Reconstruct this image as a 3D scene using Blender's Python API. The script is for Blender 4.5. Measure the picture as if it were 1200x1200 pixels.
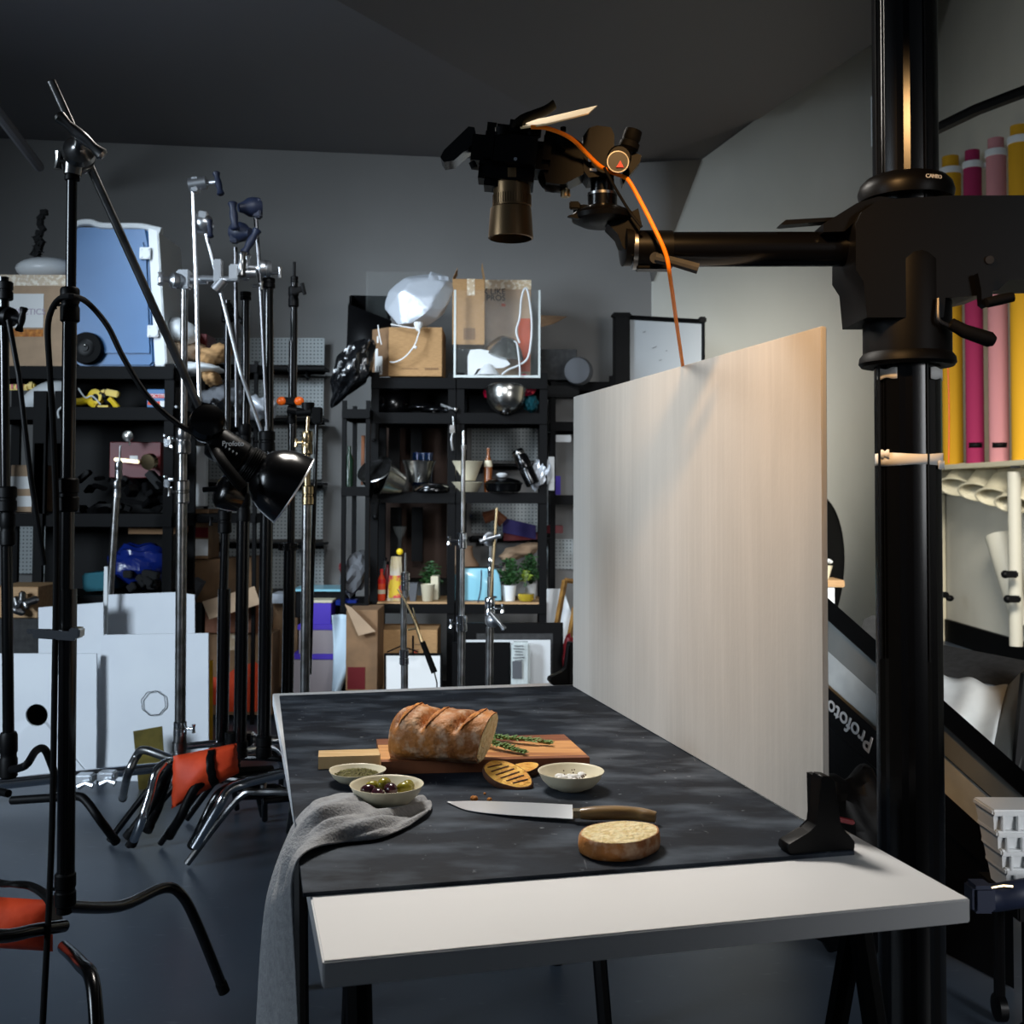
import bpy, bmesh, math, random
from mathutils import Vector, Matrix, Euler
random.seed(7)
V = Vector; PI = math.pi
for o in list(bpy.data.objects): bpy.data.objects.remove(o)
SC = bpy.context.scene; COL = SC.collection

# ------------------------------------------------------------------ camera
F, PITCH, ROLL, CY, CAMH = 1302.0, 0.034, 0.004, 534.0, 1.34
fw = V((0, math.cos(PITCH), math.sin(PITCH))); up0 = V((0, -math.sin(PITCH), math.cos(PITCH))); rt0 = V((1, 0, 0))
rt = rt0*math.cos(ROLL) + up0*math.sin(ROLL); up = up0*math.cos(ROLL) - rt0*math.sin(ROLL)
cd = bpy.data.cameras.new('camera'); cam = bpy.data.objects.new('camera', cd); COL.objects.link(cam)
cd.sensor_width = 36; cd.sensor_fit = 'HORIZONTAL'; cd.lens = F/1200*36; cd.shift_y = (CY-600)/1200
cd.clip_start = .05; cd.clip_end = 60
cam.matrix_world = Matrix(((rt.x, up.x, -fw.x, 0), (rt.y, up.y, -fw.y, 0), (rt.z, up.z, -fw.z, CAMH), (0, 0, 0, 1)))
cd.dof.use_dof = True; cd.dof.focus_distance = 2.3; cd.dof.aperture_fstop = 9.0
SC.camera = cam
CP = V((0, 0, CAMH))
def ray(px, py): return fw + rt*((px-600)/F) + up*((CY-py)/F)
def P(px, py, Y):
    d = ray(px, py); return CP + d*(Y/d.y)
def PZ(px, py, z):
    d = ray(px, py); return CP + d*((z-CAMH)/d.z)
def K(Y): return Y/F                     # metres per photo pixel at depth Y

# ------------------------------------------------------------------ world, lights, exposure
SC.view_settings.view_transform = 'Standard'; SC.view_settings.look = 'None'
SC.view_settings.gamma = 1; SC.view_settings.use_curve_mapping = False
SC.view_settings.exposure = 0.0
w = bpy.data.worlds.new('world'); SC.world = w; w.use_nodes = True
w.node_tree.nodes['Background'].inputs[0].default_value = (.55, .68, .85, 1)
w.node_tree.nodes['Background'].inputs[1].default_value = 0.06
def light(name, kind, loc, target, power, color, size=1.0, size_y=None, spot=None, blend=.5, spread=None):
    l = bpy.data.lights.new(name, kind); l.energy = power; l.color = color
    o = bpy.data.objects.new(name, l); COL.objects.link(o); o.location = loc
    o.rotation_euler = (V(target)-V(loc)).to_track_quat('-Z', 'Y').to_euler()
    if kind == 'AREA':
        l.shape = 'RECTANGLE'; l.size = size; l.size_y = size_y or size
    else: l.shadow_soft_size = size
    if spread: l.spread = spread
    if spot: l.spot_size = spot; l.spot_blend = blend
    return o
COOL = (.74, .87, 1.0); WARM = (1.0, .62, .28)
light('window_light', 'AREA', (-4.8, .6, 2.4), (-.3, 5.7, .6), 70, COOL, 1.5, 1.5, spread=1.35)
light('skylight', 'AREA', (-2.3, 4.0, 3.4), (-.1, 7.4, 1.2), 17, COOL, 1.0, .8, spread=1.05)
light('rear_window_light', 'AREA', (3.3, -1.5, 1.9), (2.0, 6, .0), 32, (.95, .97, 1.0), 1.6, 1.6, spread=1.05)
light('background_fill', 'AREA', (-.4, 2.7, 2.9), (.0, 6.7, .9), 7, (.9, .95, 1.0), .9, .5, spread=.95)  # added frontal fill for the shelving, not a lamp of the studio
light('right_window_light', 'AREA', (2.3, 4.4, 3.0), (3.1, 9.6, .2), 50, (1.0, .96, .86), 1.2, 1.0, spread=1.15)
light('warm_lamp_light', 'SPOT', (.15, 1.3, 2.3), (.42, 1.84, 1.80), 80, (1.0, .56, .22), .05, spot=1.05, blend=1)
light('table_lamp_light', 'AREA', (-.45, 2.8, 2.6), (.15, 1.7, .8), 12.5, (1.0, .94, .86), .5, .5, spread=1.6)

# ------------------------------------------------------------------ mesh builder
def frame(a):
    a = V(a).normalized(); h = V((0, 0, 1)) if abs(a.z) < .9 else V((1, 0, 0))
    x = h.cross(a).normalized(); return x, a.cross(x).normalized(), a
class MB:
    def __init__(s): s.b = bmesh.new()
    def raw(s, vs, fs):
        v = [s.b.verts.new(p) for p in vs]
        for f in fs:
            try: s.b.faces.new([v[i] for i in f])
            except ValueError: pass
        return s
    def box(s, c, d, R=None, bev=0):
        g = bmesh.ops.create_cube(s.b, size=1); vs = g['verts']
        for q in vs:
            p = V((q.co.x*d[0], q.co.y*d[1], q.co.z*d[2]))
            if R is not None: p = R @ p
            q.co = p + V(c)
        if bev:
            es = {e for q in vs for e in q.link_edges}
            bmesh.ops.bevel(s.b, geom=list(es), offset=bev, segments=2, affect='EDGES', clamp_overlap=True)
        return s
    def hexa(s, bot, top):   # eight corners
        return s.raw([*bot, *top], [(3, 2, 1, 0), (4, 5, 6, 7), (0, 1, 5, 4), (1, 2, 6, 5), (2, 3, 7, 6), (3, 0, 4, 7)])
    def lathe(s, prof, o, ax, n=20, cap=True, sx=1, sy=1, xd=None):
        x, y, a = frame(ax); o = V(o)
        if xd is not None:
            x = V(xd).normalized(); y = a.cross(x)
        rings = []
        for r, t in prof:
            if r < 1e-6: rings.append([s.b.verts.new(o+a*t)])
            else: rings.append([s.b.verts.new(o+a*t+(x*math.cos(2*PI*i/n)*sx+y*math.sin(2*PI*i/n)*sy)*r) for i in range(n)])
        for A, B in zip(rings, rings[1:]):
            for i in range(n):
                j = (i+1) % n
                q = [A[i % len(A)], A[j % len(A)], B[j % len(B)], B[i % len(B)]]
                u = []
                for k in q:
                    if k not in u: u.append(k)
                if len(u) > 2: s.b.faces.new(u)
        if cap:
            for R_, f in ((rings[0], 1), (rings[-1], 0)):
                if len(R_) > 2: s.b.faces.new(R_[::-1] if f else R_)
        return s
    def cyl(s, a, b, r, r2=None, n=16):
        a = V(a); b = V(b); return s.lathe([(r, 0), (r if r2 is None else r2, (b-a).length)], a, b-a, n)
    def tube(s, pts, r, n=10, smooth=0, cap=True, flat=1):
        pts = [V(p) for p in pts]
        if smooth: pts = catmull(pts, smooth)
        rs = r if isinstance(r, (list, tuple)) else None
        N = len(pts); rings = []; x = None
        for i, p in enumerate(pts):
            t = (pts[min(i+1, N-1)]-pts[max(i-1, 0)]).normalized()
            if x is None: x, y, _ = frame(t)
            else:
                x = (x - t*x.dot(t)).normalized(); y = t.cross(x)
            if rs:
                k = i/(N-1)*(len(rs)-1); k0 = min(int(k), len(rs)-2); rr = rs[k0]*(1-(k-k0))+rs[k0+1]*(k-k0)
            else: rr = r
            rings.append([s.b.verts.new(p+(x*math.cos(2*PI*j/n)*flat+y*math.sin(2*PI*j/n))*rr) for j in range(n)])
        for A, B in zip(rings, rings[1:]):
            for i in range(n): s.b.faces.new([A[i], A[(i+1) % n], B[(i+1) % n], B[i]])
        if cap: s.b.faces.new(rings[0][::-1]); s.b.faces.new(rings[-1])
        return s
    def sphere(s, c, r, sc=(1, 1, 1), R=None, u=16, v=10, f=None):
        g = bmesh.ops.create_uvsphere(s.b, u_segments=u, v_segments=v, radius=1)
        for q in g['verts']:
            p = V((q.co.x*sc[0], q.co.y*sc[1], q.co.z*sc[2]))*r
            if f: p = p*f(q.co.normalized())
            if R is not None: p = R @ p
            q.co = p+V(c)
        return s
    def loft(s, rings, cap=True):
        R = [[s.b.verts.new(p) for p in r] for r in rings]; n = len(R[0])
        for A, B in zip(R, R[1:]):
            for i in range(n): s.b.faces.new([A[i], A[(i+1) % n], B[(i+1) % n], B[i]])
        if cap: s.b.faces.new(R[0][::-1]); s.b.faces.new(R[-1])
        return s
    def prism(s, pts, d):    # planar outline swept by vector d
        d = V(d); return s.loft([[V(p) for p in pts], [V(p)+d for p in pts]])
    def grid(s, f, nu, nv, wrap=False):
        g = [[s.b.verts.new(f(i/nu, j/nv)) for j in range(nv+1)] for i in range(nu+1)]
        for i in range(nu):
            for j in range(nv): s.b.faces.new([g[i][j], g[i+1][j], g[i+1][j+1], g[i][j+1]])
        return s
def catmull(pts, k):
    out = []; N = len(pts)
    for i in range(N-1):
        p0, p1, p2, p3 = pts[max(i-1, 0)], pts[i], pts[i+1], pts[min(i+2, N-1)]
        for j in range(k):
            t = j/k
            out.append(.5*((2*p1)+(p2-p0)*t+(2*p0-5*p1+4*p2-p3)*t*t+(3*p1-p0-3*p2+p3)*t**3))
    out.append(pts[-1]); return out
OFF = {}
def obj(name, m, mat, parent=None, sharp=.6, thick=0, label=None, sub=0):
    b = m.b; bmesh.ops.recalc_face_normals(b, faces=b.faces[:])
    for f in b.faces: f.smooth = True
    for e in b.edges:
        if len(e.link_faces) == 2 and e.calc_face_angle(0) > sharp: e.smooth = False
    if parent is not None: off = OFF[parent]
    else:
        xs = [v.co for v in b.verts]
        off = V(((min(p.x for p in xs)+max(p.x for p in xs))/2, (min(p.y for p in xs)+max(p.y for p in xs))/2, min(p.z for p in xs)))
    for v in b.verts: v.co -= off
    me = bpy.data.meshes.new(name); b.to_mesh(me); b.free()
    o = bpy.data.objects.new(name, me); COL.objects.link(o); me.materials.append(mat)
    if parent is None: o.location = off
    else: o.parent = parent
    OFF[o] = off
    if thick:
        md = o.modifiers.new('thickness', 'SOLIDIFY'); md.thickness = thick; md.offset = 0
    if sub:
        md = o.modifiers.new('smooth', 'SUBSURF'); md.levels = sub; md.render_levels = sub
    if label: o['label'] = label
    return o
def tag(o, label, cat, group=None):
    o['label'] = label; o['category'] = cat
    if group: o['group'] = group
    return o
def thing(name, label, cat, loc=(0, 0, 0), group=None):
    o = bpy.data.objects.new(name, None); COL.objects.link(o); o.location = loc; o.empty_display_size = .05
    OFF[o] = V(loc); return tag(o, label, cat, group)
def one(name, m, mat, label, cat, group=None, **k): return tag(obj(name, m, mat, **k), label, cat, group)
def struct(name, m, mat, **k):
    o = obj(name, m, mat, **k); o['kind'] = 'structure'; return o
def text(name, s, mat, parent, loc, xdir, ydir, size, depth=.0008, align='CENTER', bold=False):
    c = bpy.data.curves.new(name, 'FONT'); c.body = s; c.size = size; c.extrude = depth; c.align_x = align; c.align_y = 'CENTER'
    if bold: c.offset = size*.012
    t = bpy.data.objects.new(name, c); COL.objects.link(t); bpy.context.view_layer.update()
    me = bpy.data.meshes.new_from_object(t.evaluated_get(bpy.context.evaluated_depsgraph_get()))
    bpy.data.objects.remove(t); x = V(xdir).normalized(); y = V(ydir).normalized(); z = x.cross(y)
    me.transform(Matrix(((x.x, y.x, z.x, loc[0]), (x.y, y.y, z.y, loc[1]), (x.z, y.z, z.z, loc[2]), (0, 0, 0, 1))))
    off = OFF[parent]; me.transform(Matrix.Translation(-off)); me.materials.clear(); me.materials.append(mat)
    o = bpy.data.objects.new(name, me); COL.objects.link(o); o.parent = parent; OFF[o] = off; return o
RZ = lambda a: Matrix.Rotation(a, 3, 'Z')
RX = lambda a: Matrix.Rotation(a, 3, 'X')
RY = lambda a: Matrix.Rotation(a, 3, 'Y')

# ------------------------------------------------------------------ materials
def lin(c): return tuple(((x/255)/12.92 if x/255 <= .04045 else ((x/255+.055)/1.055)**2.4) for x in c)+(1,)
def mat(name, rgb, rough=.6, metal=0, rgb2=None, scale=8, stretch=(1, 1, 1), bump=0, bscale=60, detail=4, lo=.35, hi=.65,
        coat=0, trans=0, alpha=1, ior=1.45, sheen=0, emit=None, em=0, sss=0):
    m = bpy.data.materials.new(name); m.use_nodes = True; nt = m.node_tree; N = nt.nodes; L = nt.links
    bs = N['Principled BSDF']; bs.inputs['Roughness'].default_value = rough; bs.inputs['Metallic'].default_value = metal
    bs.inputs['Base Color'].default_value = lin(rgb); bs.inputs['IOR'].default_value = ior
    bs.inputs['Coat Weight'].default_value = coat; bs.inputs['Transmission Weight'].default_value = trans
    bs.inputs['Alpha'].default_value = alpha
    if sheen: bs.inputs['Sheen Weight'].default_value = sheen
    if sss:
        bs.inputs['Subsurface Weight'].default_value = sss; bs.inputs['Subsurface Radius'].default_value = (.01, .006, .004)
    if emit: bs.inputs['Emission Color'].default_value = lin(emit); bs.inputs['Emission Strength'].default_value = em
    tc = N.new('ShaderNodeTexCoord'); mp = N.new('ShaderNodeMapping'); mp.inputs['Scale'].default_value = stretch
    L.new(tc.outputs['Object'], mp.inputs['Vector'])
    if rgb2:
        n = N.new('ShaderNodeTexNoise'); n.inputs['Scale'].default_value = scale; n.inputs['Detail'].default_value = detail
        L.new(mp.outputs[0], n.inputs['Vector']); r = N.new('ShaderNodeValToRGB')
        r.color_ramp.elements[0].position = lo; r.color_ramp.elements[1].position = hi
        r.color_ramp.elements[0].color = lin(rgb); r.color_ramp.elements[1].color = lin(rgb2)
        L.new(n.outputs['Fac'], r.inputs['Fac']); L.new(r.outputs['Color'], bs.inputs['Base Color'])
    if bump:
        n2 = N.new('ShaderNodeTexNoise'); n2.inputs['Scale'].default_value = bscale; n2.inputs['Detail'].default_value = 3
        L.new(mp.outputs[0], n2.inputs['Vector']); bp = N.new('ShaderNodeBump'); bp.inputs['Strength'].default_value = bump
        bp.inputs['Distance'].default_value = .01
        L.new(n2.outputs['Fac'], bp.inputs['Height']); L.new(bp.outputs['Normal'], bs.inputs['Normal'])
    return m
def overlay(m, rgb, kind='noise', scale=8, stretch=(1, 1, 1), lo=.5, hi=.6, amt=1.0, detail=6):
    """mix one more procedural colour layer over the base colour"""
    nt = m.node_tree; N = nt.nodes; L = nt.links; bs = N['Principled BSDF']; inp = bs.inputs['Base Color']
    src = inp.links[0].from_socket if inp.links else None
    tc = N.new('ShaderNodeTexCoord'); mp = N.new('ShaderNodeMapping'); mp.inputs['Scale'].default_value = stretch
    L.new(tc.outputs['Object'], mp.inputs['Vector'])
    if kind == 'noise':
        n = N.new('ShaderNodeTexNoise'); n.inputs['Scale'].default_value = scale; n.inputs['Detail'].default_value = detail; so = n.outputs['Fac']
    elif kind == 'vor':
        n = N.new('ShaderNodeTexVoronoi'); n.inputs['Scale'].default_value = scale; n.inputs['Randomness'].default_value = 1; so = n.outputs['Distance']
    elif kind == 'dots':
        n = N.new('ShaderNodeTexVoronoi'); n.inputs['Scale'].default_value = scale; n.inputs['Randomness'].default_value = 0
        n.voronoi_dimensions = '2D'; so = n.outputs['Distance']
    elif kind == 'wave':
        n = N.new('ShaderNodeTexWave'); n.inputs['Scale'].default_value = scale; n.inputs['Distortion'].default_value = 3; n.inputs['Detail'].default_value = 3; so = n.outputs['Fac']
    L.new(mp.outputs[0], n.inputs['Vector'])
    r = N.new('ShaderNodeMapRange'); r.inputs['From Min'].default_value = lo; r.inputs['From Max'].default_value = hi
    r.inputs['To Max'].default_value = amt; L.new(so, r.inputs['Value'])
    mx = N.new('ShaderNodeMix'); mx.data_type = 'RGBA'
    L.new(r.outputs[0], mx.inputs[0])
    if src: L.new(src, mx.inputs[6])
    else: mx.inputs[6].default_value = inp.default_value
    mx.inputs[7].default_value = lin(rgb); L.new(mx.outputs[2], inp); return m
m_wall = mat('wall_paint', (131, 130, 128), .9, rgb2=(125, 124, 122), scale=1.2, bump=.02)
m_wall2 = mat('side_wall_paint', (196, 196, 188), .9, rgb2=(190, 190, 182), scale=1, bump=.02)
m_wall3 = mat('right_wall_paint', (205, 200, 186), .85, rgb2=(198, 193, 180), scale=1.5)
m_ceil = mat('ceiling_paint', (138, 138, 143), .95)
m_floor = mat('grey_epoxy_floor', (66, 75, 86), .38, rgb2=(56, 64, 74), scale=1.5, bump=.03, bscale=8)
overlay(m_floor, (98, 106, 114), 'noise', 16, (1, 3, 1), .66, .74, .5)
m_black = mat('black_paint', (5, 5, 6), .5, bump=.02)
m_blackg = mat('gloss_black_paint', (5, 5, 6), .2)
m_rackm = mat('rack_black_steel', (5, 5, 6), .62)
m_rub = mat('black_rubber', (11, 11, 12), .7, bump=.1)
m_plas = mat('black_plastic', (7, 7, 8), .38)
m_chrome = mat('chrome', (205, 208, 212), .14, 1, bump=.01)
m_chromed = mat('worn_chrome', (165, 165, 166), .28, 1, rgb2=(120, 118, 114), scale=20)
m_alu = mat('cast_aluminium', (205, 208, 212), .34, .95, bump=.03)
m_white_rod = mat('bare_aluminium_rod', (225, 228, 232), .3, .8)
m_brass = mat('warm_nickel', (190, 168, 130), .25, 1)
m_card = mat('cardboard', (176, 137, 92), .85, rgb2=(160, 123, 82), scale=30, stretch=(1, 1, 8), bump=.03)
m_cardd = mat('brown_cardboard', (138, 106, 76), .88, rgb2=(122, 94, 68), scale=10)
m_cardp = mat('pale_cardboard', (180, 152, 124), .85, rgb2=(168, 142, 116), scale=12)
m_tape = mat('clear_packing_tape', (196, 172, 140), .18, rgb2=(226, 214, 190), scale=40, coat=.6, lo=.5, hi=.6)
m_white = mat('white_foam_board', (222, 226, 230), .7, rgb2=(214, 218, 224), scale=3)
overlay(m_white, (205, 190, 160), 'noise', 5, (1, 1, 1), .72, .8, .5)
m_wpap = mat('white_paper', (228, 228, 226), .8)
m_wplas = mat('white_plastic', (214, 217, 218), .35)
m_silver = mat('silver_foil_fabric', (208, 214, 222), .36, .35, bump=.35, bscale=12)
m_bag = mat('black_bin_bag', (12, 13, 15), .22, bump=.35, bscale=22, coat=.3)
m_steel = mat('brushed_steel', (200, 198, 192), .26, 1, rgb2=(180, 178, 172), scale=12)
m_cream = mat('cream_enamel', (205, 196, 170), .4)
m_blue = mat('blue_cooler_plastic', (50, 104, 156), .4, rgb2=(44, 96, 146), scale=2)
m_purple = mat('purple_card', (72, 48, 170), .6)
m_red = mat('red_plastic', (100, 16, 22), .45)
m_redfoil = mat('red_foil', (190, 24, 62), .2, .5, bump=.5, bscale=30)
m_yel = mat('yellow_plastic', (232, 196, 34), .4)
m_org = mat('orange_nylon', (222, 72, 28), .62, rgb2=(206, 60, 22), scale=14, bump=.15, bscale=40)
m_orgc = mat('orange_cable', (255, 136, 10), .4)
m_orgp = mat('orange_plastic', (240, 100, 14), .35)
m_glass = mat('clear_glass', (235, 240, 240), .03, trans=1, ior=1.45)
m_acr = mat('clear_acrylic', (228, 238, 236), .06, trans=.0, alpha=.02)
m_bglass = mat('blue_glass', (40, 90, 150), .05, trans=.9)
m_wood = mat('pale_wood', (186, 150, 108), .6, rgb2=(165, 128, 88), scale=6, stretch=(1, 12, 12))
m_ltblue = mat('light_blue_enamel', (132, 190, 206), .3, coat=.4)
m_green = mat('leaf_green', (44, 84, 36), .6, rgb2=(28, 60, 26), scale=30)
m_oil = mat('yellow_oil', (214, 186, 30), .08, trans=.6)
m_peg = mat('pegboard_metal', (168, 174, 174), .6)
overlay(m_peg, (86, 92, 94), 'dots', 42, (1, 1, 1), .24, .19, 1.0)
m_gold = mat('gilt_wood', (150, 110, 56), .45, rgb2=(110, 76, 36), scale=20)
m_bluebag = mat('blue_plastic_bag', (16, 34, 104), .25, bump=.5, bscale=16)
m_grey = mat('grey_fabric', (88, 90, 94), .85)
m_teal = mat('teal_cloth', (20, 96, 110), .7)
m_pink = mat('pink_seamless_paper', (192, 130, 134), .8)
m_mag = mat('magenta_seamless_paper', (152, 32, 80), .8)
m_ypap = mat('yellow_seamless_paper', (200, 148, 16), .8)
m_gpap = mat('green_seamless_paper', (60, 120, 96), .8)
m_cloth = mat('grey_linen', (158, 160, 163), .95, rgb2=(140, 142, 146), scale=90, bump=.35, bscale=240, sheen=.2)
m_tabw = mat('white_laminate', (232, 232, 232), .42)
m_dkbrd = mat('dark_slate_backdrop', (32, 39, 49), .64, rgb2=(23, 27, 34), scale=7, bump=.05, bscale=60)
overlay(m_dkbrd, (98, 108, 120), 'noise', 6, (1, 2.2, 1), .47, .70, .52, 10)
overlay(m_dkbrd, (150, 156, 162), 'noise', 70, (1, 1, 1), .70, .78, .6, 3)
overlay(m_dkbrd, (150, 154, 160), 'noise', 9, (14, 1.2, 1), .70, .76, .35, 8)
m_panel = mat('washed_plaster_panel', (189, 186, 180), .72, rgb2=(181, 178, 172), scale=4, stretch=(2, 2, .6), bump=.04, bscale=90)
overlay(m_panel, (206, 202, 195), 'noise', 70, (1, 1, .03), .45, .7, .28)
m_bowl = mat('cream_stoneware', (216, 208, 182), .35, rgb2=(206, 198, 172), scale=12)
m_crumb = mat('bread_crumb', (236, 220, 176), .9, rgb2=(216, 192, 138), scale=90, bump=.7, bscale=140, lo=.4, hi=.62, sss=.1)
m_crust = mat('bread_crust', (184, 118, 54), .6, rgb2=(116, 66, 30), scale=13, bump=.5, bscale=60, lo=.35, hi=.7)
overlay(m_crust, (226, 206, 178), 'noise', 44, (1, 1, 1), .46, .70, .50, 12)
m_score = mat('baked_score_crust', (214, 140, 60), .7, rgb2=(160, 92, 36), scale=50, bump=.5, bscale=80)
m_toast = mat('toasted_bread', (236, 186, 84), .7, rgb2=(206, 136, 46), scale=50, bump=.8, bscale=80)
m_char = mat('charred_crust', (92, 52, 26), .75, rgb2=(58, 32, 18), scale=40, bump=.5)
m_acacia = mat('acacia_board_wood', (218, 164, 106), .45, rgb2=(192, 134, 80), scale=5, stretch=(1.2, 16, 1), bump=.03)
overlay(m_acacia, (140, 80, 48), 'noise', 3, (.7, 9, 1), .56, .62, .7, 3)
m_wdark = mat('walnut_strip', (140, 86, 56), .45, rgb2=(112, 66, 42), scale=6, stretch=(1.2, 16, 1))
m_wlight = mat('pale_acacia', (222, 190, 140), .45, rgb2=(206, 170, 118), scale=6, stretch=(1.5, 18, 1))
m_horn = mat('horn_handle', (146, 116, 72), .35, rgb2=(106, 80, 48), scale=14, stretch=(1, 8, 8), coat=.3)
m_blade = mat('blade_steel', (225, 230, 236), .30, .9)
m_herb = mat('dried_herbs', (104, 98, 58), .9, rgb2=(70, 66, 38), scale=200)
m_herb2 = mat('herb_flake', (128, 124, 76), .95)
m_olg = mat('green_olive', (142, 132, 44), .22, rgb2=(122, 112, 34), scale=30)
m_olp = mat('purple_olive', (44, 22, 34), .16, rgb2=(64, 30, 36), scale=30)
m_rose = mat('rosemary_green', (116, 146, 84), .6, rgb2=(84, 116, 60), scale=60)
m_txtw = mat('white_print', (205, 205, 205), .6)
m_txtk = mat('black_print', (36, 34, 34), .7)
m_txtr = mat('orange_print', (196, 84, 50), .7)
m_softw = mat('white_diffuser_fabric', (230, 236, 234), .8, rgb2=(192, 198, 198), scale=5, bump=.1, bscale=10)
m_softg = mat('grey_diffuser_fabric', (142, 146, 144), .85, rgb2=(126, 130, 128), scale=5, bump=.1, bscale=10)
m_mesh = mat('charcoal_fabric', (58, 58, 58), .9, rgb2=(44, 44, 44), scale=30)
m_dial = mat('dial_face', (30, 30, 32), .3)
m_redem = mat('red_pointer', (200, 30, 30), .4)
m_warmcard = mat('bounce_card', (238, 208, 158), .7)  # warm lamp glow put into the card's pale orange
m_lens = mat('warm_lit_lens_barrel', (122, 100, 72), .36, .75)  # bronze of the warm highlight put into the lens colour
m_dkch = mat('dark_chrome', (84, 84, 86), .34, 1)
m_wbs = mat('whiteboard_surface', (168, 174, 178), .4)
for q_ in (m_rackm, m_black, m_plas, m_rub, m_dkbrd):
    q_.node_tree.nodes['Principled BSDF'].inputs['Specular IOR Level'].default_value = .14
m_back = mat('shaded_brown_board', (58, 42, 34), .9)  # shade inside the shelves darkened into the brown
m_tube = mat('cream_tube_plastic', (186, 182, 168), .5)
m_dgreen = mat('dark_green_glass', (24, 44, 30), .2)
m_dpurp = mat('dark_purple_card', (42, 32, 92), .7)
m_amber = mat('amber_glass', (120, 66, 28), .2)
m_navy = mat('navy_plastic', (28, 36, 58), .5)
for n in m_peg.node_tree.nodes:
    if n.type == 'MAPPING': n.inputs['Rotation'].default_value = (PI/2, 0, 0)

# ================================================================== ROOM
def XY(px, Y, z): p = P(px, 578, Y); return V((p.x, Y, z))
B1 = V((.955, 7.6, 2.8)); C1 = P(790, 267, 7.8); D1 = P(820, 188, 8.05); E1 = P(885, 140, 8.64); G1 = P(740, 192, 7.6)
L1 = P(0, 160, 7.1); dl = (L1-G1)*.55
L1 = L1+dl
m = MB(); m.raw([(-8, L1.y, 0), (B1.x, B1.y, 0), B1, G1, L1, (-8, L1.y, L1.z)], [(0, 1, 2, 3, 4, 5)]); 
m.raw([(L1.x, L1.y, 0), (L1.x, L1.y+.01, 0), (L1.x, L1.y+.01, 1), (L1.x, L1.y, 1)], [(0, 1, 2, 3)])
m = MB(); t = .12
fr = [V((L1.x, L1.y, 0)), V((B1.x, B1.y, 0)), B1, G1, L1]
m.prism(fr, (0, t, 0)); struct('wall_back', m, m_wall, sharp=.3)
m = MB(); m.raw([B1, C1, D1, G1], [(0, 1, 2, 3)]); struct('trim_1', m, m_wall, thick=.04)          # splayed corner under the ceiling
W2 = V((4.02, 11.0, 0))
H2 = E1+(E1-D1)*3.2
m = MB(); far = 6.6
m.raw([(B1.x, B1.y, 0), W2, (W2.x, W2.y, far), (E1.x+.9, E1.y+.95, far), H2, E1, D1, C1, B1], [(0, 1, 2, 3, 4, 5, 6, 7, 8)])
struct('wall_far', m, m_wall2, thick=.03)
m = MB(); m.box((4.08, 4.6, 3.3), (.12, 13.4, 6.6)); struct('wall_right', m, m_wall3)
m = MB(); m.box((-6.1, 2.4, 2.2), (.12, 10.4, 4.4)); struct('wall_left', m, m_wall)
m = MB(); m.box((-1, 4, -.05), (10.4, 15, .1)); struct('floor', m, m_floor)
m = MB(); m.raw([L1+V((0, .2, 0)), G1+V((0, .02, .0)), D1, E1, H2, (H2.x+1.2, H2.y, far), (4.1, 8, far), (4.1, -3, 4.9), (-6.2, -3, 3.75), (-6.2, L1.y, L1.z)],
                  [(0, 1, 8, 9), (1, 2, 3, 8), (3, 4, 5, 8), (5, 6, 7, 8)])
struct('ceiling', m, m_ceil, thick=.03, sharp=.2)
m = MB(); m.tube([P(-40, 86, 5.6), P(2, 138, 5.9), P(46, 196, 6.6)], .03, 8); struct('trim_2', m, m_ceil)
m = MB(); m.box((4.005, 6.3, .10), (.03, 9.5, .20)); struct('baseboard_right', m, m_black)
m = MB(); m.cyl(P(1004, 124, 5.2), P(1004, 112, 5.2), .001, .001)
# pale bracket high on the far wall beside the copy stand column
m = MB(); m.box(P(1026, 142, 6.5), (.045, .03, .30)); m.box(P(1029, 150, 6.48), (.02, .04, .18), bev=.004)
one('wall_bracket', m, m_wplas, 'pale narrow fixture high up, half hidden by the black column top', 'bracket')
m = MB(); m.tube([P(1096, 152, 6.5), P(1146, 128, 6.1), P(1230, 96, 5.6)], .035, 8); one('hanging_rail', m, m_black, 'black rail under the ceiling above the rolls of coloured paper', 'rail')

# ================================================================== TABLE
ZT, ZB = .797, .803
th = .244; tu = V((math.cos(th), math.sin(th), 0)); tn = V((-math.sin(th), math.cos(th), 0)); to = V((-.217, 1.307, 0))
tab = thing('shooting_table', 'long white laminate table carrying the dark backdrop board and food', 'table', (to+tu*.43+tn*.88)*1.0)
TRY = Matrix((tu, tn, V((0, 0, 1)))).transposed()
m = MB(); m.box(to+tu*.431+tn*.884+V((0, 0, ZT-.016)), (.862, 1.768, .032), TRY, .002); obj('tabletop', m, m_tabw, tab)
for a in (.18, 1.55):
    m = MB()
    for sx in (.06, .80):
        for k in (-1, 1):
            m.tube([to+tu*sx+tn*a+V((0, 0, ZT-.07)), to+tu*sx+tn*(a+.22*k)+V((0, 0, .0))], .018, 8)
    m.box(to+tu*.43+tn*a+V((0, 0, ZT-.052)), (.78, .07, .04), TRY)
    obj('trestle', m, m_black, tab)
bh = .227; bu = V((math.cos(bh), math.sin(bh), 0)); bn = V((-math.sin(bh), math.cos(bh), 0)); bo = V((-.278, 1.511, 0))
m = MB(); BR_ = Matrix((bu, bn, V((0, 0, 1)))).transposed()
qb = [bo+V((0, 0, .8)), bo+bu*.818+V((0, 0, .8)), bo+bu*.807+bn*1.487+V((0, 0, .8)), bo+bn*1.487+V((0, 0, .8))]
m.hexa([p-V((0, 0, .003)) for p in qb], [p+V((0, 0, .003)) for p in qb])
one('dark_backdrop_board', m, m_dkbrd, 'large dark slate-effect board lying flat under the food', 'backdrop')

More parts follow.
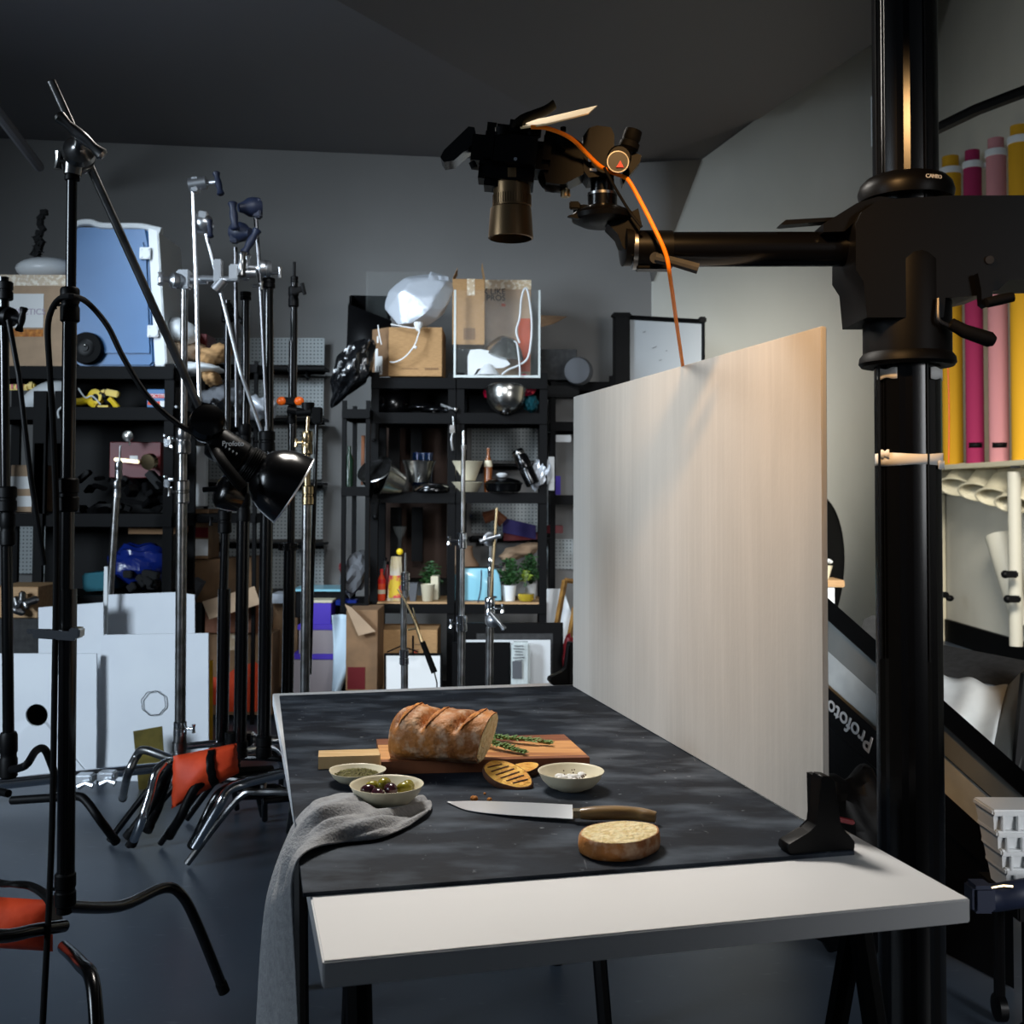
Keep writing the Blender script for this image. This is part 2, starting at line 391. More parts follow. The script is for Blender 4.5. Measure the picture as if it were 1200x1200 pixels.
# upright panel
pa = .241; pv = V((-math.sin(pa), math.cos(pa), 0)); pn = V((math.cos(pa), math.sin(pa), 0)); p0 = V((.172, 3.113, 0))
pe = p0-pv*1.367; PR = Matrix((pn, pv, V((0, 0, 1)))).transposed()
m = MB(); m.box((p0+pe)/2+pn*.005+V((0, 0, ZB+.001+.404)), (.010, 1.367, .808), PR, .0015)
one('upright_backdrop_panel', m, m_panel, 'tall pale washed panel standing upright along the right of the board', 'backdrop')
def foot(label, base, sgn=1):
    r = thing('panel_foot', label, 'bracket', base); B = V(base)
    out = [(-.050, 0), (.052, 0), (.054, .016), (.044, .028), (.034, .036), (.028, .044), (.021, .110), (.014, .117), (.000, .119), (-.003, .112), (-.010, .046), (-.022, .036), (-.058, .022), (-.060, .012)]
    m = MB(); m.prism([B+tu*x+V((0, 0, z)) for x, z in out], tn*.030)
    bmesh.ops.bevel(m.b, geom=m.b.edges[:], offset=.0015, segments=1, affect='EDGES'); obj('foot_body', m, m_plas, r)
    m = MB(); m.prism([B+tu*x+V((0, 0, z))+tn*.028 for x, z in [(.012, .02), (.024, .02), (.019, .108), (.010, .108)]], tn*.04); obj('clamp_jaw', m, m_plas, r); return r
foot('black plastic foot gripping the near end of the pale upright panel', PZ(965, 1003, ZT))
foot('black plastic foot gripping the far end of the pale upright panel', PZ(672, 805, ZB)+tn*.03+V((0, 0, .0005)))

# ================================================================== FOOD
T = lambda px, py, z=ZB: PZ(px, py, z)
# cutting board
zc = ZB+.024
cb = thing('cutting_board', 'wooden cutting board with square handle under the loaf', 'cutting board', T(560, 895))
BL, FL, FR, BRr = T(441, 866, zc), T(447, 893, zc), T(691, 887.5, zc), T(661, 860.5, zc)
def slab(m, q, h): m.hexa([p-V((0, 0, h)) for p in q], q); return m
k1 = lambda t: FL.lerp(BL, t); k2 = lambda t: FR.lerp(BRr, t)
for a, b, mt in ((0, .10, m_wdark), (.10, .38, m_acacia), (.38, .72, m_acacia), (.72, 1, m_wdark)):
    m = MB(); slab(m, [k1(a), k2(a), k2(b), k1(b)], .0235); obj('plank', m, mt, cb)
m = MB(); slab(m, [T(373, 887, zc), T(446, 885, zc), T(443, 877.5, zc), T(373.5, 879.5, zc)], .0235); obj('handle', m, m_wlight, cb)
# loaf
A = T(457, 893, zc)+V((-.004, .040, 0)); ax = V((.965, -.23, 0)).normalized(); side = V((.23, .965, 0)).normalized()
Ll = .192; WW = .062; HH = .104
lf = thing('bread_loaf', 'half loaf of floury brown bread, cut end facing right, on the wooden board', 'bread', A+ax*Ll*.5)
def lsec(u, n=28, gro=True):
    c = A+ax*(u*Ll); e = min(1, math.sqrt(max(0, 1-(1-min(u/.30, 1))**2.3)))
    e = max(e, .02); wd = WW*(.35+.65*e) if u > .001 else WW*.3
    wd = WW*e*(1.0-.04*math.cos(u*6)); ht = HH*(.28+.72*e**.9)*(1+.02*math.sin(u*9))-.010*u; r = []
    for i in range(n):
        a = 2*PI*i/n; ca, sa = math.cos(a), math.sin(a)
        x = wd*(abs(ca)**.85)*(1 if ca > 0 else -1); z = ht*(.5+.5*(abs(sa)**.9)*(1 if sa > 0 else -1))
        z = ht*.5+(z-ht*.5)
        if z < .012: x *= .80
        g = 0
        if sa > .25:
            for u0 in (.22, .50, .83):
                d = (u-u0-ca*.10)/.040
                g += math.exp(-d*d)*.014*min(1, (sa-.25)*2.2)
                d2 = (u-u0-ca*.10-.06)/.025
                g -= math.exp(-d2*d2)*.004*min(1, (sa-.25)*2)
        nn = 1-g/.08 if gro else 1
        zz = max(.0006, z*nn if sa > 0 else z); r.append(c+side*x*nn+ax*(max(0, u-.6)*2.5*(zz-.04)*.28)+V((0, 0, zz)))
    return r
us = [0]+[.002+.998*(i/48)**1.25 for i in range(1, 49)]
m = MB(); m.loft([lsec(u) for u in us]); obj('crust', m, m_crust, lf, sharp=1.2)
last = lsec(1.0); cen = sum(last, V())/len(last)
m = MB(); m.loft([[p.lerp(cen, .055)+ax*.0004 for p in last], [p.lerp(cen, .07)+ax*.0022 for p in last], [p.lerp(cen, .5)+ax*.0025 for p in last]]); obj('cut_face', m, m_crumb, lf)
for u0 in (.22, .50, .83):
    def gp(i, j, u0=u0):
        a = PI*(.40+.46*i) ; ca, sa = math.cos(a), math.sin(a); wdt = .030*math.sin(PI*min(max(i, .03), .97))
        u = u0+.055+ca*.10+(j-.5)*wdt*3.0
        ring = lsec(min(.995, u), 28)
        f = a/(2*PI)*28; k = int(f); q = ring[k % 28].lerp(ring[(k+1) % 28], f-k)
        return q+(q-(A+ax*(u*Ll)+V((0, 0, .045)))).normalized()*.0018
    m = MB(); m.grid(gp, 14, 4); obj('scored_slash', m, m_score, lf, sharp=1.4)
# bread slice
def slice_bread(name, label, c, rx, ry, h, rz, tilt=None, top=m_crumb, rim=m_crust, n=30, egg=.12):
    o = thing(name, label, 'bread', c); R = RZ(rz)
    if tilt is not None: R = tilt @ R
    def ring(k, z, wob=0):
        r = []
        for i in range(n):
            a = 2*PI*i/n; w_ = 1+egg*math.cos(a)*math.sin(a)+.025*math.sin(3*a+1)+.012*math.sin(7*a)
            r.append(V(c)+R @ V((rx*k*w_*math.cos(a), ry*k*w_*math.sin(a), z)))
        return r
    m = MB(); m.loft([ring(.93, 0), ring(.985, h*.08), ring(1.01, h*.4), ring(1.0, h*.8), ring(.965, h*.99), ring(.93, h*.97)]); obj('crust', m, rim, o, sharp=1.3)
    m = MB(); m.loft([ring(.935, h*.9), ring(.93, h*1.0), ring(.6, h*1.015), ring(.2, h*1.02)]); obj('crumb', m, top, o, sharp=1.3)
    return o
cS = T(727, 999); slice_bread('bread_slice', 'thick slice of white bread with brown crust lying beside the knife handle', cS+V((0, .01, .001)), .067, .054, .027, .42)
t1 = T(597, 917)
slice_bread('toasted_slice', 'grilled toast slice with char marks leaning in front of another', t1+V((-.004, -.012, .008)), .052, .032, .014, -.72, RX(.42) @ RY(.05), m_toast, m_char)
slice_bread('toasted_slice', 'small grilled toast slice behind the front one, by the cutting board', T(606, 911)+V((.012, .016, .001)), .034, .022, .015, .5, RX(.16), m_toast, m_char)
for o in [q for q in COL.objects if q.name.startswith('toasted_slice')][:1]:
    R = RX(.42) @ RY(.05) @ RZ(-.72)
    for k in range(6):
        x = -.032+k*.0125; hw = .019*math.sqrt(max(.05, 1-(x/.045)**2))
        m = MB(); m.tube([OFF[o]+R @ V((x-.006, -hw, .0142)), OFF[o]+R @ V((x, 0, .0146)), OFF[o]+R @ V((x+.006, hw, .0142))], .0011, 6, flat=1.8); obj('char_stripe', m, m_char, o)
for i, (px, py, s, lb) in enumerate([(555.5, 939, .0062, 'largest walnut crumb left of the knife spine'), (573.5, 939, .0042, 'small walnut crumb just right of the largest one'), (568, 931, .0022, 'tiniest nut crumb above the knife blade')]):
    m = MB(); m.sphere(T(px, py)+V((0, 0, s*.75)), s, (1.1, .9, .8), f=lambda q: 1+.15*math.sin(9*q.x+4*q.z), u=12, v=8); one('nut_crumb', m, m_score, lb, 'crumb')
# rosemary
def sprig(label, pts, n):
    pts = catmull(pts, 8); r = thing('rosemary_sprig', label, 'rosemary', pts[0])
    m = MB(); m.tube(pts, .0014, 6); obj('stem', m, m_horn, r); m = MB()
    for i in range(n):
        t = i/n; p = pts[min(len(pts)-2, int(t*(len(pts)-1)))]; d = (pts[min(len(pts)-1, int(t*(len(pts)-1))+1)]-p).normalized()
        a = random.uniform(0, 2*PI); x, y, _ = frame(d); o_ = x*math.cos(a)+y*math.sin(a); o_.z = abs(o_.z)*.8
        ln = random.uniform(.014, .022)*(1-.3*t); e = p+(d*.8+o_*.75).normalized()*ln
        if e.z < pts[0].z-.004: e.z = pts[0].z-.003
        m.tube([p, (p+e)/2+V((0, 0, .001)), e], [.0009, .0019, .0005], 4, flat=1.6)
    o = obj('needles', m, m_rose, r); o['kind'] = 'stuff'
z1 = zc+.006
sprig('long rosemary sprig running right across the cutting board', [T(560, 862, z1), T(590, 866, z1), T(618, 868, z1+.002), T(645, 872, z1-.002)], 110)
sprig('short rosemary sprig pointing towards the white bowl', [T(562, 866, z1+.003), T(582, 873, z1+.003), T(600, 879, z1-.001), T(615, 883, z1-.003)], 90)
# bowls
def bowl(label, c, r, h, rb, wob=0, n=40, name='stoneware_bowl'):
    o = thing(name, label, 'bowl', c); m = MB()
    prof = [(rb*.9, 0), (rb, .002), (rb+(r-rb)*.42, h*.22), (rb+(r-rb)*.76, h*.55), (r*.975, h*.92), (r, h), (r*.975, h*1.0), (r*.94, h*.92), (rb+(r-rb)*.66, h*.55), (rb+(r-rb)*.3, h*.27), (rb*.7, h*.17), (0, h*.15)]
    m.lathe(prof, c, (0, 0, 1), n, cap=True)
    if wob:
        for v in m.b.verts:
            d = v.co-V(c); a = math.atan2(d.y, d.x); k = (d.z/h); q = 1+wob*k*(math.sin(3*a)+.6*math.sin(5*a+1)); v.co.x = c.x+d.x*q; v.co.y = c.y+d.y*q; v.co.z += wob*.12*r*k*math.sin(4*a)
    obj('bowl_body', m, m_bowl, o, sharp=1.0); return o
c1 = T(669, 925); w1 = bowl('cream bowl of crumbled garlic and seeds, right of the toast', c1, .0605, .034, .027)
m = MB()
for i in range(30):
    a = random.uniform(0, 6.28); q = random.uniform(0, .026); m.sphere(c1+V((q*math.cos(a), q*math.sin(a), .015+random.uniform(0, .010))), random.uniform(.005, .009), (1, .8, .7), RZ(a), 8, 6)
o = one('garlic_crumble', m, m_wpap, 'white garlic crumbles heaped in the cream bowl right of the toast', 'garlic'); o['kind'] = 'stuff'
m = MB()
for i in range(22):
    a = random.uniform(0, 6.28); q = random.uniform(.006, .034); m.sphere(c1+V((q*math.cos(a), q*math.sin(a), .018+q*.30)), .0016, (1, 1, .8), None, 6, 4)
o = one('peppercorns', m, m_char, 'dark seeds scattered over the white garlic crumbles', 'seeds'); o['kind'] = 'stuff'
c2 = T(418, 917.5); bowl('small shallow cream dish of dried herbs beside the board handle', c2, .0525, .024, .022, .035)
m = MB()
def hp(i, j):
    a = 2*PI*j; q = .042*i; return c2+V((q*math.cos(a), q*math.sin(a), .0135+.009*(1-i*i)+.0015*math.sin(41*a*i)+.0012*math.sin(29*i+7*a)))
m.grid(hp, 10, 48); o = one('dried_herbs', m, m_herb, 'heap of dried green herbs in the small shallow dish', 'herbs', sharp=3); o['kind'] = 'stuff'
m = MB()
for i in range(260):
    a = random.uniform(0, 6.28); q = .040*math.sqrt(random.random()); m.box(c2+V((q*math.cos(a), q*math.sin(a), .0235-.008*(q/.042)**2)), (.0045, .0008, .0006), Euler((random.uniform(-.6, .6), random.uniform(-.6, .6), a)).to_matrix())
o = one('herb_flakes', m, m_herb2, 'loose green flakes on top of the dried herbs', 'herbs'); o['kind'] = 'stuff'
c3 = T(453, 950)+V((0, 0, .008)); bowl('cream bowl of olives standing on the grey napkin', c3, .0625, .037, .026)
for i, (dx, dy, dz, mt, lb) in enumerate([(-.030, -.006, .027, m_olp, 'dark purple olive at the left side of the olive bowl'), (-.006, .016, .033, m_olg, 'green olive topmost at the back of the olive bowl'),
        (.008, -.012, .031, m_olp, 'dark purple olive in the middle of the olive bowl'), (.030, .002, .029, m_olg, 'green olive at the right side of the olive bowl'),
        (.034, .020, .028, m_olg, 'green olive at the back right of the olive bowl'), (-.012, -.026, .026, m_olp, 'purple-brown olive at the front of the olive bowl'), (-.026, .018, .027, m_olg, 'green olive at the back left of the olive bowl')]):
    m = MB(); m.sphere(c3+V((dx, dy, dz)), .0115, (1.25, .95, .92), RZ(i*1.1), 16, 10); one('olive', m, mt, lb, 'olive', 'olives in the cream bowl')
# napkin
def cv(pts): return catmull([V(p) for p in pts], 16)
upn = cv([T(446, 930, ZB+.010), T(420, 931, ZB+.016), T(396, 930.5, ZB+.022), T(374, 940, ZB+.022), P(352, 958, 1.86), P(337, 985, 1.845), P(322, 1022, 1.83), P(312, 1062, 1.82), P(305, 1130, 1.80), P(300, 1215, 1.80)])
lon = cv([T(500, 953, ZB+.008), T(478, 968, ZB+.006), T(446, 982, ZB+.005), T(405, 987, ZB+.005), T(372, 992, ZB+.012), P(352, 1004, 1.625), P(342, 1030, 1.62), P(342, 1062, 1.61), P(346, 1130, 1.61), P(350, 1215, 1.61)])
mdn = cv([T(499, 938, ZB+.004), T(462, 955, ZB+.006), T(425, 950, ZB+.03), T(380, 955, ZB+.034), P(350, 975, 1.74), P(338, 1000, 1.725), P(330, 1035, 1.71), P(326, 1062, 1.70), P(325, 1130, 1.70), P(325, 1215, 1.70)])
def nap(u, v):
    k = u*(len(upn)-1); i = min(int(k), len(upn)-2); f = k-i
    a = upn[i].lerp(upn[i+1], f); b = mdn[i].lerp(mdn[i+1], f); c = lon[i].lerp(lon[i+1], f)
    p = a*(1-v)*(1-2*v)+b*4*v*(1-v)*.999+c*v*(2*v-1)
    hang = min(1, max(0, (u-.36)/.12)); env = math.sin(PI*v)**.5 if 0 < v < 1 else 0
    wob = math.sin(v*11+u*6+math.sin(u*9)*1.5)*.7+.3*math.sin(v*24-u*9+2*math.sin(u*13))
    amp = (.016+.005*math.sin(u*20))*(.5+.5*min(1, u*5))
    p = p+V((0, 0, 1))*(abs(wob)*amp*env*(1-hang)) + V((-1, .15, 0))*((math.sin(v*13+u*3)*.6+.4*math.sin(v*23+1))*.010*env*hang)
    if u < .36: p.z = max(p.z, ZB+.003)
    return p
m = MB(); m.grid(nap, 110, 60); o = one('linen_napkin', m, m_cloth, 'crumpled grey linen napkin hanging over the table edge from under the olives', 'napkin', thick=.0025, sharp=3, sub=0)
# knife
kn = thing('carving_knife', 'long narrow carving knife with horn handle lying across the dark board', 'knife', T(640, 952))
zk = ZB+.0105
sp = [T(671, 943, zk+.006), T(620, 940.5, zk), T(560, 938.5, zk-.003), T(535, 939, zk-.006), T(523.5, 939, ZB+.0035)]
eg = [T(671, 959.5, zk-.003), T(620, 956.5, zk-.004), T(575, 953, zk-.007), T(545, 948.5, zk-.008), T(523.5, 939.2, ZB+.003)]
S_ = catmull(sp, 6); E_ = catmull(eg, 6)
m = MB(); m.loft([[a, a-V((0, 0, .0022)), b-V((0, 0, .0008)), b] for a, b in zip(S_, E_)]); obj('blade', m, m_blade, kn)
m = MB(); m.loft([[c+V(( .0, dy*.9, dz)) for dy, dz in ((-.010, -.006), (.009, -.006), (.009, .006), (-.010, .006))] for c in (T(671, 953, zk+.004), T(675, 953, zk+.004), T(681, 953.2, zk+.004))]); obj('bolster', m, m_brass, kn)
hp_ = [T(680, 953.5, zk+.004), T(695, 953, zk+.005), T(720, 952.5, zk+.006), T(745, 953.5, zk+.005), T(760, 956, zk+.004), T(768.5, 957.5, zk+.003)]
m = MB(); m.tube(hp_, [.0085, .011, .0115, .0105, .010, .0085], 14, smooth=4, flat=1.15); obj('handle', m, m_horn, kn, sharp=1.2)
# ================================================================== COPY STAND AND OVERHEAD CAMERA
YC = 2.0; kc = K(YC)
cx = (P(1027, 600, YC)+P(1102, 600, YC))/2; hw_ = kc*37.5
cs = thing('copy_stand', 'massive black column stand with horizontal arm right of the table', 'camera stand', (cx.x, YC, 0))
def pl(px, py, Y=YC): return P(px, py, Y)
m = MB(); prof = []
for i in range(32):
    a = 2*PI*i/32; r = hw_*(1.0-.05*(abs(math.sin(4*a)) > .93)); prof.append(V((cx.x+r*math.cos(a), YC+r*math.sin(a), 0)))
ztop = P(1060, -60, YC).z+.7
m.loft([prof, [p+V((0, 0, ztop)) for p in prof]]); obj('column', m, m_blackg, cs, sharp=.3)
m = MB(); m.cyl((cx.x, YC, 0), (cx.x, YC, .05), .13, .10, 24)
for k in range(4):
    a = PI/4+k*PI/2; m.tube([(cx.x, YC, .06), (cx.x+.28*math.cos(a), YC+.28*math.sin(a), .03)], [.03, .022], 10)
obj('floor_base', m, m_black, cs)
for px in (1085.5, 1037):
    m = MB(); q = pl(px, 300, YC-hw_*.98); m.box((q.x, YC-hw_*math.cos(math.asin(min(.95, abs(q.x-cx.x)/hw_)))-.001, ztop/2+.5), (.003, .004, ztop-1.1)); obj('edge_strip', m, m_plas, cs)
# sleeve, head block, collar
def cz(py, Y=YC): return P(1065, py, Y).z
m = MB(); m.lathe([(kc*52, 0), (kc*55, .006), (kc*54, .016), (kc*50, .024), (kc*50, cz(300)-cz(430)-.02), (kc*46, cz(300)-cz(430))], (cx.x, YC, cz(430)), (0, 0, 1), 36); obj('sleeve', m, m_black, cs)
m = MB(); m.lathe([(kc*53, 0), (kc*55, cz(226)-cz(236)), (kc*52, cz(217)-cz(236)), (kc*46, cz(211)-cz(236)), (kc*38, cz(208)-cz(236))], (cx.x, YC, cz(236)), (0, 0, 1), 36); cap_ = obj('top_collar', m, m_plas, cs)
lz = cz(221.5); rr_ = kc*54.6
for i, ch in enumerate('CAMBO'):
    a = -PI/2+(.10+ i*.075); q = V((cx.x+rr_*math.cos(a), YC+rr_*math.sin(a), lz))
    text('lettering', ch, m_txtw, cap_, q, (-math.sin(a), math.cos(a), 0), (0, 0, 1), .0095, .0006, bold=True)
blk = [(1003, 262), (1010, 248), (1030, 234), (1114, 229), (1170, 229), (1260, 228), (1260, 326), (1182, 328), (1170, 340), (1140, 347), (1108, 349), (1106, 372), (1016, 372), (1012, 330), (1003, 316)]
m = MB(); m.prism([pl(x, y, YC-.072) for x, y in blk], (0, .144, 0)); obj('head_block', m, m_black, cs)
m = MB(); m.prism([pl(x, y, YC-.05) for x, y in [(965, 262), (975, 256), (1004, 238), (1030, 230), (1050, 232), (1012, 250), (990, 271), (965, 272)]], (0, .10, 0)); obj('brake_lever_housing', m, m_plas, cs)
m = MB(); m.prism([pl(x, y, YC-.02) for x, y in [(914, 263), (921, 257.5), (985, 254), (985, 258), (918, 263.5)]], (0, .03, 0)); obj('brake_lever', m, m_plas, cs)
# crank handle
m = MB(); m.tube([pl(1099.5, 350, YC-.08), pl(1099.5, 372, YC-.085), pl(1104, 378, YC-.085), pl(1116, 383, YC-.085)], .0035, 8, smooth=4); obj('crank_rod', m, m_chromed, cs)
m = MB(); m.tube([pl(1114, 379, YC-.085), pl(1130, 388, YC-.085), pl(1160, 398, YC-.085), pl(1165, 400, YC-.085)], [.010, .012, .0135, .009], 14); obj('crank_grip', m, m_rub, cs)
m = MB(); m.prism([pl(x, y, YC-.09) for x, y in [(1146, 320), (1168, 320), (1164, 340), (1162, 354), (1156, 360), (1151, 356), (1150, 340)]], (0, .02, 0)); obj('winder_arm', m, m_black, cs)
m = MB(); m.tube([pl(1156, 355, YC-.095), pl(1172, 351, YC-.095), pl(1187, 348, YC-.095)], [.0085, .0095, .0085], 12); obj('winder_grip', m, m_rub, cs)
m = MB(); m.cyl(pl(1160, 304.5, YC-.073), pl(1160, 304.5, YC-.078), .0075, .007, 16); obj('bolt_cap', m, m_chromed, cs)
# tapes on the column
def wrap(name, py0, py1, a0, a1, mat_, extra=.0015):
    m = MB()
    m.grid(lambda i, j: V((cx.x+(hw_+extra)*math.cos(a0+(a1-a0)*i), YC+(hw_+extra)*math.sin(a0+(a1-a0)*i), cz(py0+(py1-py0)*j-.0+2*math.sin(i*9)*(j-.5), YC-hw_))), 24, 2)
    obj(name, m, mat_, cs, thick=.0008)
wrap('tape', 531, 545, PI, 2*PI, m_wpap); wrap('tape', 527, 536, 1.12*PI, 1.22*PI, m_wpap, .003); wrap('tape', 540, 549, 1.7*PI, 1.88*PI, m_wpap, .0035)
wrap('tape', 430, 442, 1.06*PI, 1.30*PI, m_wpap); wrap('tape', 430, 443, 1.62*PI, 1.93*PI, m_wpap)
# arm
m = MB(); m.cyl(pl(1012, 292), pl(786, 292.5), kc*20.5, None, 28); obj('arm_tube', m, m_blackg, cs)
m = MB(); m.cyl(pl(787, 292.5), pl(745, 292.5), kc*22.5, None, 28); m.box(pl(765, 309), (kc*40, .03, kc*16), bev=.002); obj('arm_collar', m, m_plas, cs)
m = MB(); m.cyl(pl(746, 292), pl(741, 292), kc*24, None, 28); obj('arm_ring', m, m_chromed, cs)
m = MB(); m.lathe([(kc*15, 0), (kc*24, .003), (kc*24.5, .017), (kc*18, .020)], pl(741, 288), (-1, -.12, 0), 28); obj('end_disc', m, m_plas, cs)
m = MB(); m.cyl(pl(768, 302, YC-.028), pl(768, 302, YC-.052), .010, .010, 16); m.tube([pl(768, 302, YC-.048), pl(790, 307, YC-.050), pl(818, 315, YC-.052)], [.009, .0085, .0095], 10); obj('arm_clamp_lever', m, m_mesh, cs)
m = MB(); m.prism([pl(x, y, YC-.03) for x, y in [(712, 262), (748, 244), (752, 262), (742, 300), (730, 290), (724, 274)]], (0, .06, 0)); obj('bracket', m, m_plas, cs)

# geared head: stands on the bracket
gh = thing('geared_head', 'black geared tripod head with round knobs between arm and camera', 'tripod head', pl(706, 262))
m = MB(); m.lathe([(kc*26, 0), (kc*37, .008), (kc*38, .016), (kc*34, .022), (kc*18, .034)], pl(707, 264), (0, 0, 1), 36); obj('base_plate', m, m_plas, gh)
m = MB(); m.cyl(pl(706, 246), pl(706, 229), kc*17.5, None, 28); m.cyl(pl(706, 229), pl(706, 196), kc*14, None, 28); obj('pivot', m, m_blackg, gh)
m = MB(); m.cyl(pl(706, 230), pl(706, 227), kc*18, None, 28); obj('silver_ring', m, m_chromed, gh)
m = MB(); m.prism([pl(x, y, YC-.035) for x, y in [(684, 200), (683, 160), (690, 150), (700, 147), (716, 149), (720, 158), (719, 196), (712, 206), (690, 208)]], (0, .07, 0)); obj('head_body', m, m_plas, gh)
m = MB(); m.lathe([(kc*13, 0), (kc*14, .004), (kc*14, .03), (kc*12, .033)], pl(724, 190, YC-.02), (0, -1, 0), 28); dial = obj('tilt_dial', m, m_plas, gh)
m = MB(); m.lathe([(kc*12.6, 0), (kc*12.6, .0015)], pl(724, 190, YC-.053), (0, -1, 0), 28); m.lathe([(kc*12.8, 0), (kc*12.8, .003), (kc*11.6, .003), (kc*11.6, 0)], pl(724, 190, YC-.053), (0, -1, 0), 28, cap=False); obj('dial_rim', m, m_chromed, dial)
m = MB(); m.lathe([(kc*11.8, 0), (kc*11.8, .0012)], pl(724, 190, YC-.0545), (0, -1, 0), 28); obj('dial_face', m, m_dial, dial)
m = MB(); m.prism([pl(x, y, YC-.058) for x, y in [(727, 188), (731, 196), (722, 196)]], (0, .0015, 0)); obj('red_pointer', m, m_redem, dial)
for (x, y, x2, y2, r) in ((735, 178, 743, 152, 11), (672, 244, 690, 246, 6)):
    m = MB(); q, q2 = pl(x, y), pl(x2, y2); L_ = (q2-q).length
    m.lathe([(kc*r*.7, 0), (kc*r*1.1, L_*.15), (kc*r*1.1, L_*.4), (kc*r*.85, L_*.45), (kc*r, L_*.6), (kc*r*.95, L_*.95), (kc*r*.6, L_)], q, q2-q, 18); obj('knob', m, m_rub, gh)
m = MB(); m.prism([pl(x, y) for x, y in [(728, 206), (742, 178), (752, 182), (750, 190), (738, 205), (730, 216)]], (0, .03, 0)); obj('knob_arm', m, m_plas, gh)
m = MB(); m.prism([pl(x, y, YC-.03) for x, y in [(665, 253), (680, 248), (692, 249), (690, 256), (676, 256)]], (0, .012, 0)); m.box(pl(673, 241, YC-.02), (kc*12, .012, kc*9), bev=.002); obj('pan_lock', m, m_plas, gh)

# camera
cm = thing('overhead_camera', 'black stills camera pointing straight down over the food', 'camera', pl(600, 286))
m = MB(); R = RY(.10)
m.box(pl(604, 186), (kc*80, .12, kc*64), R, .024); m.box(pl(574, 180), (kc*42, .11, kc*62), R, .024); m.box(pl(640, 186), (kc*36, .09, kc*46), R, .020); m.box(pl(606, 156), (kc*34, .07, kc*22), R, .012); m.cyl(pl(626, 160, YC-.03), pl(627, 150, YC-.03), kc*8, None, 18); m.box(pl(578, 205), (kc*34, .07, kc*34), R, .012)
m.sphere(pl(650, 208), kc*20, (1, .8, .9)); obj('camera_body', m, m_plas, cm)
m = MB(); m.prism([pl(x, y, YC-.02) for x, y in [(516, 184), (520, 176), (549, 148), (556, 149), (558, 158), (556, 167), (532, 188), (520, 190)]], (0, .05, 0)); obj('flip_screen', m, m_blackg, cm)
m = MB(); m.cyl(pl(600, 214), pl(600, 203), kc*24, None, 28); m.cyl(pl(600, 229), pl(600, 212), kc*22, None, 30); m.cyl(pl(599.5, 247), pl(599.5, 243), kc*20.5, None, 28); lens = obj('lens', m, m_lens, cm)
m = MB()
L_ = pl(600, 228).z-pl(600, 243).z; m.lathe([(kc*22, 0), (kc*22.3, .001), (kc*22.3, L_)], pl(600, 243.5), (0, 0, 1), 32)
for i in range(48):
    a = 2*PI*i/48; m.box(pl(600, 235.5)+V((kc*22.5*math.cos(a), kc*22.5*math.sin(a), 0)), (.0015, .0022, L_*.8), RZ(a))
obj('focus_ring', m, m_lens, lens)
m = MB(); H_ = pl(600, 246).z-pl(600, 282).z
m.lathe([(kc*24.5, 0), (kc*26.5, .001), (kc*26.5, .004), (kc*25, H_*.7), (kc*24.2, H_*.97), (kc*21, H_), (kc*20, H_*.98), (kc*23, H_*.3), (kc*23, .001)], pl(598.5, 280), (0, 0, 1), 40, cap=False); obj('lens_hood', m, m_lens, lens)
m = MB(); m.lathe([(kc*20, 0), (kc*12, -.004), (0, -.006)], pl(598.5, 254), (0, 0, 1), 24, cap=False); obj('front_glass', m, m_blackg, lens)
m = MB(); m.cyl(pl(589, 160, YC-.05), pl(589, 150, YC-.05), kc*9, None, 20); obj('mode_dial', m, m_rub, cm)
m = MB(); m.cyl(pl(556, 197, YC-.03), pl(553, 190, YC-.03), kc*4, None, 10); obj('lock_lever', m, m_plas, cm)
m = MB(); m.box(pl(604, 186.5, YC-.062), (.006, .004, .006), bev=.001); obj('release_button', m, m_chrome, cm)
m = MB(); m.prism([pl(x, y, YC-.03) for x, y in [(640, 150), (668, 158), (686, 170), (692, 190), (684, 204), (660, 216), (640, 214), (634, 190)]], (0, .06, 0)); pl_ = obj('mounting_plate', m, m_plas, cm)
m = MB(); q = pl(662.5, 231); m.cyl(q, pl(662.5, 214), kc*2.5, None, 10); m.cyl(q, pl(662.5, 222), kc*5, None, 14)
for i in range(12):
    a = 2*PI*i/12; m.box(pl(662.5, 226.5)+V((kc*5.1*math.cos(a), kc*5.1*math.sin(a), 0)), (.0018, .0018, kc*8), RZ(a))
obj('thumb_screw', m, m_brass, pl_)
m = MB(); m.box(pl(657, 168, YC-.034), (.016, .01, .03), bev=.003); m.cyl(pl(660, 154), pl(660, 149), kc*3.5, None, 12); obj('plate_clamp', m, m_rub, pl_)
m = MB(); m.box(pl(691.5, 187, YC-.045), (.007, .006, .008), bev=.001); m.cyl(pl(691, 199, YC-.036), pl(699, 199, YC-.036), .003, None, 8); obj('level_bubble', m, m_wplas, pl_)
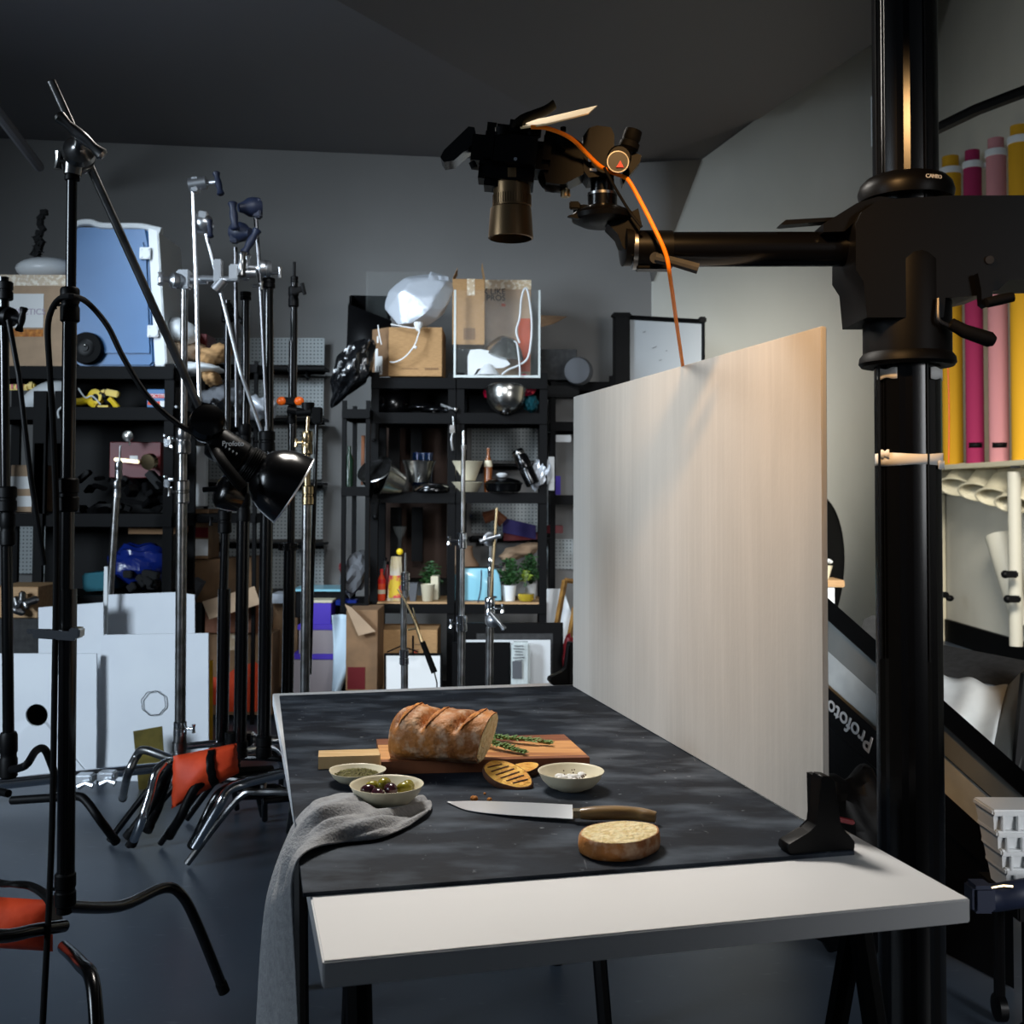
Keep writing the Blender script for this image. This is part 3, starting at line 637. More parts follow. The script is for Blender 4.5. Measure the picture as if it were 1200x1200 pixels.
# bounce card lying on the camera top
q = [pl(611, 151, YC-.07), pl(690, 134, YC-.10), pl(700, 125, YC+.10), pl(600, 146, YC+.07)]
m = MB(); m.loft([[a, a+V((0, 0, .0025))] [::1]+[b+V((0, 0, .0025)), b] for a, b in ((q[0], q[3]), (pl(640, 147, YC-.085), pl(640, 139, YC+.085)), (q[1], q[2]))]); one('bounce_card', m, m_warmcard, 'warm lit pale card lying on top of the overhead camera', 'card')
m = MB(); m.tube([pl(604, 150, YC-.05), pl(612, 140, YC-.06), pl(638, 130, YC-.06), pl(650, 122, YC-.06)], .004, 8, smooth=4, flat=3); one('camera_strap', m, m_plas, 'black strap end curling up behind the camera top', 'strap')
m = MB(); m.tube([pl(622, 149, YC-.075), pl(640, 150, YC-.075), pl(662, 158, YC-.07), pl(674, 166, YC-.066), pl(684, 176, YC-.055), pl(705, 196, YC-.05), pl(730, 207, YC-.03), pl(737, 212, YC-.035), pl(748, 231, YC-.04), pl(764, 262, YC-.055), pl(780, 297, YC-.062), pl(786, 330, YC-.03), pl(793, 380, YC+.15), pl(800, 428, YC+.35), pl(806, 470, YC+.45), pl(800, 640, YC+.5)], .0038, 10, smooth=6)
one('orange_cable', m, m_orgc, 'orange cable running from the camera down behind the pale panel', 'cable')
m = MB(); m.tube([pl(708, 196, YC-.055), pl(722, 222, YC-.05), pl(738, 248, YC-.045), pl(752, 266, YC-.05)], .0028, 8, smooth=5); one('release_cable', m, m_rub, 'thin black cable from the geared head to the arm collar', 'cable')

# ================================================================== STANDS (left)
def bone(m, c, h, L, r):      # T-handle shape along h
    c = V(c); h = V(h).normalized()
    m.lathe([(r*.75, 0), (r*1.1, L*.05), (r*.72, L*.22), (r*.95, L*.42), (r*.95, L*.58), (r*.72, L*.78), (r*1.1, L*.95), (r*.75, L)], c-h*L/2, h, 14)
def grip(par, c, axd, hd, mt, s=1.0, L=.085):
    """grip head: two discs on an axle with a T-handle; c is the disc centre"""
    c = V(c); a = V(axd).normalized(); h = V(hd).normalized()
    m = MB(); m.lathe([(.020*s, -.022*s), (.031*s, -.020*s), (.033*s, -.006*s), (.027*s, -.004*s), (.027*s, .004*s), (.033*s, .006*s), (.031*s, .020*s), (.018*s, .026*s), (.012*s, .034*s), (.012*s, .062*s)], c, a, 22)
    g = obj('grip_head', m, mt, par)
    m = MB(); bone(m, c+a*.066*s, h, L*s, .0125*s); obj('handle', m, mt, g)
    return g
def knob(m, c, a, L=.035, r=.006, w=.032, vert=True):
    c = V(c); a = V(a).normalized(); m.cyl(c, c+a*L, r, r*.8, 10); h = V((0, 0, 1)) if vert else a.cross(V((0, 1, 0)))
    m.tube([c+a*L-h*w/2, c+a*L-h*w*.2, c+a*L+h*w*.2, c+a*L+h*w/2], [r*1.25, r*.9, r*.9, r*1.25], 8)
def stand(label, Y, segs, collars=(), legs=None, lmat=None, legw=11, base=None, name='light_stand', lk=None):
    x0, y0 = segs[-1][2], segs[-1][3]
    b = P(x0, y0, Y); r = thing(name, label, 'light stand', (b.x, Y, 0)); k = K(Y)
    for i, (xa, ya, xb, yb, wd, mt) in enumerate(segs):
        m = MB(); q1, q2 = P(xa, ya, Y), P(xb, yb, Y)
        if i == len(segs)-1 and base is None: q2.z = max(q2.z, .12)
        m.cyl(q1, q2, k*wd/2, None, 14); obj('tube', m, mt, r)
    for c in collars:
        px, ya, yb, wd, mt = c[:5]; m = MB(); q1, q2 = P(px, yb, Y), P(px, ya, Y); H_ = (q2-q1).length; R_ = k*wd/2
        m.lathe([(R_*.8, 0), (R_, H_*.05), (R_, H_*.42), (R_*.9, H_*.46), (R_*.9, H_*.54), (R_, H_*.58), (R_, H_*.94), (R_*.85, H_)], q1, q2-q1, 16); co = obj('collar', m, mt, r)
        if len(c) > 5 and c[5]:
            m = MB(); knob(m, (q1+q2)/2+V((c[5]*R_, 0, 0)), (c[5], -.2, 0), k*c[6] if len(c) > 6 else .03, .006*Y/4, .03*Y/4); obj('knob', m, mt, co)
    if legs:
        for l in legs:
            m = MB(); m.tube([P(*q) if len(q) == 3 else P(q[0], q[1], Y) for q in l[0]], l[2] if len(l) > 2 else k*legw/2, 12, smooth=5); obj('leg', m, l[1], r)
            m = MB(); e = P(*l[0][-1]); e2 = P(*l[0][-2]); d = (e-e2).normalized(); rr = (l[2] if len(l) > 2 else k*legw/2); m.cyl(e-d*.02, e+d*.006, rr*1.12, None, 12); obj('rubber_foot', m, m_rub, r)
    elif lk:   # generic low tripod base, mostly hidden
        bx = P(x0, y0, Y).x
        for n_, a in enumerate(lk):
            m = MB(); d = V((math.cos(a), math.sin(a), 0)); z = .20+.035*n_
            m.tube([V((bx, Y, z)), V((bx, Y, z))+d*.16, V((bx, Y, 0))+d*.24+V((0, 0, z*.9)), V((bx, Y, .012))+d*.42], .0125, 10, smooth=4); obj('leg', m, lmat or m_black, r)
    return r
LEG3 = (.5, 2.6, 4.7)
# foreground boom stand
Y0 = 2.25
s0 = stand('tall black stand nearest the camera at left, holding the long lamp boom', Y0,
  [(84.5, 200, 83, 345, 12, m_blackg), (82, 345, 77, 790, 16.5, m_blackg), (80, 690, 77, 1040, 20, m_blackg), (76, 1040, 75, 1070, 18, m_black)],
  [(84.5, 200, 212, 17, m_black), (82, 337, 378, 22, m_black, -1, 6), (80, 560, 600, 24, m_black), (76.5, 1022, 1062, 24, m_black, -1, 6)],
  legs=[([(78, 1062, Y0), (140, 1062, 2.45), (190, 1041, 2.62), (212, 1048, 2.66), (232, 1085, 2.70), (262, 1160, 2.74)], m_blackg, .0125),
        ([(75, 1085, Y0), (20, 1095, 2.1), (-30, 1120, 2.0), (-50, 1300, 1.9)], m_blackg, .0125), ([(75, 1110, Y0), (95, 1130, 2.0), (110, 1160, 1.9), (118, 1310, 1.8)], m_blackg, .0125)])
grip(s0, P(92, 182, Y0), (.42, -.9, .35), (.70, .25, -.62), m_chromed, 1.0, .115)
m = MB(); m.sphere(P(91, 186, Y0+.015), .034, (1, .9, .95)); m.cyl(P(85, 205, Y0), P(87, 190, Y0), .018, .02, 14); obj('head_casting', m, m_chromed, s0)
m = MB(); knob(m, P(82, 190, Y0-.01), (-1, -.2, .1), .022, .007, .036, False); obj('knob', m, m_chromed, s0)
Yb = 2.30
m = MB(); m.cyl(P(60, 95, 2.24), P(246, 505, 2.42), .0088, None, 14); one('boom_arm', m, m_chromed, 'long slanting chrome boom arm from the nearest stand down to the lamp', 'boom arm')
m = MB(); m.box(P(64, 744, Y0-.04), (.085, .008, .018), RY(.06), .002); m.box(P(90, 741, Y0-.045), (.022, .03, .020), RY(.06), .003); m.box(P(52, 740, Y0-.01), (.07, .008, .010), RY(.02), .002); m.cyl(P(90, 741, Y0-.045), P(90, 741, Y0+.03), .010, None, 10)
one('spring_clamp', m, m_chrome, 'long silver clamp gripping the nearest black stand at table height', 'clamp')

# lamp
YL = 2.42; ld = V((.78, .22, -.50)).normalized()
lp = thing('studio_lamp', 'black studio lamp with round reflector hanging from the boom arm', 'lamp', P(315, 570, YL))
b0 = P(255, 520, YL)
m = MB(); m.lathe([(.020, -.02), (.034, -.012), (.037, 0), (.037, .062), (.034, .066), (.034, .070), (.038, .074), (.038, .100), (.035, .104)], b0, ld, 28)
for i in range(5): m.lathe([(.0385, .076+i*.005), (.040, .0775+i*.005), (.0385, .079+i*.005)], b0, ld, 28, cap=False)
body = obj('lamp_body', m, m_plas, lp)
b1 = b0+ld*.098
m = MB(); m.lathe([(.034, 0), (.040, .004), (.052, .012), (.066, .030), (.076, .052), (.081, .078), (.083, .094), (.0815, .094), (.079, .078), (.073, .052), (.062, .030), (.045, .014), (.030, .010)], b1, ld, 44, cap=False); rf = obj('reflector', m, m_blackg, lp, sharp=1)
m = MB(); m.lathe([(.0832, .0925), (.0842, .0945), (.0832, .0965), (.0812, .0965), (.0812, .0925)], b1, ld, 44, cap=False); obj('rim', m, m_alu, rf)
m = MB(); m.lathe([(0, .055), (.010, .053), (.016, .045), (.018, .030), (.018, .012)], b1, ld, 18, cap=False); obj('bulb_dome', m, mat('frosted_lamp_dome', (255, 226, 180), .5, emit=(255, 190, 110), em=4), rf)
xl = V((1, 0, 0)); 
tx = (rt*.72-up*.69).normalized(); ty = (rt*.69+up*.72).normalized()
text('lettering', 'Profoto', m_txtw, body, P(273, 520, YL-.0395), rt, up, .015, .0004, bold=True)
for i in range(4):
    m = MB(); q = b0+ld*(.028+.009*i)+V((0, -.0372, .0)); m.box(q+up*.004, (.0035, .001, .012), Matrix((tx, V((0, 1, 0)), ty)).transposed()); obj('marking', m, m_txtw, body)
m = MB(); q = P(243, 497, YL-.01); m.lathe([(.020, -.030), (.036, -.024), (.040, -.006), (.034, 0), (.040, .006), (.036, .026), (.02, .032)], q, (.3, -.9, .3), 24); m.box(P(240, 478, YL), (.05, .035, .022), RY(.2), .004)
obj('swivel_clamp', m, m_blackg, lp)
m = MB(); m.tube([P(247, 512, YL), P(256, 535, YL-.045), P(275, 560, YL-.05), P(285, 572, YL-.045)], .009, 10, smooth=4, flat=1.6); obj('yoke', m, m_plas, lp)
m = MB(); m.lathe([(.012, -.03), (.034, -.026), (.038, -.004), (.038, .016), (.030, .024), (.016, .028)], P(268, 578, YL+.01), (-.75, -.5, .3), 24); m.tube([P(238, 574, YL), P(262, 572, YL)], .006, 8)
obj('tilt_knob', m, m_blackg, lp)
m = MB(); m.tube([P(262, 520, YL-.02), P(240, 514, YL-.02), P(205, 494, YL-.03), P(172, 463, YL-.05), P(145, 420, YL-.06), P(126, 382, YL-.06), P(104, 356, YL-.08), P(88, 348, Y0-.04), P(72, 349, Y0-.03), P(61, 362, Y0-.03), P(56, 385, Y0-.03), P(58, 430, Y0-.03), P(62, 500, Y0-.03), P(66, 620, Y0-.03), P(64, 800, Y0-.04), P(60, 1000, Y0-.06), P(50, 1200, Y0-.1)], .0062, 10, smooth=6)
one('lamp_cable', m, m_rub, 'thick black lamp cable looping over the nearest stand collar', 'cable')
# stands further back -------------------------------------------------
Y1 = 4.1
s1 = stand('chrome stand with orange sandbag at its foot, left of the black stand cluster', Y1,
  [(216, 330, 215, 505, 8.5, m_chromed), (214, 520, 213, 700, 10.5, m_chromed), (213, 590, 211, 850, 12.5, m_chromed), (211, 850, 210, 900, 15, m_chromed)],
  [(215, 500, 532, 17, m_chromed, -1, 6), (214, 563, 590, 16, m_chromed, -1, 7), (211, 845, 862, 15, m_chrome, 1, 9), (210, 868, 895, 17, m_chromed)],
  legs=[([(209, 893, Y1), (186, 884, 4.15), (168, 879, 4.18), (160, 886, 4.2), (149, 910, 4.22), (144, 935, 4.75)], m_chromed, .016),
        ([(208, 893, Y1), (196, 893, 4.0), (183, 905, 3.95), (176, 930, 3.93), (166, 962, 3.9), (155, 988, 3.95)], m_chrome, .016),
        ([(209, 893, Y1), (255, 884, 4.15), (300, 878, 4.3), (322, 880, 4.5), (336, 905, 4.7)], m_chrome, .016)])
grip(s1, P(207, 329, Y1-.02), (-.75, -.6, 0), (0, .1, 1), m_alu, .9, .055)
m = MB(); m.cyl(P(205, 328, Y1), P(243, 328, Y1), .018, .016, 14); m.box(P(216, 328, Y1), (.05, .05, .07), bev=.006); obj('head_casting', m, m_alu, s1)
m = MB(); m.tube([P(226, 222, Y1-.04), P(230, 330, Y1-.04), P(232, 420, Y1-.04), P(234, 470, Y1-.04)], .0075, 10); rod = one('aluminium_rod', m, m_white_rod, 'bright bare aluminium rod standing upright at the chrome stand', 'rod')
g = thing('grip_clamp', 'bright cast clamp with T-handle on top of the bare aluminium rod', 'clamp', P(228, 228, Y1-.04))
m = MB(); m.box(P(229, 217, Y1-.04), (K(Y1)*9, .04, K(Y1)*17), bev=.004); m.cyl(P(222, 217, Y1-.04), P(242, 214, Y1-.04), .026, .024, 16); m.cyl(P(242, 214, Y1-.04), P(254, 213, Y1-.05), .008, None, 10); obj('clamp_body', m, m_alu, g)
m = MB(); bone(m, P(256, 215, Y1-.05), (.25, -.2, -.9), .095, .013); obj('handle', m, m_navy, g)
m = MB(); m.cyl(P(237, 256, Y1), P(283, 440, Y1+.05), .0075, None, 10); m.cyl(P(283, 440, Y1+.05), P(306, 505, Y1+.08), .0072, None, 10); one('leaning_rod', m, m_alu, 'grey aluminium rod leaning from upper left across the stand cluster', 'rod')
g = thing('grip_clamp', 'blue-grey cast clamp at the top of the leaning rod', 'clamp', P(240, 270, Y1))
m = MB(); m.lathe([(.022, -.025), (.038, -.02), (.038, .012), (.026, .03), (.012, .04)], P(238, 262, Y1), (.8, -.5, -.1), 18); m.box(P(237, 256, Y1-.02), (.035, .03, .05), RY(.2), .004); obj('clamp_body', m, m_alu, g)
m = MB(); bone(m, P(246, 268, Y1-.03), (-.15, .2, 1), .07, .011); obj('handle', m, m_navy, g)
# horizontal chrome head cluster
g = thing('grip_clamp', 'chrome clamps joined in a row across the tops of the stands', 'clamp', P(262, 335, Y1-.06))
m = MB(); m.cyl(P(236, 326, Y1-.05), P(276, 327, Y1-.06), .011, None, 10); m.cyl(P(272, 320, Y1-.06), P(300, 320, Y1-.05), .016, None, 12); m.cyl(P(252, 340, Y1-.06), P(262, 328, Y1-.06), .02, None, 14)
m.box(P(256, 318, Y1-.06), (.03, .035, .085), bev=.004); m.box(P(275, 320, Y1-.06), (.035, .04, .06), bev=.005); obj('clamp_body', m, m_alu, g)
m = MB(); bone(m, P(284, 310, Y1-.08), (.02, 0, 1), .095, .016); obj('handle', m, m_chromed, g)
s2 = stand('first black stand right of the sandbag, thin tube under the leaning rod', 4.3,
  [(267, 352, 266, 590, 7.5, m_blackg), (265, 590, 262, 690, 10, m_blackg), (263, 690, 260, 880, 14.5, m_blackg)],
  [(266, 356, 378, 13, m_black), (263.5, 597, 625, 16, m_black, -1, 8), (261, 868, 890, 17, m_black)], lk=(0.25, 1.67, 3.19), lmat=m_blackg)
grip(s2, P(270, 368, 4.26), (.6, -.75, -.3), (.7, 0, -.6), m_plas, .9, .07)
s3 = stand('second black stand in the cluster, with navy T-handled heads above', 4.2,
  [(288, 345, 288, 470, 9, m_blackg), (288, 470, 286, 610, 10, m_blackg), (285, 610, 281, 880, 15, m_blackg)],
  [(288, 342, 352, 13, m_black), (287, 497, 525, 15, m_black, -1, 5), (285.5, 578, 612, 16, m_black, -1, 9), (281, 868, 888, 18, m_black)], lk=(0.14, 1.58, 3.11), lmat=m_blackg)
m = MB(); m.cyl(P(276, 290, 4.15), P(277.5, 500, 4.15), .0078, None, 10); one('dark_rod', m, m_dkch, 'dark chrome rod upright just left of the second black stand', 'rod')
m = MB(); m.cyl(P(299, 245, 4.1), P(305, 330, 4.1), .0078, None, 10); m.cyl(P(305, 330, 4.1), P(318, 600, 4.15), .0078, None, 10); one('dark_rod', m, m_dkch, 'dark rod slanting down the third black stand from the upper navy head', 'rod')
for (x, y, hx, hy, hd, lb) in ((295, 243, 274, 253, (.12, 0, -1), 'upper navy clamp head with T-handle at the top of the dark rods'), (282, 272, 294, 283, (-.55, 0, -1), 'lower navy clamp head with T-handle just under the upper one')):
    g = thing('grip_clamp', lb, 'clamp', P(x, y+12, 4.1)); s_ = 1 if hx > x else -1
    m = MB(); m.lathe([(.018, -.034), (.035, -.03), (.038, -.004), (.034, .014), (.022, .032), (.016, .05)], P(x, y, 4.1), (s_*.85, -.5, -.15), 22); m.box(P(x-s_*7, y+2, 4.1), (.03, .04, .07), bev=.005); obj('clamp_body', m, m_navy, g)
    m = MB(); bone(m, P(hx, hy, 4.04), hd, .105, .016); obj('handle', m, m_navy, g)
s4 = stand('third black stand in the cluster, topped by polished chrome heads', 4.15,
  [(315, 330, 315, 500, 11, m_blackg), (314, 500, 313, 600, 13, m_blackg), (312.5, 600, 309, 885, 15, m_blackg)],
  [(315, 326, 338, 15, m_black), (313, 505, 530, 19, m_black, -1, 7), (309, 862, 888, 19, m_black)], lk=(0.32, 1.77, 2.91), lmat=m_blackg)
grip(s4, P(310, 315, 4.12), (-.9, -.42, 0), (.05, 0, 1), m_alu, 1.0, .10)
m = MB(); knob(m, P(318, 320, 4.1), (1, -.2, 0), .035, .007, .04); knob(m, P(296, 335, 4.1), (1, -.2, 0), .035, .006, .03); obj('knob', m, m_chromed, s4)
s5 = stand('fourth black stand, with pointed spigot top and orange wing knobs', 4.5,
  [(345, 307, 345, 330, 3.5, m_black), (345, 330, 343, 520, 8.5, m_blackg), (343, 400, 341, 640, 9, m_blackg), (340, 640, 336, 860, 14, m_blackg)],
  [(345, 324, 332, 9, m_black), (344, 336, 360, 12.5, m_black), (342, 478, 497, 11, m_black), (338, 636, 645, 24, m_blackg, 1, 6)], lk=(0.43, 1.83, 2.99), lmat=m_blackg)
m = MB(); m.box(P(350, 340, 4.45), (.05, .02, .022), RY(-.4), .003); m.tube([P(354, 332, 4.44), P(357, 345, 4.44)], .008, 8); obj('lever', m, m_black, s5)
m = MB(); m.sphere(P(330, 470, 4.45), .020, (1, .6, .9)); m.sphere(P(350.5, 470, 4.45), .020, (1, .6, .9)); obj('wing_knob', m, m_orgp, s5, label='orange wing knob')
m = MB(); m.box(P(340, 470, 4.46), (.05, .03, .03), bev=.003); m.tube([P(337, 480, 4.46), P(360, 484, 4.46)], .016, 10); obj('clamp_body', m, m_black, s5)
s6 = stand('tall nickel stand at the right of the cluster, catching the warm light', 4.0,
  [(361, 483, 360, 510, 4, m_brass), (360, 530, 360, 600, 8, m_brass), (359.5, 590, 357, 830, 11, m_chromed)],
  [(360, 505, 533, 13.5, m_brass, -1, 6), (360.5, 569, 592, 14, m_brass)], lk=(0.54, 1.89, 3.08), lmat=m_chromed)
m = MB(); m.cyl(P(361, 483, 4.0), P(361, 472, 4.0), .022, .024, 16); m.box(P(372, 487, 3.98), (.035, .035, .06), bev=.004); m.cyl(P(348, 484, 3.99), P(365, 483, 3.99), .013, .015, 12); obj('head_casting', m, m_black, s6)
m = MB(); m.cyl(P(371, 498, 4.0), P(363, 790, 4.05), .0072, None, 10); one('thin_black_rod', m, m_blackg, 'thin black rod hanging beside the tall nickel stand', 'rod')
# left-edge stands
s7 = stand('black stand at the very left edge with legs spread on the floor', 3.6,
  [(4, 325, 5, 400, 12, m_blackg), (5, 400, 7, 640, 11, m_blackg), (8, 640, 10, 870, 13, m_blackg)],
  [(6, 330, 352, 18, m_black), (8, 570, 600, 22, m_black), (9, 600, 640, 17, m_black), (10, 858, 912, 20, m_black)],
  legs=[([(12, 902, 3.6), (30, 897, 3.45), (42, 880, 3.55), (52, 878, 3.6), (60, 895, 3.65), (70, 925, 3.95)], m_black, .0125),
        ([(14, 938, 3.6), (60, 935, 3.55), (90, 933, 3.5), (102, 940, 3.48), (118, 962, 3.46), (135, 985, 3.55)], m_black, .0135),
        ([(10, 930, 3.6), (-20, 925, 3.7), (-50, 935, 3.8), (-70, 960, 4.1)], m_black, .0125)])
grip(s7, P(8, 371, 3.55), (.9, -.4, -.2), (.2, 0, 1), m_plas, 1.0, .08)
m = MB(); m.tube([P(10, 375, 3.5), P(22, 440, 3.5), P(36, 560, 3.5), P(52, 662, 3.55)], .0085, 10); one('slanting_dark_tube', m, m_plas, 'thin dark tube slanting beside the stand at the left edge', 'tube')
s8 = stand('short chrome stand tilting behind the stacked white foam boards', 5.7,
  [(141, 522, 140, 545, 2.5, m_chromed), (140, 540, 138, 570, 6, m_chromed), (137, 575, 125, 760, 8.5, m_chromed)],
  [(139, 541, 562, 8.5, m_chromed), (137, 563, 584, 9.5, m_chromed)], lk=(0.14, 1.86, 3.09), lmat=m_chromed)
# stands behind the table
Y9 = 4.4
s9 = stand('slim chrome stand behind the table with knobs at two collars, tallest of three', Y9,
  [(543, 504, 543, 530, 3.2, m_chrome), (543, 527, 542, 630, 5.4, m_chromed), (541.5, 630, 541, 735, 7, m_chromed), (541, 735, 540, 830, 9, m_chromed)],
  [(543, 521, 527, 7, m_chromed), (541.5, 624, 643, 11, m_chrome, -1, 10), (541, 721, 740, 13, m_chrome, -1, 6)], lk=(0.14, 1.86, 3.09), lmat=m_chromed)
s10 = stand('chrome stand behind the table with two T-handled grip heads, rightmost of three', Y9,
  [(575, 640, 575, 700, 5.5, m_chromed), (575, 676, 574, 735, 7.5, m_chromed), (574, 735, 573, 830, 9.5, m_chromed)],
  [(575, 653, 675, 7, m_chrome, 1, 12), (574, 700, 725, 12, m_chrome, 1, 9)], lk=(0.17, 1.61, 3.19), lmat=m_chromed)
grip(s10, P(574, 632, Y9-.02), (.05, -.9, .1), (.95, 0, .28), m_alu, .85, .105)
grip(s10, P(577, 727, Y9-.02), (.3, -.9, .1), (.62, 0, -.7), m_alu, .85, .11)
m = MB(); m.cyl(P(582, 595, Y9-.05), P(575, 700, Y9-.05), .0062, None, 10); one('steel_rod', m, m_brass, 'short steel rod leaning on the stand with two grip heads', 'rod')
s11 = stand('shortest chrome stand behind the table, with a probe on a cord hanging from it', Y9,
  [(475, 648, 475, 675, 3, m_chromed), (475, 670, 475, 700, 7, m_chromed), (473, 700, 473, 760, 7.5, m_chromed), (474, 760, 474, 830, 8.5, m_chromed)],
  [(475, 671, 680, 10.5, m_chrome), (475, 681, 692, 10.5, m_chrome), (473.5, 761, 779, 11, m_chrome)], lk=(0.40, 1.80, 2.95), lmat=m_chromed)
pn_ = thing('hanging_probe', 'black-gripped metal probe with cord, hanging by the shortest chrome stand', 'tool', P(505, 790, Y9-.08))
m = MB(); m.cyl(P(495, 752, Y9-.08), P(509, 788, Y9-.08), .0105, .0125, 12); obj('grip', m, m_rub, pn_)
m = MB(); m.tube([P(466, 690, Y9-.06), P(475, 705, Y9-.06), P(486, 728, Y9-.07), P(495, 755, Y9-.08)], [.003, .004, .006, .008], 8); m.tube([P(484, 712, Y9-.06), P(487, 725, Y9-.07), P(492, 738, Y9-.07)], .003, 6); m.cyl(P(478, 738, Y9-.05), P(491, 736, Y9-.07), .004, None, 8); obj('metal_shaft', m, m_brass, pn_)
m = MB(); m.tube([P(509, 788, Y9-.08), P(512, 800, Y9-.08), P(512, 830, Y9-.08), P(513, 900, Y9-.08)], .003, 6); obj('cord', m, m_rub, pn_)
# black legs under the sandbag
bs = stand('low black base of the rearmost black stand, legs bent over the floor', 4.2,
  [(272, 858, 272, 900, 16, m_black)], [(272, 884, 905, 20, m_black)],
  legs=[([(318, 902, 4.2), (270, 906, 4.05), (235, 918, 3.95), (222, 935, 3.93), (213, 955, 3.92), (199, 978, 4.0)], m_black, .017),
        ([(330, 905, 4.1), (290, 915, 4.0), (262, 927, 3.9), (250, 940, 3.88), (238, 965, 3.86), (226, 990, 3.9)], m_blackg, .017),
        ([(212, 888, 4.2), (200, 900, 4.1), (190, 930, 4.1), (184, 950, 4.15), (173, 972, 4.08)], m_black, .017),
        ([(208, 890, 4.2), (192, 915, 4.0), (180, 940, 4.0), (150, 980, 4.0)], m_black, .017)], name='stand_base')
m = MB(); m.tube([P(360, 900, 3.9), P(330, 907, 3.9), P(290, 917, 3.88), (P(268, 926, 3.85)), P(256, 945, 3.83), P(228, 992, 3.86)], .0165, 12, smooth=6)
obj('leg', m, m_chrome, bs, label='long bent chrome leg')
m = MB(); m.cyl(P(205, 876, 4.25), P(300, 866, 4.35), .014, None, 12); m.cyl(P(300, 866, 4.35), P(345, 868, 4.4), .017, None, 12); m.box(P(290, 866, 4.3), (.05, .05, .05), bev=.006); one('floor_crossbar', m, m_chrome, 'chrome crossbar clamped low between the bases of the black stands', 'bar')
# sandbag
sb = thing('sandbag', 'orange sandbag with black strap hung over the low stand legs', 'sandbag', P(240, 948, 4.0))
q = [(203, 885), (277, 871), (280, 905), (262, 912), (240, 920), (222, 935), (206, 948), (203, 915)]
ql = [P(203, 886, 3.98), P(201, 948, 3.94)]; qr = [P(277, 871, 4.02), P(280, 906, 4.0)]
def sbp(i, j):
    a = ql[0].lerp(ql[1], j); b = qr[0].lerp(qr[1], j); p = a.lerp(b, i); bul = math.sin(PI*i)**.6*math.sin(PI*min(1, j*1.0))**.6 if 0 < i < 1 and 0 < j < 1 else 0
    return p, bul
m = MB()
f1 = lambda i, j: (lambda r: r[0]+V((.0015*math.sin(23*j), -.05*r[1]-.004*math.sin(11*i+6*j)*r[1], 0)))(sbp(i, j))
f2 = lambda i, j: (lambda r: r[0]+V((.0015*math.sin(23*j), .045*r[1], 0)))(sbp(i, j))
m.grid(f1, 20, 12).grid(f2, 20, 12); bmesh.ops.remove_doubles(m.b, verts=m.b.verts[:], dist=.0005); obj('bag', m, m_org, sb, sharp=2)
m = MB(); m.grid(lambda i, j: f1(.56+.05*j+i*.12, j*.96+.02)+V((0, -.005, 0)), 3, 12); obj('strap', m, m_black, sb, thick=.002)
m = MB(); m.tube([P(-60, 1022, 2.6), P(0, 1035, 2.55), P(20, 1036, 2.5), P(40, 1040, 2.5), P(60, 1056, 2.45), P(66, 1080, 2.4)], .006, 8, smooth=5, flat=2.4); obj_s = m
s2b = thing('sandbag', 'orange sandbag corner showing at the bottom left behind the nearest stand', 'sandbag', P(20, 1100, 2.55))
obj('strap', m, m_black, s2b)
m = MB()
def s2p(i, j, s):
    p = P(-70+132*i, 1047+8*i+60*j, 2.55); bl = (math.sin(PI*i)*math.sin(PI*j))**.6 if 0 < i < 1 and 0 < j < 1 else 0
    return p+V((0, s*.05*bl, 0))
m.grid(lambda i, j: s2p(i, j, -1), 14, 8).grid(lambda i, j: s2p(i, j, 1), 14, 8); bmesh.ops.remove_doubles(m.b, verts=m.b.verts[:], dist=.0005); obj('bag', m, m_org, s2b, sharp=2)
# pipe along the floor
pp = thing('floor_pipe', 'chrome pipe with two clamps lying along the foot of the white boards', 'pipe', P(100, 912, 4.75))
m = MB(); m.cyl(P(-60, 925, 4.7), P(198, 898, 4.95), .024, None, 16); obj('pipe', m, m_chrome, pp)
for x, y in ((100, 915), (126, 912)):
    m = MB(); m.box(P(x, y-3, 4.72), (.07, .06, .04), bev=.006); m.tube([P(x-8, y+7, 4.66), P(x, y+3, 4.66), P(x+9, y+6, 4.66)], [.014, .009, .014], 8); obj('clamp', m, m_alu, pp)
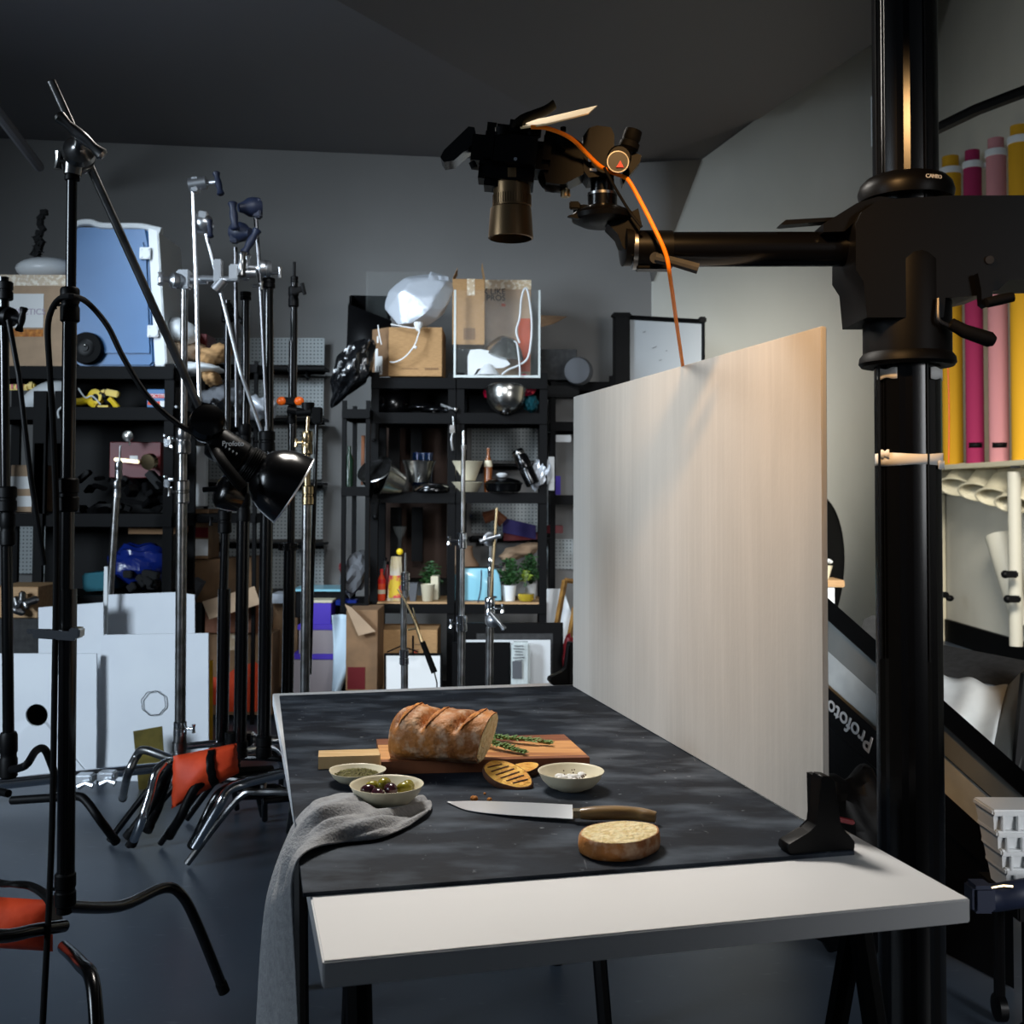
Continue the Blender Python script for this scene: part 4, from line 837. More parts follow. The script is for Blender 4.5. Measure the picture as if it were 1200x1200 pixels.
# white foam boards
def zdrop(q, pts):
    for v, p in zip(q, pts):
        if p[1] > 862: v.z = .0005
    return q
def board(name, label, pts, Y, lean=.0, mt=m_white, th_=.012, cat='board', hole=None):
    m = MB(); q = zdrop([P(x, y, Y+(900-y)*K(Y)*lean) for x, y in pts], pts)
    if hole:
        hx, hy, hr = hole; n = 24; outer = []
        hs = [P(hx+hr*math.cos(2*PI*i/n), hy+hr*math.sin(2*PI*i/n), Y+(900-hy)*K(Y)*lean) for i in range(n)]
        # outer ring follows the rectangle
        x0, x1 = min(p[0] for p in pts), max(p[0] for p in pts); y0, y1 = min(p[1] for p in pts), max(p[1] for p in pts)
        for i in range(n):
            a = 2*PI*i/n; c, s = math.cos(a), math.sin(a)
            tt = min([(x1-hx)/c if c > 1e-6 else 1e9, (x0-hx)/c if c < -1e-6 else 1e9, (y1-hy)/s if s > 1e-6 else 1e9, (y0-hy)/s if s < -1e-6 else 1e9])
            outer.append([hx+c*tt, hy+s*tt])
        for cx_, cy_ in ((x0, y0), (x1, y0), (x1, y1), (x0, y1)):
            k = min(range(n), key=lambda i: (outer[i][0]-cx_)**2+(outer[i][1]-cy_)**2); outer[k] = [cx_, cy_]
        os_ = zdrop([P(x, y, Y+(900-y)*K(Y)*lean) for x, y in outer], outer); d = V((0, th_, 0))
        m.loft([hs, os_, [p+d for p in os_], [p+d for p in hs], hs], cap=False); bmesh.ops.remove_doubles(m.b, verts=m.b.verts[:], dist=.0001)
    else: m.prism(q, (0, th_, 0))
    return one(name, m, mt, label, cat)
board('foam_board', 'white foam board at far left with a cut round hole showing black', [(-40, 772), (113, 766), (112, 903), (-40, 914)], 5.15, .06, hole=(43, 838, 13))
board('black_flag', 'black flag standing behind the board with the round hole', [(10, 790), (80, 790), (80, 900), (10, 905)], 5.3, .05, mt=m_black)
board('foam_board', 'white foam board behind the one with the round hole, its top left part showing', [(45, 712), (121, 706), (122, 905), (45, 905)], 5.35, .05)
b3 = board('foam_board', 'front white foam board with a scored circle and brass plate before it', [(119, 747), (122, 744), (244, 742), (245, 866), (225, 897), (111, 904)], 5.2, .06)
m = MB(); c = P(180, 824, 5.2+.06*76*K(5.2)-.008)
pts = [c+V((K(5.2)*(14+.6*math.sin(5*i))*math.cos(i*2*PI/40), 0, K(5.2)*(14+.6*math.sin(5*i))*math.sin(i*2*PI/40))) for i in range(41)]
m.tube(pts, .0022, 5); OFF[b3] = b3.location.copy(); obj('scored_circle', m, m_grey, b3)
board('foam_board', 'tallest white foam board, leaning behind the one with the scored circle', [(125, 697), (206, 694), (228, 697), (229, 898), (125, 900)], 5.5, .04)
board('white_strip', 'thin white edge of a board slotted between the two left foam boards', [(122, 664), (126, 664), (124, 890), (117, 900)], 5.45, .0, mt=m_wplas)
board('brass_plate', 'small dull brass plate leaning on the white board behind the chrome legs', [(156, 857), (190, 851), (195, 893), (163, 897)], 5.05, .1, mt=mat('dull_brass', (120, 106, 52), .35, .8, rgb2=(84, 76, 40), scale=9), th_=.004, cat='plate')
board('yellow_plank', 'narrow yellow plank standing at the right edge of the white boards', [(245, 774), (249, 774), (249, 868), (245, 868)], 5.3, .03, mt=m_ypap, cat='plank')
# ================================================================== SHELVING, CONTENTS
def rack(label, x0, x1, Y, dp, levels, bt=11, pw=9, top=None, wood=(), xl=None):
    """x0,x1 px of the outer edges at depth Y; levels = px rows of the shelf tops"""
    a, b = P(x0, 578, Y).x, P(x1, 578, Y).x; k = K(Y); r = thing('shelving_unit', label, 'shelving', ((a+b)/2, Y+dp/2, 0))
    zt = P(600, top or levels[0], Y).z; w_ = k*pw
    for x in (a+w_/2, b-w_/2):
        for y in (Y+.015, Y+dp-.015):
            m = MB(); m.box((x, y, zt/2), (w_, .03, zt)); 
            obj('post', m, m_rackm, r)
    for i, l in enumerate(levels):
        z = P(600, l, Y).z; m = MB(); m.box(((a+b)/2, Y+dp/2, z-.006), (b-a-.004, dp-.002, .012)); obj('shelf', m, m_wood if i in wood else m_rackm, r)
        m = MB()
        for y in (Y-.006, Y+dp+.002): m.box(((a+b)/2, y, z-.010-k*bt/2), (b-a, .012, k*bt), bev=.002)
        for x in (a+.004, b-.004): m.box((x, Y+dp/2, z-.012-k*bt/2), (.008, dp, k*bt))
        obj('beam', m, m_rackm, r)
    return r
YR = 6.5
def lz_(py, Y=YR): return P(600, py, Y).z
rA = rack('black steel shelving unit full of kitchenware, left of the two tall ones', 434, 533.5, YR, .42, [443, 484, 577, 706, 812], 11, 9, 437, wood=(3,))
rB = rack('black steel shelving unit holding the light blue toaster, right of the kitchenware one', 534.5, 641, YR, .42, [443, 484, 577, 706, 812], 11, 9, 437, wood=(3,))
rC = rack('narrow black shelving bay beside the wall strip, left of the kitchenware unit', 400, 433, YR-.15, .45, [480, 571, 708, 812], 9, 5, 470)
rD = rack('dim black shelving farther back, between the toaster unit and the pale panel', 645, 720, 7.05, .4, [447, 494, 580], 9, 6, 440)
YL_ = 6.0
rL = rack('black steel shelving at far left under the blue cooler and cartons', -30, 202, YL_, .45, [431, 479, 604, 700, 812], 13, 11, 428)
m = MB(); m.box((P(125, 578, YL_+.44).x, YL_+.44, (lz_(431)+.02+.45)/2), (.70, .008, lz_(431)-.45)); obj('interior_shade_panel', m, m_black, rL)  # added black sheet standing in for the shade inside the rack
for R_, x_ in ((rA, 483), (rB, 587)):
    m = MB(); m.box((P(x_, 578, YR).x, YR+.41, (lz_(443)+lz_(484))/2), (.48, .006, lz_(443)-lz_(484))); obj('interior_shade_panel', m, m_black, R_)  # black sheets added to darken the top cells like deep shade
m = MB(); k = K(YL_)
for px in (73, 48): m.box((P(px, 578, YL_).x, YL_-.02, lz_(604, YL_)+.33), (.07, .03, .66)); m.box((P(px, 578, YL_).x, YL_-.02, 1.1), (.05, .03, 1.0))
OFF_ = obj('upright_plate', m, m_rackm, rL)

def carton(label, x0, y0, x1, y1, Y, d, mt=m_card, rz=0.0, flaps=(), tape=False, name='cardboard_box', cat='box', ry=0.0, lid=True):
    k = K(Y); W = (x1-x0)*k/max(.5, math.cos(rz)); H_ = (y1-y0)*k; c = P((x0+x1)/2, y1, Y)
    r = thing(name, label, cat, c); R = RY(ry) @ RZ(rz)
    def Q(x, y, z): return c+R @ V((x, y, z))
    m = MB(); w_ = W/2
    if lid: m.hexa([Q(-w_, 0, 0), Q(w_, 0, 0), Q(w_, d, 0), Q(-w_, d, 0)], [Q(-w_, 0, H_), Q(w_, 0, H_), Q(w_, d, H_), Q(-w_, d, H_)])
    else:
        t_ = .006
        for (xa, xb, ya, yb) in ((-w_, w_, 0, t_), (-w_, w_, d-t_, d), (-w_, -w_+t_, t_, d-t_), (w_-t_, w_, t_, d-t_)):
            m.hexa([Q(xa, ya, 0), Q(xb, ya, 0), Q(xb, yb, 0), Q(xa, yb, 0)], [Q(xa, ya, H_), Q(xb, ya, H_), Q(xb, yb, H_), Q(xa, yb, H_)])
        m.hexa([Q(-w_, 0, 0), Q(w_, 0, 0), Q(w_, d, 0), Q(-w_, d, 0)], [Q(-w_, 0, t_), Q(w_, 0, t_), Q(w_, d, t_), Q(-w_, d, t_)])
    bmesh.ops.bevel(m.b, geom=m.b.edges[:], offset=.003, segments=1, affect='EDGES'); obj('box_body', m, mt, r)
    for f in flaps:   # (side, angle, length)
        s_, an, ln = f; m = MB(); ca, sa = math.cos(an)*ln, math.sin(an)*ln
        e = {'f': (Q(-w_, 0, H_), Q(w_, 0, H_), V((0, -ca, sa))), 'b': (Q(w_, d, H_), Q(-w_, d, H_), V((0, ca, sa))),
             'l': (Q(-w_, d, H_), Q(-w_, 0, H_), V((-ca, 0, sa))), 'r': (Q(w_, 0, H_), Q(w_, d, H_), V((ca, 0, sa)))}[s_]
        v = R @ e[2]; m.loft([[e[0], e[1], e[1]+V((0, 0, .004)), e[0]+V((0, 0, .004))], [e[0]+v, e[1]+v, e[1]+v+V((0, 0, .004)), e[0]+v+V((0, 0, .004))]]); obj('flap', m, mt, r)
    if tape:
        m = MB(); m.loft([[Q(-w_-.001, -.0015, H_-.055*k/.0046), Q(w_+.001, -.0015, H_-.055*k/.0046)], [Q(-w_-.001, -.0015, H_+.001), Q(w_+.001, -.0015, H_+.001)], [Q(-w_-.001, d*.3, H_+.0015), Q(w_+.001, d*.3, H_+.0015)]], cap=False) if False else m.box(c+R @ V((0, -.0012, H_-.03)), (W+.002, .0015, .06), R)
        obj('tape', m, m_tape, r)
    return r, Q, w_, H_
def patch(par, nm, Q, x0, x1, z0, z1, mt, y=-.002, label=None):
    m = MB(); m.hexa([Q(x0, y, z0), Q(x1, y, z0), Q(x1, y+.0015, z0), Q(x0, y+.0015, z0)], [Q(x0, y, z1), Q(x1, y, z1), Q(x1, y+.0015, z1), Q(x0, y+.0015, z1)]); return obj(nm, m, mt, par, label=label)
def wtext(par, s, Q, x, z, h, mt, y=-.003, al='CENTER', bold=True):
    q = Q(x, y, z); return text('lettering', s, mt, par, q, Q(1, 0, 0)-Q(0, 0, 0), (0, 0, 1), h, .0004, al, bold)

# --- left shelving top: carton, cooler
r, Q, w_, H_ = carton('large cardboard box with handwritten paper sign, at the left end of the top shelf', -20, 321, 77, 430, YL_+.02, .40, m_cardp, tape=True)
kk = K(YL_)
patch(r, 'paper_sign', Q, w_-.34, w_-.125, .215, .40, m_wpap); wtext(r, 'COSMETICS', Q, w_-.235, .30, .046, mat('faded_marker', (176, 160, 178), .8), bold=False)
patch(r, 'red_brown_stripe', Q, -w_, w_-.125, .165, .205, m_score)
m = MB(); m.sphere(P(56, 316, 6.2), .16, (1.1, .8, .42)); one('plastic_bag', m, m_wplas, 'white plastic bag on top of the box with the paper sign', 'bag')
m = MB()
for i in range(30):
    q = P(28+i*.75+2*math.sin(i*2), 426-i*6.1, 6.44); m.box(q, (.035, .03, .042), RY(i*.7), .004)
one('tripod_arm', m, m_black, 'thin black jointed arm poking up behind the box with the paper sign', 'arm')
cl = thing('cool_box', 'large blue wheeled cool box with white lid standing on end', 'cool box', P(140, 430, YL_))
k = kk
def pq(x, y, d=0): return P(x, y, YL_+.02)+V((0, d, 0))
m = MB(); m.loft([[pq(*p, d) for p in ((80, 278), (88, 266), (172, 266), (175, 300), (181, 425), (176, 430), (95, 430), (82, 420))] for d in (0, .40)]); bmesh.ops.bevel(m.b, geom=[e for e in m.b.edges], offset=.012, segments=2, affect='EDGES'); obj('cooler_body', m, m_blue, cl)
m = MB(); m.loft([[pq(*p, d) for p in ((174, 268), (186, 271), (196, 425), (193, 430), (182, 430))] for d in (-.01, .41)]); bmesh.ops.bevel(m.b, geom=[e for e in m.b.edges], offset=.006, segments=2, affect='EDGES'); obj('lid', m, m_wplas, cl)
m = MB(); m.tube([pq(84, 268, .02), pq(92, 261, .02), pq(106, 260, .02), pq(120, 264, .02), pq(160, 264.5, .02), pq(176, 267, .02), pq(188, 270, .02)], .020, 10, smooth=4, flat=1.3); obj('carry_handle', m, m_wplas, cl)
m = MB(); m.prism([pq(x, y, -.012) for x, y in [(96, 284), (168, 284), (172, 300), (176, 414), (120, 414), (116, 400), (92, 384), (90, 300)]], (0, .012, 0)); obj('side_panel', m, m_blue, cl)
for y in (297, 388):
    m = MB(); m.box(pq(172 if y < 350 else 181, y+1, -.025), (k*13, .014, k*14), bev=.003)
    for dx in (-4, 4):
        for dy in (-4.5, 4.5): m.cyl(pq((172 if y < 350 else 181)+dx, y+1+dy, -.03), pq((172 if y < 350 else 181)+dx, y+1+dy, -.036), k*1.2, None, 8)
    obj('hinge', m, m_wplas, cl)
m = MB(); c = pq(104, 409, -.03); m.lathe([(k*8, -.02), (k*18, -.018), (k*19, -.008), (k*19, .03), (k*16, .035)], c, (0, 1, 0), 30); wh = obj('wheel', m, m_rub, cl)
m = MB(); m.lathe([(k*4, -.030), (k*4.5, -.022), (k*10, -.021), (k*11, -.019)], c, (0, 1, 0), 20); obj('hub', m, m_plas, wh)
m = MB(); m.sphere(pq(104.5, 406.5, -.062), k*1.8); obj('hub_cap', m, m_steel, wh)
# second shelf
YS = YL_+.10
def yy(py): return P(600, py, YS).z
zs2 = P(600, 479, YL_).z
m = MB(); m.sphere(P(56, 463, YS+.02), .115, (1.45, .7, .62), RY(-.45)); one('white_pouch', m, m_wplas, 'smooth white bulging pouch on the shelf under the sign box', 'bag')
ys = []
for i, (x, y, x2, y2, lb) in enumerate([(12, 452, 40, 456, 'yellow cutter tool at the left of the shelf under the sign box'), (140, 470, 112, 463, 'yellow tape dispenser lying at the back of the tool shelf'), (127, 462, 139, 467, 'yellow tape dispenser with flat top, right of the other one'), (90, 472, 112, 470, 'pale yellow hose lying between the tape dispensers and the pouch')]):
    o = thing('hand_tool', lb, 'tool', P((x+x2)/2, 478, YS))
    if i == 0:
        m = MB(); m.box(P(22, 454, YS), (.12, .04, .032), bev=.008); m.box(P(37, 452, YS), (.04, .045, .04), bev=.01); obj('tool_body', m, m_yel, o)
        m = MB()
        for j in range(3): m.box(P(14+6*j, 453, YS-.022), (.010, .004, .026))
        obj('grip_band', m, m_redem, o)
    elif i == 1:
        m = MB(); m.lathe([(.012, -.02), (.042, -.018), (.042, .018), (.012, .02)], P(113, 465, YS), (.2, 1, 0), 20); m.tube([P(108, 462, YS), P(104, 470, YS), P(113, 476, YS)], .018, 8, smooth=3); m.box(P(119, 460, YS), (.05, .03, .016), RY(-.5), .003); obj('tool_body', m, m_yel, o)
        m = MB(); m.lathe([(.02, -.022), (.024, .022)], P(114, 466, YS), (.2, 1, 0), 16); m.box(P(121, 463, YS-.01), (.04, .03, .012), RY(.6)); obj('blade_guard', m, m_black, o)
    elif i == 2:
        m = MB(); m.box(P(132, 461, YS), (.075, .04, .036), RY(.2), .006); m.tube([P(128, 467, YS), P(133, 472, YS), P(138, 478, YS)], .016, 8); m.box(P(122, 476.5, YS), (.06, .04, .012), bev=.003); obj('tool_body', m, m_yel, o)
        m = MB(); m.tube([P(121, 464, YS), P(125, 471, YS), P(133, 473, YS)], .012, 8); obj('grip', m, m_black, o)
    else:
        m = MB(); m.tube([P(84, 471, YS), P(95, 471, YS), P(106, 468, YS), P(112, 474, YS)], .022, 8, smooth=3); obj('tool_body', m, m_yel, o)
m = MB(); m.tube([P(92, 455, YS-.03), P(100, 466, YS-.03), P(108, 464, YS-.03), P(118, 474, YS-.03)], .004, 6, smooth=4); one('white_wire', m, m_wplas, 'loose pale wire curling over the yellow tools', 'wire')
r, Q, w_, H_ = carton('small blue glue packet standing upright on the tool shelf', 172, 456, 196, 477.5, YL_+.05, .05, m_blue, name='glue_packet', cat='packet')
patch(r, 'red_band', Q, -w_, w_, .052, .074, m_redem); patch(r, 'orange_label', Q, -w_*.9, w_*.3, .014, .032, m_org); patch(r, 'white_label', Q, w_*.3, w_*.9, .004, .036, m_wpap)
wtext(r, 'LOCTITE', Q, 0, .063, .024, m_txtw, y=-.004)
m = MB(); m.box(P(202, 477, YL_+.03), (.06, .04, .012), bev=.003); one('white_bar', m, m_wplas, 'small white bar lying right of the blue glue packet', 'bar')
m = MB(); m.tube([P(69, 490, YL_-.05), P(68, 482, YL_-.05), P(73, 477, YL_-.05), P(78, 480, YL_-.04)], .005, 6, smooth=4); one('white_hook', m, m_wplas, 'small white hook of cable on the shelf edge behind the nearest stand', 'cable')
# third shelf
r, Q, w_, H_ = carton('dark red plastic case on the third shelf at left', 128, 518, 188, 560, YL_+.2, .2, m_red, name='plastic_case', cat='case')
for i, (x, w2) in enumerate(((-.03, .045), (.055, .04))): patch(r, 'white_label', Q, x, x+w2, .10, .124, m_wpap)
m = MB(); m.box(P(150, 540, YL_+.12), (.14, .05, .02), RY(.1), .004); m.lathe([(.02, -.02), (.045, -.018), (.045, .018), (.02, .02)], P(175, 541, YL_+.12), (.3, 1, .2), 18); one('tape_dispenser', m, m_brass, 'dull yellow dispenser in front of the dark red case', 'tool')
m = MB()
random.seed(4)
for i in range(26):
    m.box(P(random.uniform(92, 196), random.uniform(556, 600), YL_+random.uniform(.06, .3)), (random.uniform(.03, .12), .06, random.uniform(.02, .06)), Euler((0, random.uniform(-.8, .8), random.uniform(-.8, .8))).to_matrix(), .004)
o = one('black_clamp_heap', m, m_black, 'heap of black clamps and fittings on the third shelf at left', 'clamps'); o['kind'] = 'stuff'
for i, (x, y, lb) in enumerate([(192, 512, 'uppermost small chrome knob on the right post of the left shelving'), (192, 560, 'lower small chrome knob on the right post of the left shelving')]):
    m = MB(); m.cyl(P(x+6, y+2, YL_-.04), P(x+11, y+2, YL_-.04), .012, None, 10); m.sphere(P(x+1, y-1, YL_-.04), .014); m.cyl(P(x+8, y+12, YL_-.04), P(x+10, y+12, YL_-.04), .014, None, 10); m.box(P(x+4, y+6, YL_-.02), (.03, .03, .05), bev=.004); obj('knob', m, m_chrome, rL, label='chrome knob')
m = MB(); m.lathe([(.012, 0), (.03, .004), (.03, .02), (.01, .028)], P(151, 511, YL_+.1), (0, -1, 0), 14); m.cyl(P(151, 511, YL_+.1), P(152, 522, YL_+.1), .006, None, 8); one('caster', m, m_steel, 'small grey caster knob above the dark red case', 'knob')
r, Q, w_, H_ = carton('pale brown carton on the third shelf behind the slanting dark tube', 12, 545, 47, 600, YL_+.25, .2, m_cardp); patch(r, 'label', Q, -w_, w_, .13, .20, m_wpap); patch(r, 'lower_label', Q, -w_, w_, .03, .09, m_wpap)
# fourth shelf, bottom
m = MB(); m.sphere(P(163, 662, YL_+.2), .15, (1.1, .7, .8), f=lambda q: 1+.10*math.sin(7*q.x+5*q.z)+.06*math.sin(13*q.z+9*q.y), u=28, v=18); one('blue_bag', m, m_bluebag, 'crinkled blue plastic bag on the lower left shelf', 'bag')
r, Q, w_, H_ = carton('flattened brown carton lying above the crinkled blue bag', 150, 618, 205, 626, YL_+.1, .25, m_cardd)
m = MB()
for i in range(18): m.box(P(random.uniform(150, 182), random.uniform(672, 690), YL_+random.uniform(.03, .15)), (.05, .05, .04), Euler((0, random.uniform(-.8, .8), 0)).to_matrix(), .005)
o = one('black_cable_heap', m, m_black, 'tangle of black gear in front of the crinkled blue bag', 'gear'); o['kind'] = 'stuff'
m = MB(); m.box(P(122, 680, YL_+.2), (.17, .2, .10), RY(-.08), .01); one('grey_bundle', m, m_teal, 'dim grey-green folded bundle beside the crinkled blue bag', 'bundle')
# wooden cubby with chrome bits at far left
r, Q, w_, H_ = carton('open pale wooden cubby at far left holding chrome fittings', -10, 688, 44, 724, YL_-.35, .30, m_wood, name='wooden_cubby', cat='cubby')
m = MB()
for x, y, rr in ((20, 706, .022), (26, 700, .018), (30, 707, .016), (38, 704, .02), (12, 708, .02), (22, 716, .02)): m.lathe([(rr*.6, -.03), (rr, -.02), (rr, .02), (rr*.6, .03)], P(x, y, YL_-.40), (random.uniform(-1, 1), .3, random.uniform(-1, 1)), 12)
o = one('chrome_fittings', m, m_chromed, 'cluster of chrome and black fittings before the pale wooden cubby', 'fittings'); o['kind'] = 'stuff'
r, Q, w_, H_ = carton('dark drawer box under the pale wooden cubby at far left', -20, 726, 44, 771, YL_-.4, .30, m_mesh, name='dark_box', cat='box')

# --- bags to the right of the cool box
r, Q, w_, H_ = carton('dark open box behind the soft bags right of the cool box', 201, 391, 242, 420, 6.3, .2, m_red, rz=.0)
def blob(label, x, y, Y, rx, ry, rz_, mt, name='soft_bag', cat='bag', amp=.08, rot=0.0, seed=0):
    k = K(Y); m = MB(); m.sphere(P(x, y, Y), 1, (rx*k, rz_, ry*k), RY(rot), 32, 20, f=lambda q: 1+amp*math.sin(6*q.x+4*q.z+seed)+amp*.6*math.sin(13*q.x-9*q.z+5*q.y+seed*2)+amp*.3*math.sin(23*q.z+17*q.x))
    return one(name, m, mt, label, cat, sharp=2)
rE = rack('low black shelf under the soft bags beside the pegboards', 218, 300, 6.46, .4, [428, 493, 604], 8, 4, 424)
blob('white curved plastic cover leaning over the bags right of the cool box', 213, 388, 6.2, 22, 14, .12, m_wplas, amp=.03, rot=.5)
blob('clear bag of pinkish wrap between the cool box and the pegboards', 220, 412, 6.28, 22, 12, .14, m_cardp, seed=1)
blob('crumpled tan paper bag at the right of the bag pile', 253, 416, 6.28, 18, 11, .12, m_card, amp=.12, rot=-.3, seed=2)
blob('flat white pillow-like bag lying under the pinkish wrap', 225, 433, 6.22, 36, 8, .16, m_wplas, amp=.06, seed=3)
blob('yellowish paper fold sticking out under the white flat bag', 248, 443, 6.22, 12, 9, .1, m_card, amp=.1, rot=.5, seed=4)
blob('grey plastic bag sagging on the shelf left of the black stands', 262, 468, 6.3, 28, 16, .14, m_grey, amp=.12, seed=5)
blob('pale blue plastic bag behind the black stand cluster', 303, 478, 6.45, 22, 14, .12, m_silver, amp=.14, seed=6)
blob('black plastic bundle behind the boom arm end', 258, 480, 6.1, 17, 13, .1, m_bag, amp=.12, seed=7)
m = MB(); m.box(P(234, 558, 6.6), (K(6.6)*17, .06, K(6.6)*70), bev=.003); one('pale_panel_edge', m, m_wplas, 'narrow pale grey board on end behind the swivel clamp', 'board')

# --- pegboards on the back wall
def wallY(px): 
    return 7.1+(7.6-7.1)*min(1, max(0, px/740))
def peg(label, x0, y0, x1, y1, rail=True, n=1):
    Y = wallY((x0+x1)/2)-.05; k = K(Y); r = thing('pegboard', label, 'pegboard', P((x0+x1)/2, y1, Y)); n = max(1, round((x1-x0)/70))
    for i in range(n):
        a = x0+(x1-x0)*i/n; b = x0+(x1-x0)*(i+1)/n; m = MB(); c = P((a+b)/2, (y0+y1)/2, Y); m.box(c, ((b-a)*k-.006, .012, (y1-y0)*k), bev=.003); obj('panel', m, m_peg, r)
    if rail:
        m = MB(); m.box(P((x0+x1)/2+2, y1+5, Y-.09), ((x1-x0)*k, .20, .016)); m.box(P((x0+x1)/2, y1+8, Y-.02), ((x1-x0)*k, .03, .03)); obj('rail_shelf', m, m_black, r)
        m = MB()
        for j in range(2): m.box(P(x0+(x1-x0)*(.15+.7*j), y1+10, Y-.06), (.012, .12, .05))
        obj('bracket', m, m_black, r)
peg('topmost pale pegboard strip behind the black stand cluster', 245, 396, 381, 428)
peg('second pegboard row, under the topmost strip', 246, 443, 380, 487)
peg('third pegboard row, beside the lamp reflector', 240, 502, 378, 562)
peg('fourth pegboard row, below the lamp reflector', 238, 575, 379, 632)
peg('lowest pegboard row, above the leaning cartons', 250, 642, 380, 690, rail=False)
peg('pegboard at the far left seen between the black stands', 14, 612, 58, 672, rail=False)
peg('pegboard behind the metal bowls on the tall shelving', 552, 492, 640, 540)
peg('pegboard behind the toaster shelf, with items resting on its rail', 552, 588, 646, 625)
peg('lower pegboard right of the toaster shelving', 640, 632, 730, 667, rail=False)
r, Q, w_, H_ = carton('grey metal tray on the rail right of the acrylic bin', 632, 409, 676, 445, 7.0, .2, m_mesh, name='metal_tray', cat='tray')
m = MB(); m.lathe([(.05, 0), (.085, .01), (.09, .05), (.08, .09), (.04, .10)], P(680, 436, 6.95), (-.3, -1, 0), 26); one('grey_drum', m, m_grey, 'round pale grey drum on the dim shelf behind the panel corner', 'drum')
m = MB(); m.box(P(655, 460, 7.1), (.25, .2, .07), bev=.01); one('dark_machine', m, m_black, 'dark flat machine on the dim shelf behind the panel corner', 'machine')
m = MB(); m.box(P(660, 514, 7.1), (.10, .04, .045), bev=.004); one('white_label_block', m, m_wplas, 'small white block on the dim shelf right of the thermos', 'block')
m = MB(); q = P(652, 580, 7.1); m.box((q.x, 7.1, q.z+.061), (.05, .08, .12), bev=.003); one('purple_box', m, m_purple, 'small purple box at the right end of the bowl shelf', 'box')
m = MB(); q = [P(589, 607, 7.2), P(628, 616, 7.2), P(628, 632, 7.2), P(589, 624, 7.2)]; m.prism(q, (0, .1, 0)); one('purple_folder', m, m_dpurp, 'slanting dark purple folder above the potted plant', 'folder')
m = MB(); m.prism([P(590, 622, 7.25), P(632, 624, 7.25), (P(632, 632, 7.25)), P(590, 634, 7.25)], (0, .08, 0)); m.box(P(645, 620, 7.2), (.16, .1, .05), bev=.004); one('red_folder', m, m_red, 'dark red folder under the slanting purple one', 'folder')
blob('bundle of beige cloth behind the toaster, above the plants', 610, 646, 7.1, 24, 8, .1, m_cardp, amp=.1, rot=-.25, seed=8, name='cloth_bundle', cat='cloth')
m = MB(); m.tube([P(567, 607, 7.2), P(580, 603, 7.2), P(590, 612, 7.2)], .04, 10); one('brown_jug', m, m_wdark, 'dark brown rounded jug on the pegboard rail above the toaster', 'jug')
# --- tall shelving: top
r, Q, w_, H_ = carton('tan cardboard box with white shipping label on the left tall shelving', 455, 383, 518, 441, YR+.02, .36, m_card)
m = MB(); k = K(YR); a = P(455, 441, YR+.02); q = P(436, 441, YR+.16); 
m.hexa([a, a+V((.004, .01, 0)), q+V((.004, .01, 0)), q], [a+V((0, 0, H_)), a+V((.004, .01, H_)), q+V((.004, .01, H_*.97)), q+V((0, 0, H_*.97))]); obj('side_panel', m, m_cardd, r)
sd = (a-q).normalized(); nrm = V((sd.y, -sd.x, 0))
def SQ(x, y, z): return q+sd*x+nrm*(-y)+V((0, 0, z))
patch(r, 'shipping_label', SQ, .035, .115, .01, .12, m_wpap); patch(r, 'label_strip', SQ, .035, .065, .12, .165, m_wpap); patch(r, 'white_sticker', SQ, .055, .07, .20, .24, m_wpap)
m = MB()
for i in range(5): m.hexa(*[[SQ(x, -.004, z) for x, z in ()] or [SQ(.045+.014*i, -.005, .02), SQ(.051+.014*i, -.005, .02), SQ(.051+.014*i, -.0035, .02), SQ(.045+.014*i, -.0035, .02)], [SQ(.045+.014*i, -.005, .03+.03*(i % 2)), SQ(.051+.014*i, -.005, .03+.03*(i % 2)), SQ(.051+.014*i, -.0035, .03+.03*(i % 2)), SQ(.045+.014*i, -.0035, .03+.03*(i % 2))]])
obj('label_print', m, m_txtk, r)
m = MB()
for i in range(7): m.box(Q(.06+.012*i, -.003, .045), (.007, .001, .012))
m.box(Q(-.03, -.003, .045), (.10, .001, .003)); obj('faint_print', m, m_cardd, r)
# silver bag
sb_ = thing('silver_bag', 'crumpled silver drawstring bag sitting on the tan box', 'bag', P(490, 383, YR+.1))
m = MB(); kk_ = K(YR); c = P(491, 353, YR+.12)
def sf(q): return 1+.07*math.sin(5*q.x+6*q.z)+.05*math.sin(11*q.x-8*q.z+3*q.y)+.035*abs(math.sin(16*q.x+7*q.z))
g_ = bmesh.ops.create_icosphere(m.b, subdivisions=5, radius=1); random.seed(12)
dirs = [V((random.gauss(0, 1), random.gauss(0, 1), random.gauss(0, 1))).normalized() for _ in range(60)]
hts = [random.uniform(.84, 1.0) for _ in dirs]
for v in m.b.verts:
    q = v.co.normalized(); s_ = min([1.12]+[h/q.dot(d) for d, h in zip(dirs, hts) if q.dot(d) > .3]); x = q.x*42*kk_*s_; z = q.z*34*kk_*s_; y = q.y*.14*s_
    x += z*.18; v.co = c+V((x, y, z))
for v in m.b.verts:
    if v.co.z > c.z+24*kk_ and v.co.x > c.x+14*kk_: v.co.z += .02
obj('bag_body', m, m_silver, sb_, sharp=.5)
m = MB(); m.tube([P(443, 381, YR-.03), P(444, 390, YR-.03), P(447, 404, YR-.03)], .004, 6, smooth=3); m.tube([P(458, 380, YR-.03), P(480, 384, YR-.05), P(491, 386, YR-.06), P(489, 396, YR-.06), P(485, 406, YR-.06), P(475, 418, YR-.05), P(464, 424, YR-.04), P(457, 424, YR-.03)], .004, 6, smooth=5)
m.sphere(P(487, 407, YR-.06), .010); m.lathe([(.008, 0), (.022, .02), (.028, .05)], P(490, 388, YR-.05), (0, .1, 1), 10); obj('drawstring', m, m_wpap, sb_)
